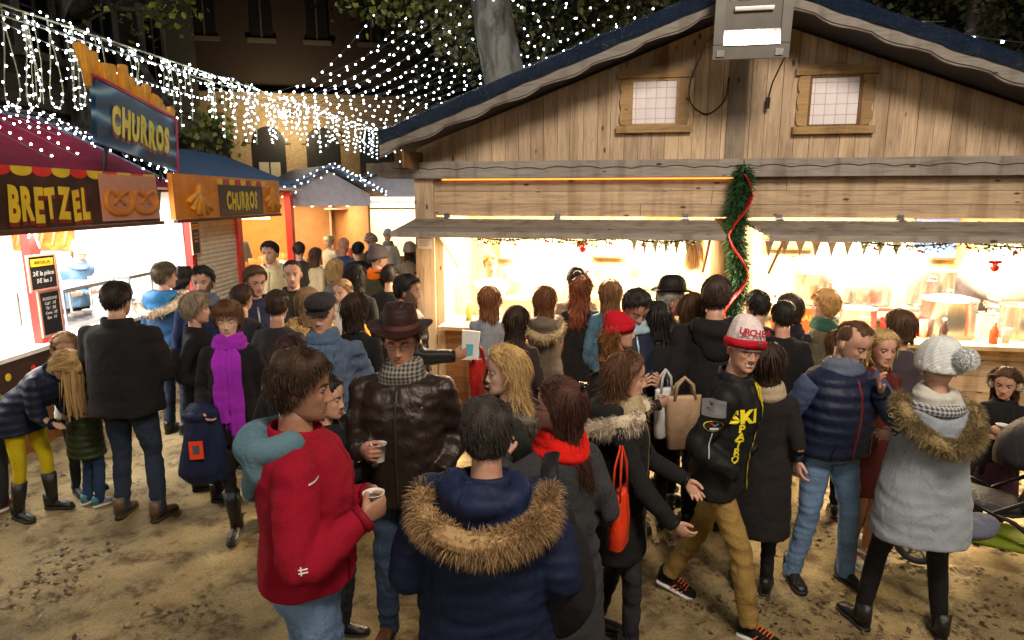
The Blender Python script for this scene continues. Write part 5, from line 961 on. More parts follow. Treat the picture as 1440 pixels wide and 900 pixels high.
        br.inputs['Scale'].default_value = 1; br.inputs['Mortar Size'].default_value = .0045; br.inputs['Brick Width'].default_value = .098; br.inputs['Row Height'].default_value = .098; br.inputs['Mortar Smooth'].default_value = .4
        sx_ = s.n('ShaderNodeSeparateXYZ'); cb = s.n('ShaderNodeCombineXYZ'); s.l(c, 'Vector', sx_, 'Vector'); s.l(sx_, 'X', cb, 'X'); s.l(sx_, 'Z', cb, 'Y'); s.l(cb, 'Vector', br, 'Vector'); s.l(br, 'Color', s.b, 'Base Color'); s.b.inputs['Roughness'].default_value = .7
        m = MB(); xx = np.linspace(x0+.02, x1-.02, 30); m.grid(np.array([[(a, -.010+.003*math.sin(a*70), z) for a in xx] for z in (z0+.015, z1-.02)]), 0, False, False); m.build('window_pane', s.m, fo, True)
chalet()
# floodlight on the gable
def flood():
    r = empty('floodlight', hut(-.07, -.84, 3.50), HZ, label='grey square floodlight hanging under the gable peak with loose cables', cat='floodlight')
    t = lambda v: v@np.array(Matrix.Rotation(R(7), 3, 'X')).T
    m = MB(); m.box((-.30, -.10, 0), (.30, -.06, .62)); m.add([(-.30, -.06, 0), (.30, -.06, 0), (.30, -.06, .62), (-.30, -.06, .62), (-.16, .12, .12), (.16, .12, .12), (.16, .12, .52), (-.16, .12, .52)], [(0, 1, 5, 4), (1, 2, 6, 5), (2, 3, 7, 6), (3, 0, 4, 7), (4, 5, 6, 7)])
    m.apply(t); m.build('housing', plain((.09, .088, .08), .5, .3, name='cast_metal', bump=.2), r)
    m = MB(); fn = []; 
    for a, b in (((-.30, 0), (.30, .11)), ((-.30, .55), (.30, .62)), ((-.30, .115), (-.22, .545)), ((.22, .115), (.30, .545))): m.box((a[0], -.118, a[1]), (b[0], -.102, b[1]))
    m.apply(t); m.build('bezel', plain((.11, .107, .097), .45, .3, name='cast_metal'), r)
    s = NT('reflector'); c = s.coords((1, 1, 1)); w = s.noise(c, 6, 3, .6, 1.5); rp = s.ramp(w, 'Fac', [(.35, (.25, .2, .17)), (.5, (.6, .66, .74)), (.65, (.95, .98, 1))]); s.l(rp, 'Color', s.b, 'Base Color'); s.b.inputs['Metallic'].default_value = .8; s.b.inputs['Roughness'].default_value = .25
    m = MB(); G = np.array([[(x, -.104+.03*math.cos(z_*3), .33+.225*z_) for x in (-.22, .22)] for z_ in np.linspace(-1, 1, 9)]); m.grid(G, 0, False, False); m.apply(t); m.build('reflector', s.m, r, True)
    m = MB(); m.tube([(-.15, -.125, .375), (.15, -.125, .375)], .018, 10); m.apply(t); m.build('lamp_tube', plain((.8, .85, .9), .1, name='bulb_glass'), r)
    for x in (-.24, .22):
        m = MB(); m.box((x-.03, -.135, .02), (x+.03, -.119, .07)); m.apply(t); m.build('clip', STEEL, r)
    m = MB(); m.tube([(0, .10, .30), (0, .4, .42), (0, .83, .45)], .025, 8); m.build('bracket', BLACK, r)
    for pts in ([(-.27, -.05, .22), (-.36, -.02, .12), (-.42, .2, -.05), (-.40, .255, -.24), (-.22, .26, -.36), (-.05, .26, -.22), (-.04, .25, .0)], [(.27, -.05, .2), (.33, .0, .1), (.34, .22, -.08), (.33, .25, -.22)]):
        p = np.array(pts); p[:, 1] = np.where(p[:, 1] > .1, p[:, 1]*3.15, p[:, 1]); t_ = np.linspace(0, len(p)-1, 40); P = np.stack([np.interp(t_, range(len(p)), p[:, i]) for i in range(3)], 1)
        for _ in range(6): P[1:-1] = (P[:-2]+P[1:-1]*2+P[2:])/4
        m = MB(); m.tube(P, .007, 6); m.build('cable', plain((.02, .015, .012), .6, name='cable'), r, True)
    m = MB(); m.tube([(.33, .77, -.20), (.325, .77, -.30)], .02, 8); m.build('plug', BLACK, r)
flood()
# ------------------------------------------------------------------ greenery and bunting on the chalet
def leafball(P, n, size, seed, mb=None, droop=.3):
    g = np.random.default_rng(seed); P = np.asarray(P); i = g.integers(0, len(P), n); b = P[i]+g.normal(size=(n, 3))*size*.9; mb = mb or MB(); an = unit(g.normal(size=(n, 3))+np.array((0, -.3, -droop))); s = unit(np.cross(an, g.normal(size=(n, 3)))); L = size*g.uniform(.6, 1.3, n)[:, None]
    V = np.stack([b, b+an*L*.5+s*L*.32, b+an*L, b+an*L*.5-s*L*.32], 1).reshape(-1, 3); mb.add(V, [(4*k, 4*k+1, 4*k+2, 4*k+3) for k in range(n)]); return mb
GREEN = leafmat((.015, .06, .02), (.03, .13, .035), 'garland_green'); BERRY = plain((.5, .01, .01), .3, name='berry')
def vgarland():
    r = empty('pine_garland', hut(.0, -.16, 0), HZ, label='thick green pine garland with red ribbon wound down the central post', cat='garland'); z = np.linspace(.95, 2.62, 60); P = np.stack([.05+.03*np.sin(z*5), -.02+.0*z, z], 1)
    m = MB(); n = 5200; i = rng.integers(0, 60, n); d = unit(rng.normal(size=(n, 3))*np.array((1, 1, .6))); spikes(P[i]+d*.03+rng.normal(size=(n, 3))*np.array((.01, .01, .02)), d, rng.uniform(.06, .14, n), .012, (0, 0, -.3), mb=m); m.tube(P, .035, 8); m.build('needles', GREEN, r)
    m = MB(); m.tube([(.05+.085*math.sin(a*2.2), -.02-.085*abs(math.cos(a*2.2))-.01, 2.58-.27*a) for a in np.linspace(0, 5.6, 90)], .036, 8, flat=(1.3, .22)); m.build('ribbon', plain((.55, .01, .02), .4, name='red_ribbon'), r, True)
vgarland()
def hgarland(x0, x1, z, y, label, sags=3):
    r = empty('leaf_garland', hut(0, y, 0), HZ, label=label, cat='garland', group='leafy garlands under the hatches'); x = np.linspace(x0, x1, 160); zz = z-.045*np.abs(np.sin((x-x0)/(x1-x0)*PI*sags)); P = np.stack([x, 0*x, zz], 1)
    m = MB(); m.tube(P, .008, 6); m.build('stem', plain((.03, .02, .01), .8, name='stem'), r); leafball(P[::1], 900, .030, 3).build('leaves', leafmat((.02, .07, .02), (.05, .17, .04), 'garland_leaf'), r)
    for k in range(7):
        q = P[int((k+.5)*22)]; m = MB(); m.ell(q+np.array((0, -.02, -.04)), .014, 8, 6); m.ell(q+np.array((.02, -.015, -.05)), .012, 8, 6); m.build('berry', BERRY, r, True)
hgarland(-2.55, -.35, 2.0, -.60, 'leafy green garland with red berries strung under the hatch beside the corner post')
hgarland(.95, 3.6, 1.99, -.62, 'leafy green garland strung under the hatch over the steaming pots')
def bunting(x0, x1, z, label, n):
    r = empty('bunting', hut(0, -.45, 0), HZ, label=label, cat='bunting', group='white bunting under the hatches'); m = MB(); m.tube([(x0, 0, z), ((x0+x1)/2, 0, z-.02), (x1, 0, z)], .004, 5); m.build('cord', WHITE, r)
    for k in range(n):
        x = x0+(x1-x0)*(k+.5)/n; w = (x1-x0)/n*.30; zz = z-.015; h = .12+.03*rng.random(); m = MB(); G = np.array([[(x-w, 0, zz), (x, .01, zz), (x+w, 0, zz)], [(x-w*.5, -.012, zz-h*.5), (x, .008, zz-h*.5), (x+w*.5, .0, zz-h*.5)], [(x-w*.1, .0, zz-h), (x, 0, zz-h), (x+w*.1, 0, zz-h)]]); m.grid(G, 0, False, False); m.build('pennant', plain((.8, .76, .68), .8, name='cotton'), r, True)
bunting(.22, 1.45, 1.98, 'white cotton pennants under the hatch just beside the pine garland', 9); bunting(-1.0, -.3, 1.98, 'short row of white pennants under the hatch near the bowler hat', 7)
def paper(name, o, x, y, w, h, mt, label, cat, parts=None, thick=.012):
    fn = frame_fn(o, x, y); m = MB(); m.box((-w/2, -h/2, -thick), (w/2, h/2, 0)); m.apply(fn); r = m.build(name, mt); tag(r, label, cat)
    for nm, mb, mm in parts or (): mb.apply(fn); mb.build(nm, mm, r)
    return r
HXv = np.array((math.cos(HZ), math.sin(HZ), 0)); HY = np.array((-math.sin(HZ), math.cos(HZ), 0)); UP = np.array((0, 0, 1.))
INK = plain((.03, .03, .04), .7, name='ink')
m = MB(); [m.box((-.055, .03-.018*k, .001), (.055-.02*(k % 2), .034-.018*k, .002)) for k in range(4)]
paper('notice', hut(-3.2, -.055, 1.87), HXv, UP, .16, .11, plain((.7, .66, .66), .7, name='paper'), 'small white paper notice pinned to the corner post of the chalet', 'notice', [('text_lines', m, INK)], .003)
m = text_mb('VIN  CHAUD', .08, .002).apply(lambda v: v+np.array((0, .06, .002)))
paper('price_sign', hut(.62, -.315, 1.16), HXv, unit(UP+.2*HY), .46, .30, plain((.85, .16, .015), .5, name='orange_card'), 'orange card leaning on the counter beside the pine garland', 'sign', [('lettering', m, plain((.9, .55, .1), .5, name='yellow_ink'))])
m = text_mb('THE', .15, .006).apply(lambda v: v+np.array((0, .02, .002)))
paper('price_sign', hut(-.95, -.315, 1.12), HXv, UP, .34, .22, plain((.6, .35, .33), .5, name='pink_card'), 'pink lettered card on the counter beside the bowler hat man', 'sign', [('lettering', m, plain((.35, .02, .06), .5, name='red_ink'))])
# ------------------------------------------------------------------ pots, cups, crates on the counters
def pot(x, y, z, rad, h, lid, label, ladle=False):
    r = empty('stock_pot', hut(x, y, z), rng.uniform(0, 6), label=label, cat='pot', group='steel pots on the chalet counters'); m = MB(); m.lathe([(0, .0), (rad, .0), (rad*1.01, .01), (rad, h*.5), (rad*1.0, h*.97), (rad*1.05, h), (rad*1.05, h+.008), (rad*.97, h), (rad*.96, .02), (0, .02)], 40); m.build('pan', STEEL, r, True)
    for sg in (-1, 1):
        m = MB(); m.tube([(sg*rad, -.05, h*.75), (sg*(rad+.045), -.045, h*.76), (sg*(rad+.05), .045, h*.76), (sg*rad, .05, h*.75)], .009, 8); m.build('handle', STEEL, r, True)
    if lid:
        m = MB(); m.lathe([(rad*1.04, h+.012), (rad*1.03, h+.02), (rad*.6, h+.045), (.02, h+.05), (.018, h+.08), (.03, h+.085), (.03, h+.1), (0, h+.102)], 32); m.build('lid', STEEL, r, True)
    else: m = MB(); m.lathe([(0, h*.8), (rad*.955, h*.8)], 32); m.build('soup', plain((.2, .05, .02), .2, name='broth'), r)
    if ladle: m = MB(); m.tube([(rad*.5, 0, h*.8), (rad*.9, .02, h+.15), (rad*1.05, .03, h+.3)], .007, 6); m.build('ladle', STEEL, r, True)
for x, y, z, rr, h, lid, lb, ld in [(.52, .22, 1.005, .19, .27, 1, 'steel pot with lid behind the orange card', 0), (1.35, .25, 1.005, .17, .24, 0, 'open steel pot on the counter behind the blond person with green scarf', 1), (2.15, .18, 1.005, .24, .36, 1, 'large lidded steel pot on the counter above the mohawk man', 0),
    (2.85, .2, 1.005, .21, .32, 0, 'open steaming pot between the big lidded pot and the grey jacket vendor', 1), (1.05, .85, 1.2, .20, .34, 0, 'tall pot on the rear stand behind the counter, nearest the garland', 0), (1.65, .95, 1.2, .24, .40, 1, 'tall lidded pot on the rear stand between two others', 0), (2.3, .95, 1.2, .22, .38, 0, 'tall open pot on the rear stand nearest the vendors', 0),
    (-2.2, .2, 1.005, .19, .26, 0, 'open steel pot on the counter before the woman in the grey coat', 1), (-1.45, .22, 1.005, .2, .3, 1, 'lidded steel pot on the counter between the long-haired women', 0), (-.62, .2, 1.005, .2, .3, 0, 'open steaming pot on the counter behind the bowler hat', 1)]: pot(x, y, z, rr, h, lid, lb, ld)
m = MB(); m.box((.8, .62, 1.16), (2.65, 1.25, 1.195)); [m.box((a, .64+b, .06), (a+.05, .69+b, 1.16)) for a in (.82, 2.58) for b in (0, .55)]; o = m.build('pot_stand', STEEL, loc=hut(0, 0, 0)); o.rotation_euler.z = HZ; tag(o, 'low steel stand carrying three tall pots behind the counter', 'stand')
def cstack(x, y, z, n, label):
    r = MB(); 
    for k in range(n): r.lathe([(0, .012*k), (.026, .012*k), (.037, .012*k+.08), (.039, .012*k+.083), (.036, .012*k+.083), (.026, .012*k+.004), (0, .012*k+.004)], 18)
    o = r.build('cup_stack', plain((.82, .8, .76), .5, name='paper', var=.03), smooth=True, loc=hut(x, y, z)); tag(o, label, 'cup stack', 'stacks of white paper cups')
for k, (x, y, n) in enumerate([(.86, .5, 10), (.99, .45, 7), (.75, .58, 12), (1.88, .02, 9), (2.55, -.1, 6), (-2.6, .05, 14), (-1.85, -.05, 8)]): cstack(x, y, 1.005, n, ['tallest stack of white cups beside the garland post', 'shorter stack of white cups beside the open pot', 'stack of white cups touching the lidded pot', 'cup stack in front of the big lidded pot', 'low cup stack near the fruit tray', 'tall white cup stack at the corner post end of the counter', 'cup stack between two steel pots before the queue'][k])
def crate(x, y, z, w, d, h, col, label, items=None):
    r = empty('crate', hut(x, y, z), HZ+R(rng.uniform(-12, 12)), label=label, cat='crate'); m = MB()
    for k in range(3): zz = k*h/3; m.box((-w/2, -d/2, zz), (w/2, -d/2+.012, zz+h/3-.01)); m.box((-w/2, d/2-.012, zz), (w/2, d/2, zz+h/3-.01)); m.box((-w/2, -d/2+.013, zz), (-w/2+.012, d/2-.013, zz+h/3-.01)); m.box((w/2-.012, -d/2+.013, zz), (w/2, d/2-.013, zz+h/3-.01))
    m.box((-w/2+.013, -d/2+.013, 0), (w/2-.013, d/2-.013, .012)); m.build('box', plain(col, .6, name='crate_paint'), r)
    if items:
        for k in range(items[0]):
            m = MB(); m.ell((0, 0, 0), .034, 12, 8); m.build('fruit', plain(items[1], .5, name='fruit_peel', bump=.2), r, True, loc=(rng.uniform(-w/2+.05, w/2-.05), rng.uniform(-d/2+.05, d/2-.05), h*.75+rng.uniform(0, .05)))
crate(1.78, .2, 1.005, .34, .28, .16, (.55, .03, .02), 'red crate of fruit on the counter beside the mohawk man', (18, (.5, .05, .02))); crate(3.3, .02, 1.005, .42, .3, .07, (.5, .4, .25), 'shallow tray of oranges at the far end of the counter', (20, (.85, .3, .03)))
crate(2.62, .35, 1.005, .3, .24, .2, (.75, .72, .68), 'white carton on the counter between two large pots')
for k, (x, y, c, lb) in enumerate([(2.0, -.12, (.05, .03, .03), 'dark jar on the counter below the big lidded pot'), (2.42, -.15, (.5, .08, .03), 'red sauce bottle on the counter near the white carton'), (-2.75, .1, (.3, .3, .1), 'green bottle at the corner post end of the counter'), (-1.05, .0, (.6, .3, .05), 'amber bottle on the counter behind the queue')]):
    r = MB(); r.lathe([(0, 0), (.035, 0), (.036, .12), (.014, .17), (.013, .21), (0, .211)], 16); o = r.build('bottle', plain(c, .2, name='glass_bottle'), smooth=True, loc=hut(x, y, 1.005)); tag(o, lb, 'bottle'); q = MB(); q.lathe([(.016, .205), (.016, .225), (0, .226)], 12); q.build('cap', WHITE, o, True)
def hang(x, y, z, label):
    r = empty('hanging_ornament', hut(x, y, z), HZ, label=label, cat='ornament', group='red ornaments hanging in the hatches'); m = MB(); m.tube([(0, 0, 0), (0, 0, .12)], .003, 5); m.build('thread', BLACK, r); m = MB(); m.ell((0, 0, -.03), (.035, .035, .04), 14, 10); m.lathe([(.01, .008), (.01, .02), (0, .02)], 8); m.build('bauble', plain((.6, .02, .02), .25, name='red_gloss'), r, True)
    for sg in (-1, 1): m = MB(); m.ell((sg*.03, 0, .02), (.03, .012, .018), 10, 6); m.build('bow', plain((.6, .02, .02), .4, name='red_ribbon'), r, True)
for x, z, lb in ((-1.45, 1.90, 'red bow and bauble hanging over the long-haired women'), (-1.44, 1.62, 'small red bauble hanging lower on the same hatch'), (2.22, 1.78, 'red bauble hanging over the big lidded pot')): hang(x, -.4, z, lb)
# sausages / hams on hooks and shelves at the back
for k, (x, z, w, h) in enumerate([(-2.6, 1.5, .5, .5), (-1.2, 1.55, .6, .35), (-.55, 1.65, .45, .5), (1.3, 1.7, .9, .3), (2.9, 1.6, .5, .5)]):
    c = [(.5, .48, .42), (.45, .38, .28), (.5, .2, .05), (.3, .2, .12), (.08, .15, .5)][k]; m = MB(); m.box((-w/2, 0, 0), (w/2, .05, h)); r = m.build('cupboard', plain(c, .6, name='cupboard_paint'), loc=hut(x, 2.4, z)); r.rotation_euler.z = HZ; tag(r, ['pale cupboard on the back wall nearest the corner post', 'beige framed panel on the back wall above the queue', 'orange panel on the back wall beside the central post', 'long brown panel on the back wall over the pots', 'blue panel on the back wall behind the two vendors'][k], 'wall panel')
    [MB().box((-w/2-.02, -.02, a_), (w/2+.02, .05, a_+.023)).build('rail', WOODD, r) for a_ in (h+.002, -.025)]
r = empty('straw_broom', hut(-.32, .25, 1.62), HZ, label='straw bundle hanging inside the hatch beside the centre post', cat='straw bundle'); m = MB(); n = 500; b = np.stack([rng.normal(0, .02, n), rng.normal(0, .02, n), np.full(n, .42)], 1); spikes(b, unit(np.stack([rng.normal(0, .10, n), rng.normal(0, .1, n), -np.ones(n)], 1)), .45, .012, mb=m); m.build('straw', leafmat((.35, .2, .07), (.5, .32, .12), 'straw'), r)

# ------------------------------------------------------------------ left hand row of stalls
def corrug(lo, hi, axis, n, amp, c, rough=.6, name='corrugated_sheet'): pass
SX = -4.1
def fun_text(txt, size, bold, seed=1, gap=.62, shear=.12, width=None):
    g = np.random.default_rng(seed); out = MB(); ws = []; parts = []
    for ch in txt:
        t = text_mb(ch, size*g.uniform(.94, 1.10), bold, shear); v = t.verts(); parts.append(t); ws.append(v[:, 0].max()-v[:, 0].min())
    tot = sum(ws)+gap*.06*size*(len(txt)-1); x = -tot/2
    for t, w_ in zip(parts, ws):
        a = g.uniform(-.10, .10); c, s_ = math.cos(a), math.sin(a); v = t.verts(); cx = (v[:, 0].max()+v[:, 0].min())/2; cy = (v[:, 1].max()+v[:, 1].min())/2; dy = g.uniform(-.04, .04)*size
        out.join(t, 0, lambda q, cx=cx, cy=cy, dy=dy, c=c, s_=s_, x=x, w_=w_: np.stack([(q[:, 0]-cx)*c-(q[:, 1]-cy)*s_+x+w_/2, (q[:, 0]-cx)*s_+(q[:, 1]-cy)*c+dy, q[:, 2]], 1)); x += w_+gap*.06*size
    if width: k = width/(tot+1e-6); out.apply(lambda q: q*np.array((k, 1, 1)))
    return out
def bretzel():
    r = empty('pretzel_stall', (0, 0, 0), label='red roofed pretzel stall with brightly lit counter', cat='market stall')
    tarp = plain((.17, .006, .022), .9, name='red_tarpaulin', bump=.25, bscale=8, spec=.1)
    y0, y1, xe, xb, ze, zr, xr = 2.6, 8.5, -4.19, -7.2, 2.44, 3.28, -5.6
    m = MB(); A = [(xe, y0, ze), (xe, y1, ze), (xb, y1, ze), (xb, y0, ze), (xr, y0+1.2, zr), (xr, y1-.6, zr)]
    def quad(m, a, b, c, d, nu, nv, amp):
        a, b, c, d = map(np.array, (a, b, c, d)); G = []; nn = unit(np.cross(b-a, d-a))
        for v in np.linspace(0, 1, nv): G.append([(a*(1-v)+d*v)*(1-u)+(b*(1-v)+c*v)*u-nn*amp*math.sin(PI*u)*math.sin(PI*v)*.3+nn*.006*math.sin(v*nv*2.1) for u in np.linspace(0, 1, nu)])
        m.grid(np.array(G), 0, False, False)
    quad(m, A[0], A[1], A[5], A[4], 30, 24, .05); quad(m, A[1], A[2], A[5], A[5], 24, 24, .05); quad(m, A[2], A[3], A[4], A[5], 10, 8, .02); quad(m, A[3], A[0], A[4], A[4], 10, 8, .02); m.build('roof', tarp, r, True)
    m = MB()
    for p in (A[1],): m.tube([A[5], p], .02, 6)
    m.tube([A[4], A[5]], .025, 6); m.build('ridge_trim', plain((.05, .09, .12), .5, name='trim'), r)
    # sign fascia
    m = MB(); m.box((-4.16, 2.8, 2.10), (-4.10, 7.55, 2.62)); f = m.build('sign_board', plain((.05, .016, .008), .6, name='sign_brown', var=.5), r)
    fn = frame_fn((-4.096, 5.90, 2.36), (0, 1, 0), (0, 0, 1)); yel = plain((.85, .62, .03), .5, name='sign_yellow'); ora = plain((.62, .22, .03), .6, name='dough')
    m = MB(); 
    for k in range(18): 
        a = -2.7+k*.24; q = np.linspace(0, PI, 10); m.add(np.array([(a+.12-.12*math.cos(t), .262-.05*math.sin(t)-.03, .001) for t in q]+[(a+.24, .262, .001), (a, .262, .001)]), [tuple(range(11, -1, -1))])
    m.M = [k % 2 for k in range(18)]; m.apply(fn); m.build('scalloped_border', [plain((.75, .03, .02), .5, name='sign_red'), yel], f)
    m = fun_text('BRETZEL', .36, .020, 4, width=1.02); m.apply(lambda v: fn(v+np.array((-.12, -.06, .008)))); 
    m2 = fun_text('BRETZEL', .36, .034, 4, width=1.04); m2.apply(lambda v: fn(v+np.array((-.105, -.08, .003)))); m2.build('letter_shadow', plain((.25, .02, .01), .6, name='sign_shadow'), f); m.build('lettering', yel, f)
    m = MB(); m.box((-4.096, 6.48, 2.13), (-4.092, 7.52, 2.60)); m.build('picture_panel', plain((.62, .30, .20), .6, name='sign_pale'), f)
    for cx in (6.77, 7.25):
        m = MB(); t = np.linspace(0, 1, 60); P = []
        for q in t:
            a = (q-.5)*2; y = .17*math.sin(a*PI*1.15)*(1.1-.2*abs(a)); z = -.15+.34*(1-math.cos(a*PI*1.0))*.5*(1.0 if abs(a) < .62 else 1-(abs(a)-.62)*1.9)
            P.append((-4.085, cx+y*1.3, 2.37+z*.95-.02))
        m.tube(P, [.020+.016*math.sin(PI*q) for q in t], 10); m.build('pretzel', ora, f, True)
    # red and orange stripes along the lower edge
    m = MB(); m.box((-4.13, 2.8, 2.06), (-4.08, 7.6, 2.098)); m.build('sign_edge', plain((.10, .03, .015), .6, name='edge_brown'), f)
    # posts
    for y in (3.6, 5.95, 8.9):
        m = MB(); w = .09 if y != 5.95 else .13
        m.box((-4.50, y-w/2, 1.0 if y != 8.9 else 0), (-4.42, y+w/2, 2.45)); m.build('post', RED, r)
    # counter
    m = MB(); m.box((-5.15, 2.8, .97), (-4.33, 8.85, 1.01)); m.build('counter_top', WHITE, r); m = MB()
    for k in range(3): m.box((-4.46, 2.8, .06+.2*k), (-4.42, 8.85, .255+.2*k))
    m.build('counter_front', plain((.30, .12, .035), .6, name='counter_panel', bump=.2), r)
    m = MB(); m.box((-4.44, 2.8, .68), (-4.405, 8.85, .955)); m.build('counter_band', plain((.05, .02, .015), .6, name='sign_brown'), r)
    for k in range(16): m = MB(); m.ell((-4.40, 3.6+k*.3, .82), (.006, .035, .035), 12, 8); m.build('painted_dot', [yel, plain((.75, .03, .02), .5, name='sign_red'), WHITE][k % 3], r)
    for nm, lo, hi, mt in (('back_wall', (-7.0, 2.6, 0), (-6.94, 8.9, 2.5), WHITE), ('side_wall', (-6.93, 8.86, 0), (-4.52, 8.9, 2.5), WHITE), ('ceiling', (-6.93, 2.6, 2.46), (-4.2, 8.9, 2.49), WHITE)):
        m = MB(); m.box(lo, hi); m.build(nm, mt, r)
    # plastic screens and warming cabinet
    for y, w, c, lb in ((4.6, .9, (.7, .25, .04), 'orange warming cabinet on the pretzel counter nearest the camera'), (6.9, .8, (.75, .72, .7), 'white warming cabinet on the pretzel counter beside the vendor'), (7.9, .5, (.7, .69, .66), 'pale glass fronted case at the end of the pretzel counter')):
        m = MB(); m.box((-5.1, y-w/2, 1.012), (-4.6, y+w/2, 1.06)); m.box((-5.1, y-w/2, 1.40), (-4.6, y+w/2, 1.44)); [m.box((a, b, 1.061), (a+.02, b+.02, 1.399)) for a in (-5.1, -4.62) for b in (y-w/2, y+w/2-.02)]; o = m.build('warming_cabinet', STEEL); tag(o, lb, 'cabinet'); m = MB()
        for k in range(5): m.lathe([(.02, 0), (.05, .0), (.06, .02), (.05, .04), (.02, .04)], 12, c=(-4.85, y-w/2+.1+k*(w-.2)/4, 1.075))
        m.build('pastry', plain(c, .6, name='pastry'), o, True)
    # diagonal tapes on the red post
    for s_ in (0, 1): m = MB(); m.tube([(-4.415, 5.90+.12*s_-.02, 2.0-.1*s_), (-4.415, 6.02-.12*s_, 2.35-.1*s_)], .008, 5); m.build('tape', WHITE, r)
bretzel()
m = MB(); m.box((-6.85, 8.82, 1.66), (-6.0, 8.84, 2.40)); r = m.build('poster', plain((.80, .20, .03), .6, name='orange_poster', var=.6)); tag(r, 'orange and red poster on the inner end wall of the pretzel stall', 'poster')
for k in range(5): m = MB(); m.tube([(-6.78+.16*k, 8.812, 1.72), (-6.70+.16*k, 8.812, 2.0), (-6.76+.17*k, 8.812, 2.34)], .022, 6); m.build('painted_pastry', plain((.75, .45, .2), .6, name='pastry'), r, True)
def chalk(o, w, h, yaw, lines, label, head=None):
    x = np.array((math.sin(R(yaw)), math.cos(R(yaw)), 0)); parts = []; ch = plain((.75, .73, .68), .8, name='chalk')
    fr = MB(); [fr.box((a, b, -.012), (c, d, .006)) for a, b, c, d in ((-w/2-.02, -h/2-.02, w/2+.02, -h/2), (-w/2-.02, h/2, w/2+.02, h/2+.02), (-w/2-.02, -h/2, -w/2, h/2), (w/2, -h/2, w/2+.02, h/2))]; parts.append(('frame', fr, plain((.65, .30, .22), .5, name='frame_paint')))
    z = h/2-.05
    if head:
        b = MB(); b.box((-w*.44, h/2-.09, .001), (w*.44, h/2-.02, .003)); parts.append(('title_band', b, plain((.85, .5, .02), .5, name='yellow_band'))); t = text_mb(head, min(.05, w*.85/len(head)*1.35), .001).apply(lambda v: v+np.array((0, h/2-.055, .004))); parts.append(('title', t, BLACK)); z -= .09
    for L, sz in lines: t = text_mb(L, sz, .0015, .12).apply(lambda v, z=z: v+np.array((0, z-sz*.3, .003))); parts.append(('chalk_line', t, ch)); z -= sz*1.25
    paper('chalkboard', o, x, (0, 0, 1), w, h, BLACK, label, 'chalkboard', parts)
chalk((-4.36, 5.93, 1.68), .30, .30, 4, [('2€ la pièce', .055), ('5€ les 3', .055)], 'black price board with yellow heading on the near red post', 'BRETZEL 2€')
chalk((-4.37, 5.98, 1.29), .22, .40, 6, [('BOISSONS', .036), ('Café  1€', .036), ('Thé  2€', .036), ('Coca  2€', .036), ('Eau  1€', .036)], 'narrow chalk drinks list low on the near red post')
chalk((-4.38, 8.92, 1.82), .20, .42, 0, [('6 / 3€', .04), ('12 / 5€', .04), ('sucre', .04)], 'tall narrow price board on the red post by the white shutter', 'CHURROS')
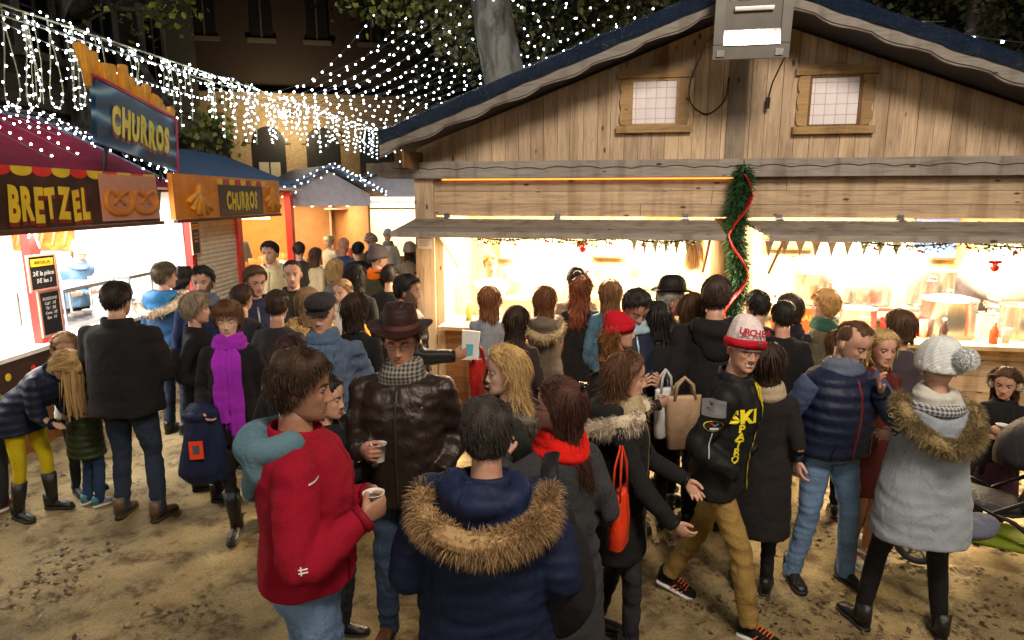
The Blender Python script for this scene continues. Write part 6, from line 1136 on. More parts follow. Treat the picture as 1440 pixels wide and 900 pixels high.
def churros():
    r = empty('churros_stall', (0, 0, 0), label='churros stall with orange sign, white shutter and blue tarpaulin roof', cat='market stall'); blue = plain((.03, .06, .11), .85, name='blue_tarpaulin', bump=.4, bscale=9, spec=.15)
    m = MB(); m.add([(-4.19, 8.55, 2.60), (-4.19, 13.0, 2.60), (-5.7, 13.0, 3.2), (-5.7, 8.55, 3.2), (-7.3, 13.0, 2.6), (-7.3, 8.55, 2.6)], [(0, 1, 2, 3), (3, 2, 4, 5)]); m.build('roof', blue, r)
    m = MB(); m.box((-4.16, 7.9, 2.10), (-4.10, 11.5, 2.66)); f = m.build('sign_board', plain((.80, .27, .02), .55, name='sign_orange', var=.15), r); fn = frame_fn((-4.096, 9.85, 2.36), (0, 1, 0), (0, 0, 1)); yel = plain((.85, .62, .03), .5, name='sign_yellow')
    m = MB(); m.box((-.75, -.25, .0), (.85, .22, .002)); m.apply(fn); m.build('dark_panel', plain((.02, .012, .01), .5, name='sign_black'), f)
    m = MB(); k2 = 0
    for k in range(9): m.box((-.78+k*.2, .19, .003), (-.6+k*.2, .27, .005), k % 2)
    m.apply(fn); m.build('striped_border', [yel, plain((.6, .02, .02), .5, name='sign_red')], f)
    m = fun_text('CHURROS', .33, .018, 6, width=1.12); m.apply(lambda v: fn(v+np.array((.05, -.03, .006)))); m.build('lettering', yel, f)
    for c0 in (-1.35, 1.25):
        for k in range(6):
            a = R(20+28*k); m = MB(); c = np.array((c0+.05*k-.12, -.02*k+.03, .02)); d = np.array((math.cos(a), math.sin(a), 0))*.20; m.tube([c-d, c+d], .034, 8); m.apply(fn); m.build('painted_churro', plain((.85, .38, .05), .5, name='churro_paint', var=.25, bump=.3, bscale=20), f, True)
    m = MB(); m.box((-4.13, 7.9, 2.06), (-4.08, 11.5, 2.098)); m.build('sign_edge', plain((.10, .03, .015), .6, name='edge_brown'), f)
    # closed white roller shutter
    m = MB(); ys = [9.02, 10.35]; zz = np.arange(.0, 2.42, .02); G = np.array([[(-4.44+.008*math.sin(z*2*PI/.065), y, z) for y in ys] for z in zz]); m.grid(G, 0, False, False); m.build('roller_shutter', plain((.78, .70, .56), .5, name='shutter_slats'), r)
    for y in (10.45, 13.0): m = MB(); m.box((-4.52, y-.09, 0), (-4.40, y+.09, 2.5)); m.build('post', RED, r)
    m = MB(); m.box((-5.1, 10.6, .95), (-4.3, 12.9, 1.0)); m.build('counter_top', WHITE, r); m = MB(); m.box((-4.46, 10.6, .0), (-4.41, 12.9, .94)); m.build('counter_front', RED, r)
    for nm, lo, hi in (('back_wall', (-7.0, 9.0, 0), (-6.95, 13.2, 2.6)), ('end_wall', (-6.9, 13.1, 0), (-4.5, 13.15, 2.6)), ('side_wall', (-6.9, 10.2, 0), (-4.5, 10.25, 2.6)), ('ceiling', (-6.94, 10.26, 2.52), (-4.2, 13.09, 2.56))):
        m = MB(); m.box(lo, hi); m.build(nm, plain((.55, .24, .05), .6, name='orange_board') if nm != 'ceiling' else WHITE, r)
churros()
t = text_mb('CHURROS', .13, .004).apply(lambda v: v+np.array((0, 0, .01)))
paper('lit_menu', (-5.2, 13.08, 2.05), (1, 0, 0), (0, 0, 1), .62, .22, emit((1, .75, .4), 1.6, 'menu_glow'), 'small glowing menu on the orange end wall of the churros stall', 'menu sign', [('lettering', t, plain((.5, .05, .02), .5, name='menu_red'))])
for k in range(14):
    m = MB(); x, y = -4.45-.12*(k % 3), 10.75+.15*k; m.lathe([(0, 0), (.03, 0), (.055, .17), (.05, .17), (.028, .01), (0, .01)], 14); q = m.build('paper_cone', WHITE, smooth=True, loc=(x, y, 1.0)); tag(q, 'white paper cone of churros standing on the lit churros counter', 'churros cone', 'cones of churros on the counter'); m = MB()
    for j in range(5): a = j*1.3+k; m.tube([(.015*math.cos(a), .015*math.sin(a), .05), (.04*math.cos(a), .04*math.sin(a), .30)], .011, 6)
    m.build('churro', plain((.75, .42, .12), .6, name='churro', bump=.4), q, True)
def bigsign():
    r = empty('churros_sign', (-4.26, 7.66, 2.8), label='large tilted blue churros board topped with orange churros sticks', cat='sign'); cen = np.array((-.02, .0, .33)); tl = R(-7); X = np.array((-.06, math.cos(tl), math.sin(tl))); Z = np.array((0, -math.sin(tl), math.cos(tl))); fn = frame_fn(cen, X, Z); fl = frame_fn
    m = MB(); m.box((-.88, -.32, -.05), (.88, .32, 0)); m.apply(fn); s = NT('blue_poster'); c = s.coords(); w = s.n('ShaderNodeTexWave', wave_type='BANDS', bands_direction='Z', i_Scale=1.2, i_Distortion=7.); w.inputs['Detail Scale'].default_value = .9; s.l(c, 'Vector', w, 'Vector'); rp = s.ramp(w, 'Fac', [(.2, (.008, .03, .07)), (.6, (.02, .09, .19)), (.85, (.09, .22, .36)), (1, (.3, .45, .55))]); s.l(rp, 'Color', s.b, 'Base Color'); s.b.inputs['Roughness'].default_value = .4
    m.build('board', s.m, r); yel = plain((.85, .78, .08), .5, name='sign_yellow_pale')
    m = fun_text('CHURROS', .38, .026, 8, width=1.28); m.apply(lambda v: fn(v+np.array((.02, -.0, .014)))); m2 = fun_text('CHURROS', .38, .045, 8, width=1.32); m2.apply(lambda v: fn(v+np.array((.04, -.02, .004)))); m2.build('letter_shadow', plain((.35, .12, .08), .5, name='sign_shadow'), r); m.build('lettering', yel, r)
    m = MB(); m.box((-.9, .325, -.06), (.9, .36, .01)); m.box((.882, -.33, -.06), (.92, .36, .01)); m.apply(fn); m.build('red_edge', plain((.5, .03, .08), .5, name='sign_red'), r)
    ch = plain((.80, .38, .035), .5, name='churro_yellow', var=.2, bump=.3, bscale=12); g = np.random.default_rng(3)
    for k in range(17):
        x = -.85+k*.108; a = R(28-3.4*k+g.uniform(-14, 14)); L = g.uniform(.30, .56)*(1.05-.035*k); p = np.array((x, .25, -.06-.03*(k % 3))); d = np.array((-math.sin(a), math.cos(a), 0)); m = MB(); nn = 10
        G = []; S_ = np.array((math.cos(a), math.sin(a), 0)); 
        for t in (0, L*.97, L): 
            q = np.linspace(0, 2*PI, 20, endpoint=False); rr = (.062+.010*np.cos(5*q))*(1 if t < L else .55); G.append(p+d*t+np.outer(np.cos(q)*rr, S_)+np.outer(np.sin(q)*rr*.7, (0, 0, 1)))
        m.grid(np.array(G), 0); m.apply(fn); m.build('churro_stick', ch, r, True, recalc=True)
    for s_ in (-.6, .6): m = MB(); m.tube([fn(np.array([(s_, -.3, -.07)]))[0], fn(np.array([(s_, -.85, -.12)]))[0]], .02, 6); m.build('strut', BLACK, r)
bigsign()
# ------------------------------------------------------------------ far stalls
def stall(name, o, rz, w, d, ze, zr, wall, roofc, label, gable=None, light=None, lc=(1, .8, .55), inner=(.6, .45, .3), awn=None):
    r = empty(name, o, R(rz), label=label, cat='market stall', group='market stalls'); rf = plain(roofc, .5, name='stall_roof', bump=.4, bscale=8)
    m = MB(); m.add([(-w/2-.2, -.5, ze), (0, -.5, zr), (0, d, zr), (-w/2-.2, d, ze), (w/2+.2, -.5, ze), (w/2+.2, d, ze)], [(0, 1, 2, 3), (1, 4, 5, 2)]); q = m.build('roof', rf, r); so = q.modifiers.new('t', 'SOLIDIFY'); so.thickness = .04
    m = MB(); m.prism([(-w/2, ze-.25), (w/2, ze-.25), (w/2, ze), (0, zr-.06), (-w/2, ze)], -.02, .02); m.build('gable_panel', plain(gable or wall, .6, name='stall_panel'), r, recalc=True)
    for nm, lo, hi in (('side_wall', (-w/2, .03, 0), (-w/2+.05, d, ze-.02)), ('side_wall', (w/2-.05, .03, 0), (w/2, d, ze-.02)), ('back_wall', (-w/2+.06, d-.05, 0), (w/2-.06, d, ze-.02)), ('ceiling', (-w/2+.06, .03, ze-.06), (w/2-.06, d-.06, ze-.03))): m = MB(); m.box(lo, hi); m.build(nm, plain(inner, .6, name='stall_inner'), r)
    m = MB(); m.box((-w/2+.06, -.02, 0), (w/2-.06, .02, .9)); c = m.build('counter_front', plain(wall, .6, name='stall_panel'), r); m = MB(); m.box((-w/2+.02, -.2, .905), (w/2-.02, .4, .94)); m.build('counter_top', WOODI, c)
    if awn: m = MB(); m.box((-w/2, -.7, ze-.40), (w/2, -.03, ze-.36)); m.build('awning', plain(awn, .6, name='awning'), r)
    c_, s_ = math.cos(R(rz)), math.sin(R(rz)); g = np.random.default_rng(int(w*100)+int(abs(o[0])*10))
    for k in range(12):
        x = -w/2+.2+(w-.4)*k/11; h = g.uniform(.1, .35); col = [(.7, .5, .2), (.6, .1, .05), (.75, .7, .6), (.2, .12, .05)][k % 4]; m = MB(); rr = g.uniform(.05, .1); m.lathe([(0, 0), (rr, 0), (rr*1.05, h*.6), (rr*.6, h*.9), (rr*.6, h), (0, h)], 14); m.build('jar', plain(col, .3, name='jar_glaze'), r, True, loc=(x, g.uniform(.0, .3), .94))
    if light:
        for k in range(4): 
            x = -w/2+.4+(w-.8)*k/3; m = MB(); m.lathe([(0, -.02), (.05, 0), (.06, .05), (.03, .09), (0, .09)], 14); m.build('lamp', emit((1, .72, .4), 14), r, True, loc=(x, .35, ze-.25))
        L = bpy.data.lights.new('stall_light', 'AREA'); L.energy = light; L.size = w*.6; L.color = lc; lo = bpy.data.objects.new('stall_light', L); COL.objects.link(lo); lo.parent = r; lo.location = (0, d*.45, ze-.1)
    return r
stall('market_stall', (-4.0, 14.0, 0), 34, 2.0, 2.4, 2.45, 3.05, (.55, .57, .62), (.05, .10, .17), 'white gabled stall with blue roof behind the churros stall', gable=(.62, .66, .78), light=90, inner=(.5, .26, .09))
stall('market_stall', (-2.5, 16.5, 0), 8, 4.2, 2.6, 2.50, 3.3, (.28, .2, .12), (.05, .09, .16), 'distant lit stall with dark blue roof closing the alley', gable=(.45, .5, .6), light=420, awn=(.3, .2, .12), inner=(.72, .55, .35))
stall('market_stall', (-.2, 18.0, 0), -10, 3.6, 2.6, 2.6, 3.3, (.3, .22, .14), (.05, .08, .13), 'dim stall far behind the corner of the chalet', light=60)
# ------------------------------------------------------------------ buildings
def building_far():
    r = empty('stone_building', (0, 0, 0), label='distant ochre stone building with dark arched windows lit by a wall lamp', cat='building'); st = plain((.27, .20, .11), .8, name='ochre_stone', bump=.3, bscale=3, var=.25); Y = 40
    fn = lambda v: v@np.array(Matrix.Rotation(R(10), 3, 'Z')).T+np.array((-10, Y, 0))
    def bx(nm, lo, hi, mt, par=r): m = MB(); m.box(lo, hi); m.apply(fn); return m.build(nm, mt, par)
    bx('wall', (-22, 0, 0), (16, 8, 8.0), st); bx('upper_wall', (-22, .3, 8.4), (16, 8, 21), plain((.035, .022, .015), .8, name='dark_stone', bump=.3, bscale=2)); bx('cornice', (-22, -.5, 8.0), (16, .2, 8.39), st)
    dk = plain((.012, .011, .012), .4, name='dark_opening'); lit = plain((.32, .30, .24), .6, name='lit_blind')
    for k, x in enumerate(np.arange(-20, 15, 3.1)):
        m = MB(); w, h0, h1 = .95, 3.2, 5.6; q = np.linspace(0, PI, 14); m.prism([(x-w, h0), (x+w, h0)]+[(x+w*math.cos(t), h1+w*math.sin(t)) for t in q], -.06, -.005); m.apply(fn); o = m.build('arched_window', dk, r, recalc=True)
        m = MB(); q2 = np.linspace(0, PI, 16); G = np.array([[(x+(w+.28*a)*math.cos(t), -.12*b, h1+(w+.28*a)*math.sin(t)) for a, b in ((0, .5), (0, 1), (1, 1), (1, 0))] for t in q2]); m.grid(G, 0, True, True); m.apply(fn); m.build('arch_stone', st, o)
        if k % 2: m = MB(); m.box((x-.6, -.09, h0+.1), (x-.05, -.065, h0+1.3)); m.box((x+.05, -.09, h0+.1), (x+.6, -.065, h0+1.3)); m.apply(fn); m.build('blind', lit, o)
        for z in (11.5, 15.5): m = MB(); m.box((x-.6, .2, z), (x+.6, .299, z+2.2)); m.apply(fn); ww = m.build('window', dk, r); m = MB(); m.box((x-.8, .1, z-.25), (x+.8, .25, z-.02)); m.box((x-.04, .15, z), (x+.04, .195, z+2.2)); m.apply(fn); m.build('sill', plain((.10, .08, .06), .8, name='dark_stone'), ww)
building_far()
def building_left():
    r = empty('town_house', (0, 0, 0), label='dark grey town house facade behind the pretzel stall with pale cornice', cat='building'); st = plain((.085, .08, .07), .85, name='grey_stone', bump=.3, bscale=2, var=.25); pale = plain((.26, .24, .20), .8, name='pale_stone', bump=.2, bscale=3); X = -14.
    def bx(nm, lo, hi, mt, par=r): m = MB(); m.box(lo, hi); return m.build(nm, mt, par)
    bx('wall', (X-6, -4, 0), (X, 30, 22), st); bx('cornice', (X+.001, -4, 4.9), (X+.45, 30, 5.25), pale); bx('ledge', (X+.001, -4, 4.2), (X+.2, 30, 4.4), pale); bx('plinth_band', (X+.001, -4, 5.3), (X+.1, 30, 5.8), plain((.15, .14, .12), .8, name='mid_stone'))
    for y in np.arange(4, 29, 3.2):
        for z, h in ((6.6, 2.6), (11, 2.6), (1.2, 2.4)):
            w = bx('window', (X+.002, y-.65, z), (X+.05, y+.65, z+h), plain((.018, .02, .026), .15, name='night_glass')); m = MB(); [m.box(a, b) for a, b in (((X+.052, y-.04, z), (X+.09, y+.04, z+h)), ((X+.052, y-.65, z+h*.45), (X+.08, y-.045, z+h*.45+.05)), ((X+.052, y+.045, z+h*.45), (X+.08, y+.65, z+h*.45+.05)))]; m.build('glazing_bar', plain((.12, .11, .10), .6, name='window_paint'), w)
            m = MB(); [m.box(a, b) for a, b in (((X+.002, y-.85, z-.01), (X+.14, y-.66, z+h+.05)), ((X+.002, y+.66, z-.01), (X+.14, y+.85, z+h+.05)), ((X+.002, y-.95, z+h+.06), (X+.22, y+.95, z+h+.3)), ((X+.002, y-.95, z-.25), (X+.25, y+.95, z-.02)))]; m.build('surround', pale if z < 8 else plain((.12, .11, .10), .8, name='mid_stone'), w)
building_left()
def facade_lamp():
    p = at_y(397, 163, 37.5); m = MB(); m.lathe([(0, -.16), (.18, -.06), (.2, .1), (.1, .18), (0, .2)], 14); r = m.build('wall_lamp', emit((1, .70, .28), 60), smooth=True, loc=tuple(p)); tag(r, 'bright warm lamp shining on the far arched facade', 'lamp'); m = MB(); m.tube([(0, 0, .2), (0, .8, .3), (0, 1.9, .3)], .04, 6); m.build('arm', BLACK, r)
    L = bpy.data.lights.new('facade_light', 'POINT'); L.energy = 850; L.color = (1, .78, .48); L.shadow_soft_size = .3; o = bpy.data.objects.new('facade_light', L); COL.objects.link(o); o.location = (p[0], p[1]-.5, p[2]-.1); o.parent = None
facade_lamp()
# ------------------------------------------------------------------ trees
BARK = None
def bark():
    s = NT('plane_bark'); c = s.coords((1, 1, .45)); n = s.noise(c, 3.2, 5, .6, .8); r = s.ramp(n, 'Fac', [(.35, (.055, .055, .045)), (.48, (.15, .15, .13)), (.6, (.30, .31, .28)), (.75, (.12, .11, .085))]); s.l(r, 'Color', s.b, 'Base Color'); s.b.inputs['Roughness'].default_value = .8; s.bump(n, 'Fac', .6, .05); return s.m
BARK = bark()
def tree(base, top, r0, r1, label, clusters, seed, leaf=(.05, .08, .02), leaf2=(.12, .13, .03), n=2600, size=.13):
    g = np.random.default_rng(seed); r = empty('plane_tree', tuple(base), label=label, cat='tree', group='plane trees over the market'); B = np.array(base, float); T = np.array(top, float)
    k = 14; P = np.array([B+(T-B)*t+np.array((.12*math.sin(t*7+seed), .1*math.sin(t*5), 0)) for t in np.linspace(0, 1, k)])-B; m = MB(); m.tube(P, [r0*(1-t)+r1*t+.25*r0*(t < .02) for t in np.linspace(0, 1, k)], 18); tr = m.build('trunk', BARK, r, True)
    mb = MB()
    for c, R_, nn in clusters:
        c = np.array(c, float)-B; s0 = P[min(k-1, max(6, int(k*.8)))]; mid = (s0+c)/2+np.array((0, 0, .4)); br = MB(); br.tube([s0, (s0+mid)/2+g.normal(size=3)*.15, mid, (mid+c)/2+g.normal(size=3)*.2, c], [.16, .12, .085, .05, .02], 8); br.build('branch', BARK, tr, True)
        tips = c+unit(g.normal(size=(26, 3)))*(R_*g.uniform(.25, 1, (26, 1))**.6)*np.array((1, 1, .75))
        for tp in tips[:14]: tw = MB(); mb2 = None
        i = g.integers(0, 26, nn); b = tips[i]+g.normal(size=(nn, 3))*R_*.16; nrm = unit(g.normal(size=(nn, 3))+np.array((0, 0, .5))); u = unit(np.cross(nrm, g.normal(size=(nn, 3)))); v = np.cross(nrm, u); L = size*g.uniform(.5, 1.2, nn)[:, None]
        V = np.stack([b-u*L*.5, b-u*L*.1-v*L*.5, b+u*L*.25-v*L*.30, b+u*L*.6, b+u*L*.25+v*L*.30, b-u*L*.1+v*L*.5], 1); V[:, 3] -= nrm*L*.15; mb.add(V.reshape(-1, 3), [tuple(range(6*q, 6*q+6)) for q in range(nn)])
    mb.build('crown', leafmat(leaf, leaf2, 'plane_leaf'), r)
b = at_y(718, 110, 12.5); t = at_y(686, -60, 12.5); d = (t-b)/(t[2]-b[2]); base = b-d*b[2]; top = b+d*5.2
tree((base[0], 12.5, 0), top, .50, .26, 'thick mottled plane tree trunk rising behind the chalet roof', [((-.6, 12, 8.2), 2.4, 3200), ((2.2, 12.5, 8.4), 2.4, 3000), ((.9, 11.5, 6.6), 1.5, 1500), ((4, 13.5, 8.0), 2.3, 2200), ((-2.8, 13, 8.6), 2.0, 1800), ((-.7, 14.5, 6.3), 1.6, 1400), ((3.5, 15, 6.2), 2, 1800)], 1, n=0, leaf=(.07, .085, .02), leaf2=(.16, .15, .035))
tree((-12, 19, 0), (-11.2, 17.2, 8), .4, .2, 'plane tree with sparse green leaves beyond the string light curtain', [((-3.2, 12, 6.9), 1.2, 620), ((-2.3, 12.6, 6.2), .9, 330), ((-4.3, 13, 7.4), 1.1, 420), ((-6.2, 12.5, 6.3), .9, 200), ((-7.2, 13.5, 6.0), .8, 140), ((-6.3, 14, 3.7), .7, 170)], 2, leaf=(.10, .16, .02), leaf2=(.24, .26, .03))
tree((9.5, 14, 0), (9.3, 13.8, 8), .45, .2, 'dark tree behind the far slope of the chalet roof', [((6.2, 11.5, 6.6), 1.8, 2000), ((8.5, 12, 6.4), 2.0, 2300), ((5, 12.8, 7.8), 1.8, 1500), ((10.5, 12.5, 6), 1.8, 1500)], 3, leaf=(.035, .045, .012), leaf2=(.07, .07, .02))
tree((1.5, 24, 0), (1.2, 24, 9), .5, .3, 'farther tree filling the dark behind the trunk', [((-2.5, 22, 10), 3.6, 3200), ((2.2, 23, 10), 3.6, 3200), ((6.5, 23, 9), 3.4, 2600), ((-1.5, 24, 6.5), 2.6, 1800), ((-5, 25, 12), 3.4, 1800), ((2.2, 21, 6.3), 2.2, 1500)], 4, leaf=(.045, .05, .013), leaf2=(.10, .09, .022), size=.24)
# ------------------------------------------------------------------ string lights
BULB = MB(); BULB.ell((0, 0, 0), .0105, 8, 5); LED = emit((.82, .9, 1.), 26, 'led'); BULBME = BULB.mesh('bulb', LED); BULBF = MB(); BULBF.ell((0, 0, 0), .0185, 8, 5); BULBFME = BULBF.mesh('bulb', LED)
WIRE = plain((.10, .10, .10), .5, name='wire'); GWIRE = plain((.35, .36, .22), .5, name='pale_wire')
def bulbs(r, P, big=False):
    for p in P:
        o = bpy.data.objects.new('bulb', BULBFME if big else BULBME); COL.objects.link(o); o.parent = r; o.location = tuple(p)
def festoon(A, B, sag, n, label, big=False, group='festoon strings over the square'):
    A, B = np.array(A, float), np.array(B, float); t = np.linspace(0, 1, 30); P = A+(B-A)*t[:, None]; P[:, 2] -= sag*4*t*(1-t); r = empty('string_lights', tuple(A), label=label, cat='string lights', group=group); m = MB(); m.tube(P-A, .006, 4); m.build('wire', WIRE, r)
    tb = (np.arange(n)+rng.uniform(.2, .8))/n; Q = A+(B-A)*tb[:, None]; Q[:, 2] -= sag*4*tb*(1-tb)+.02; bulbs(r, Q-A, big)
cabA, cabB = at_z(0, 6, 4.2), at_z(560, 192, 4.2)
def cab(t): return cabA+(cabB-cabA)*t
def cab_px(px):       # parameter on the cable under a column of the photograph
    lo, hi = 0., 1.
    for _ in range(40):
        mid = (lo+hi)/2; p = cab(mid); zc = p[1]*math.cos(PITCH)-(p[2]-CAMH)*math.sin(PITCH)
        if 720+FPX*p[0]/zc < px: lo = mid
        else: hi = mid
    return lo
ends = [(395, 108, 545, -8), (378, 122, 640, -8), (425, 138, 700, -10), (440, 140, 760, -10), (452, 150, 812, -6), (468, 155, 860, -5), (480, 160, 900, 0), (492, 165, 930, 5), (505, 170, 950, 10), (515, 176, 900, 30), (525, 180, 870, 50), (535, 186, 840, 60), (545, 192, 800, 80), (555, 196, 760, 100), (560, 200, 720, 115), (410, 130, 670, -12)]
for k, (x0, y0, x1, y1) in enumerate(ends):
    a = cab(cab_px(x0)); b = at_z(x1, y1, 6.4 if y1 < 20 else 6.0-.012*y1); festoon(a, b, .25, 19 if k > 1 else 12, 'one of the thin wires of white bulbs fanning up from the curtain to the trees', True)
for k in range(10):
    x0 = 402+16*k; x1 = 600+37*k; y1 = -12+(0 if x1 < 900 else 0)
    a = cab(cab_px(x0)); b = at_z(x1, y1, 7.4); festoon(a, b, .35, 18, 'one of the higher wires of white bulbs crossing over towards the roof ridge', True, 'higher festoon strings over the square')
festoon((-3.2, 10, 6.6), (6.0, 9.2, 6.4), .5, 22, 'festoon wire crossing near the top of the photograph before the plane trunk', True); festoon((-1.0, 11, 6.3), (4.4, 9.6, 5.2), .35, 18, 'festoon wire dropping towards the chalet roof ridge', True); festoon((-2.4, 12, 6.0), (4.2, 10.5, 6.0), .4, 20, 'festoon wire passing in front of the lower plane trunk', True)
festoon(at_y(1150, -12, 9), at_y(1470, 62, 9), .12, 8, 'festoon wire with few bulbs above the far slope of the chalet roof', True); festoon(at_y(1090, -14, 8), at_y(1330, 30, 8), .1, 5, 'short festoon of bulbs close over the chalet roof', True)
def curtain():
    r = empty('icicle_curtain', tuple(cabA), label='dense curtain of icicle lights hanging from a cable above the stalls', cat='icicle lights'); m = MB(); P = []; m.tube([cab(-.02)-cabA, cab(1.0)-cabA], .012, 5); m.tube([cab(-.02)-cabA+np.array((0, 0, -.10)), cab(1.0)-cabA+np.array((0, 0, -.12))], .008, 5)
    ts = []; x = 20
    while x < 562: ts.append(cab_px(x)); x += 9 if x > 240 else 16
    g = np.random.default_rng(5)
    for k, t in enumerate(ts):
        for dx in ((0,) if t < .3 else (-.12, .12)):
            c = cab(t)-cabA+np.array((dx, g.uniform(-.25, .25), 0)); L = g.uniform(.35, .95); m.tube([c, c+np.array((.03, 0, -L*.5)), c+np.array((0, 0, -L))], .005, 4); nb = int(L/.105)+1
            for q in range(nb): P.append(c+np.array((g.uniform(-.04, .04), g.uniform(-.05, .05), -L*(q+.5)/nb)))
        for q in range(2): P.append(cab(t)-cabA+np.array((g.uniform(-.1, .1), g.uniform(-.4, .4), g.uniform(-.06, .03))))
    m.build('wires', GWIRE, r); P = np.array(P); W = P+cabA; o_ = np.argsort(W[:, 1]); bulbs(r, P[o_[:95]])
    far = MB(); me = BULBF
    for p in P[o_[95:]]: far.join(BULBF, 0, lambda v, p=p: v*.72+p)
    f = far.build('bulbs', LED, r, True); f['kind'] = 'stuff'
curtain()
def loops():        # looped drops in the near top corner
    for k, px in enumerate((-2, 32, 66, 100)):
        a = cab(cab_px(px)); r = empty('light_loop', tuple(a), label=['cut-off hanging loop of lights at the photo edge', 'narrow hanging loop of lights beside the cut-off one', 'middle hanging loop of lights above the red roof', 'hanging loop of lights closest to the blue churros board'][k], cat='light loop', group='hanging loops of lights'); t = np.linspace(0, 1, 40); L = .95-.03*k; P = np.stack([.02*np.sin(t*9), .11*np.sin(t*2*PI)*(.5+.5*np.sin(t*PI)), -L*np.sin(t*PI)**.8], 1); m = MB(); m.tube(P, .007, 5); m.build('wire', GWIRE, r, True); bulbs(r, P[2::3]+rng.normal(0, .008, (len(P[2::3]), 3)))
    for k, (p, q) in enumerate((((0, 30), (300, 140)), ((0, 12), (330, 110)), ((90, 30), (420, 160)))):
        A = at_z(p[0], p[1], 4.1); B = at_z(q[0], q[1], 4.1); festoon(A, B, .1, 34, ['low pale wire of small lights along the curtain', 'upper pale wire of small lights along the curtain', 'inner pale wire of small lights along the curtain'][k], False, 'pale wires beside the curtain')
loops()
def eaves(A, B, n, L, label, seed):
    g = np.random.default_rng(seed); A, B = np.array(A, float), np.array(B, float); r = empty('roof_icicle_lights', tuple(A), label=label, cat='icicle lights', group='icicle lights along the stall roofs'); m = MB(); m.tube([(0, 0, 0), B-A], .008, 4); P = []
    for k in range(n):
        t = (k+.5)/n; c = (B-A)*t; P.append(c); l = L*g.uniform(.3, 1)*(1 if k % 3 else 1.3); sl_ = 1.75 if 'ridge' in label else .1; m.tube([c, c+np.array((.04+l*sl_, .02, -l+.03))], .004, 4); nb = max(1, int(l*math.hypot(1, sl_)/.10)); P += [c+np.array((.05+l*sl_*(q+1)/nb, .03, -l*(q+1)/nb+.05)) for q in range(nb)]
    m.build('wires', WIRE, r); bulbs(r, P[:98])
eaves((-5.5, 5.6, 3.33), (-5.5, 7.85, 3.33), 13, .5, 'lights along the ridge of the red pretzel stall roof', 1); eaves((-5.5, 7.88, 3.34), (-4.14, 8.48, 2.56), 18, .30, 'lights falling along the hip of the red pretzel stall roof', 2)
def on(o, rz, x, y, z): c, s = math.cos(R(rz)), math.sin(R(rz)); return (o[0]+x*c-y*s, o[1]+x*s+y*c, z)
eaves(on((-4.0, 14.0), 34, 0, -.55, 3.09), on((-4.0, 14.0), 34, 1.2, -.55, 2.49), 13, .25, 'lights down one side of the white gabled stall', 3); eaves(on((-4.0, 14.0), 34, 0, -.55, 3.09), on((-4.0, 14.0), 34, -1.2, -.55, 2.49), 9, .2, 'lights down the other side of the white gabled stall', 4)
eaves(on((-2.5, 16.5), 8, 0, -.55, 3.34), on((-2.5, 16.5), 8, -2.3, -.55, 2.54), 12, .2, 'lights on the alley end stall, slope nearer the churros stall', 5); eaves(on((-2.5, 16.5), 8, 0, -.55, 3.34), on((-2.5, 16.5), 8, 2.3, -.55, 2.54), 16, .3, 'lights on the alley end stall, slope nearer the chalet', 6)
# ------------------------------------------------------------------ lamps inside the stalls, added fill lights
def area(name, loc, size, energy, col, rot=(0, 0, 0), parent=None, sy=None):
    L = bpy.data.lights.new(name, 'AREA'); L.energy = energy; L.color = col; L.size = size
    if sy: L.shape = 'RECTANGLE'; L.size_y = sy
    o = bpy.data.objects.new(name, L); COL.objects.link(o); o.location = loc; o.rotation_euler = rot; o.parent = parent; return o
WARM = (1, .76, .46)
for x in (-1.6, 1.8):
    area('hatch_light', (x, .9, 2.5), 2.6, 900, WARM, parent=HUT, sy=.9); 
    m = MB(); m.box((x-.6, .5, 2.515), (x+.6, .58, 2.55)); t_ = m.build('tube_lamp', emit((1, .8, .5), 14), HUT)
    area('hatch_front_light', (x, -.25, 2.05), 2.4, 170, WARM, parent=HUT, sy=.1, rot=(R(-25), 0, 0))
area('pretzel_light', (-5.4, 6.0, 2.42), 4.5, 520, (1, .93, .84), sy=1.0, rot=(0, 0, PI/2)); area('churros_light', (-5.2, 11.6, 2.46), 1.8, 130, (1, .80, .5))
area('pretzel_front_light', (-4.3, 6.2, 2.08), 3.4, 70, (1, .93, .84), sy=.1, rot=(0, R(-25), PI/2*0))
bpy.data.objects['pretzel_front_light'].rotation_euler = (0, R(30), 0); bpy.data.lights['pretzel_front_light'].size = .1; bpy.data.lights['pretzel_front_light'].size_y = 3.4
area('square_fill', (-3.0, -3.4, 4.9), 1.4, 112, (1, .88, .70), rot=(R(60), 0, R(-22))); area('square_fill', (4.0, -2.8, 4.9), 1.4, 80, (1, .85, .64), rot=(R(60), 0, R(24))); area('gable_fill', (1.6, -.6, 6.4), 1.6, 560, (1, .84, .68), rot=(R(84), 0, R(-6)))  # unseen fill lights added: two for the foreground, one aimed at the gable
area('festoon_glow', (-1.8, 9.5, 5.6), 5.0, 22, (.80, .88, 1), sy=5.0)
w = bpy.data.worlds.new('World'); scene.world = w; w.use_nodes = True; nt = w.node_tree; bg = nt.nodes['Background']; sk = nt.nodes.new('ShaderNodeTexSky'); sk.sky_type = 'NISHITA'; sk.sun_disc = False; sk.sun_elevation = R(-4); sk.sun_rotation = R(120); nt.links.new(sk.outputs[0], bg.inputs[0]); bg.inputs[1].default_value = .05
cam = bpy.data.cameras.new('camera'); co = bpy.data.objects.new('camera', cam); COL.objects.link(co); co.location = (0, 0, CAMH); co.rotation_euler = (PI/2-PITCH, 0, 0); cam.sensor_width = 36; cam.lens = FPX/1440*36; cam.clip_end = 500; cam.clip_start = .05; scene.camera = co
scene.view_settings.view_transform = 'Standard'; scene.view_settings.look = 'None'; scene.view_settings.exposure = 0; scene.view_settings.gamma = 1
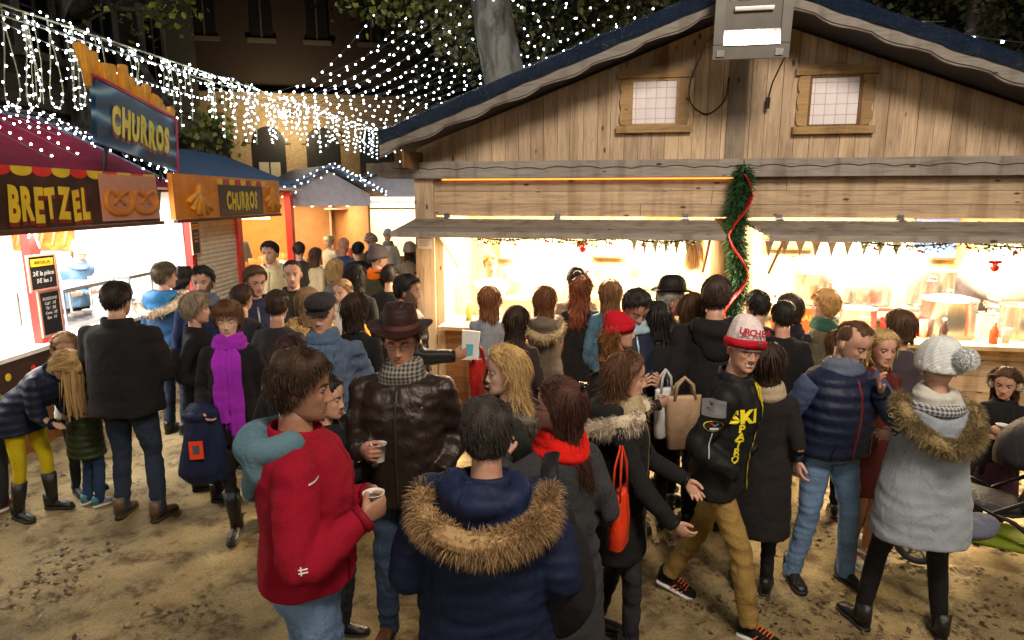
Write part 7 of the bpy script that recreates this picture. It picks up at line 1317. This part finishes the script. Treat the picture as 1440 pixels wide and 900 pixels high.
scene.cycles.use_denoising = True; scene.cycles.sample_clamp_indirect = 6; scene.cycles.sample_clamp_direct = 0; scene.cycles.max_bounces = 6; scene.cycles.diffuse_bounces = 3; scene.cycles.glossy_bounces = 3; scene.cycles.transparent_max_bounces = 6; scene.cycles.caustics_reflective = False; scene.cycles.caustics_refractive = False; scene.cycles.use_light_tree = True

# ------------------------------------------------------------------ steam over the pots
def steam(x, y, z, rx, rz_, dens, label):
    s = NT('steam'); s.t.nodes.remove(s.b); v = s.n('ShaderNodeVolumePrincipled'); c = s.coords((1, 1, .7)); n = s.noise(c, 4.5, 5, .6, 1.0); r = s.ramp(n, 'Fac', [(.40, (0, 0, 0)), (.7, (1, 1, 1))])
    g = s.n('ShaderNodeTexCoord'); ln = s.n('ShaderNodeVectorMath', operation='LENGTH'); sc = s.n('ShaderNodeVectorMath', operation='MULTIPLY'); sc.inputs[1].default_value = (1/rx, 1/rx, 1/rz_); s.l(g, 'Object', sc, 0); s.l(sc, 'Vector', ln, 0); f = s.ramp(ln, 'Value', [(.2, (1, 1, 1)), (.98, (0, 0, 0))])
    a = s.n('ShaderNodeMath', operation='MULTIPLY'); s.l(r, 'Color', a, 0); s.l(f, 'Color', a, 1); b = s.n('ShaderNodeMath', operation='MULTIPLY'); b.inputs[1].default_value = dens; s.l(a, 'Value', b, 0); s.l(b, 'Value', v, 'Density'); v.inputs['Color'].default_value = (.95, .93, .9, 1); v.inputs['Anisotropy'].default_value = .2; s.l(v, 'Volume', s.out, 'Volume')
    m = MB(); m.ell((0, 0, 0), (rx, rx, rz_), 16, 12); o = m.build('steam', s.m, smooth=True, loc=hut(x, y, z)); tag(o, label, 'steam', kind='stuff')
steam(-.7, .35, 1.72, .42, .36, 9, 'steam rising from the pot behind the bowler hat'); steam(1.5, .6, 1.68, .62, .34, 8, 'steam drifting over the rear pots of the right hatch'); steam(2.75, .25, 1.66, .5, .34, 9, 'steam cloud over the open pot at the far end of the right hatch'); steam(-1.9, .35, 1.62, .5, .34, 6, 'steam over the pots before the long haired women')
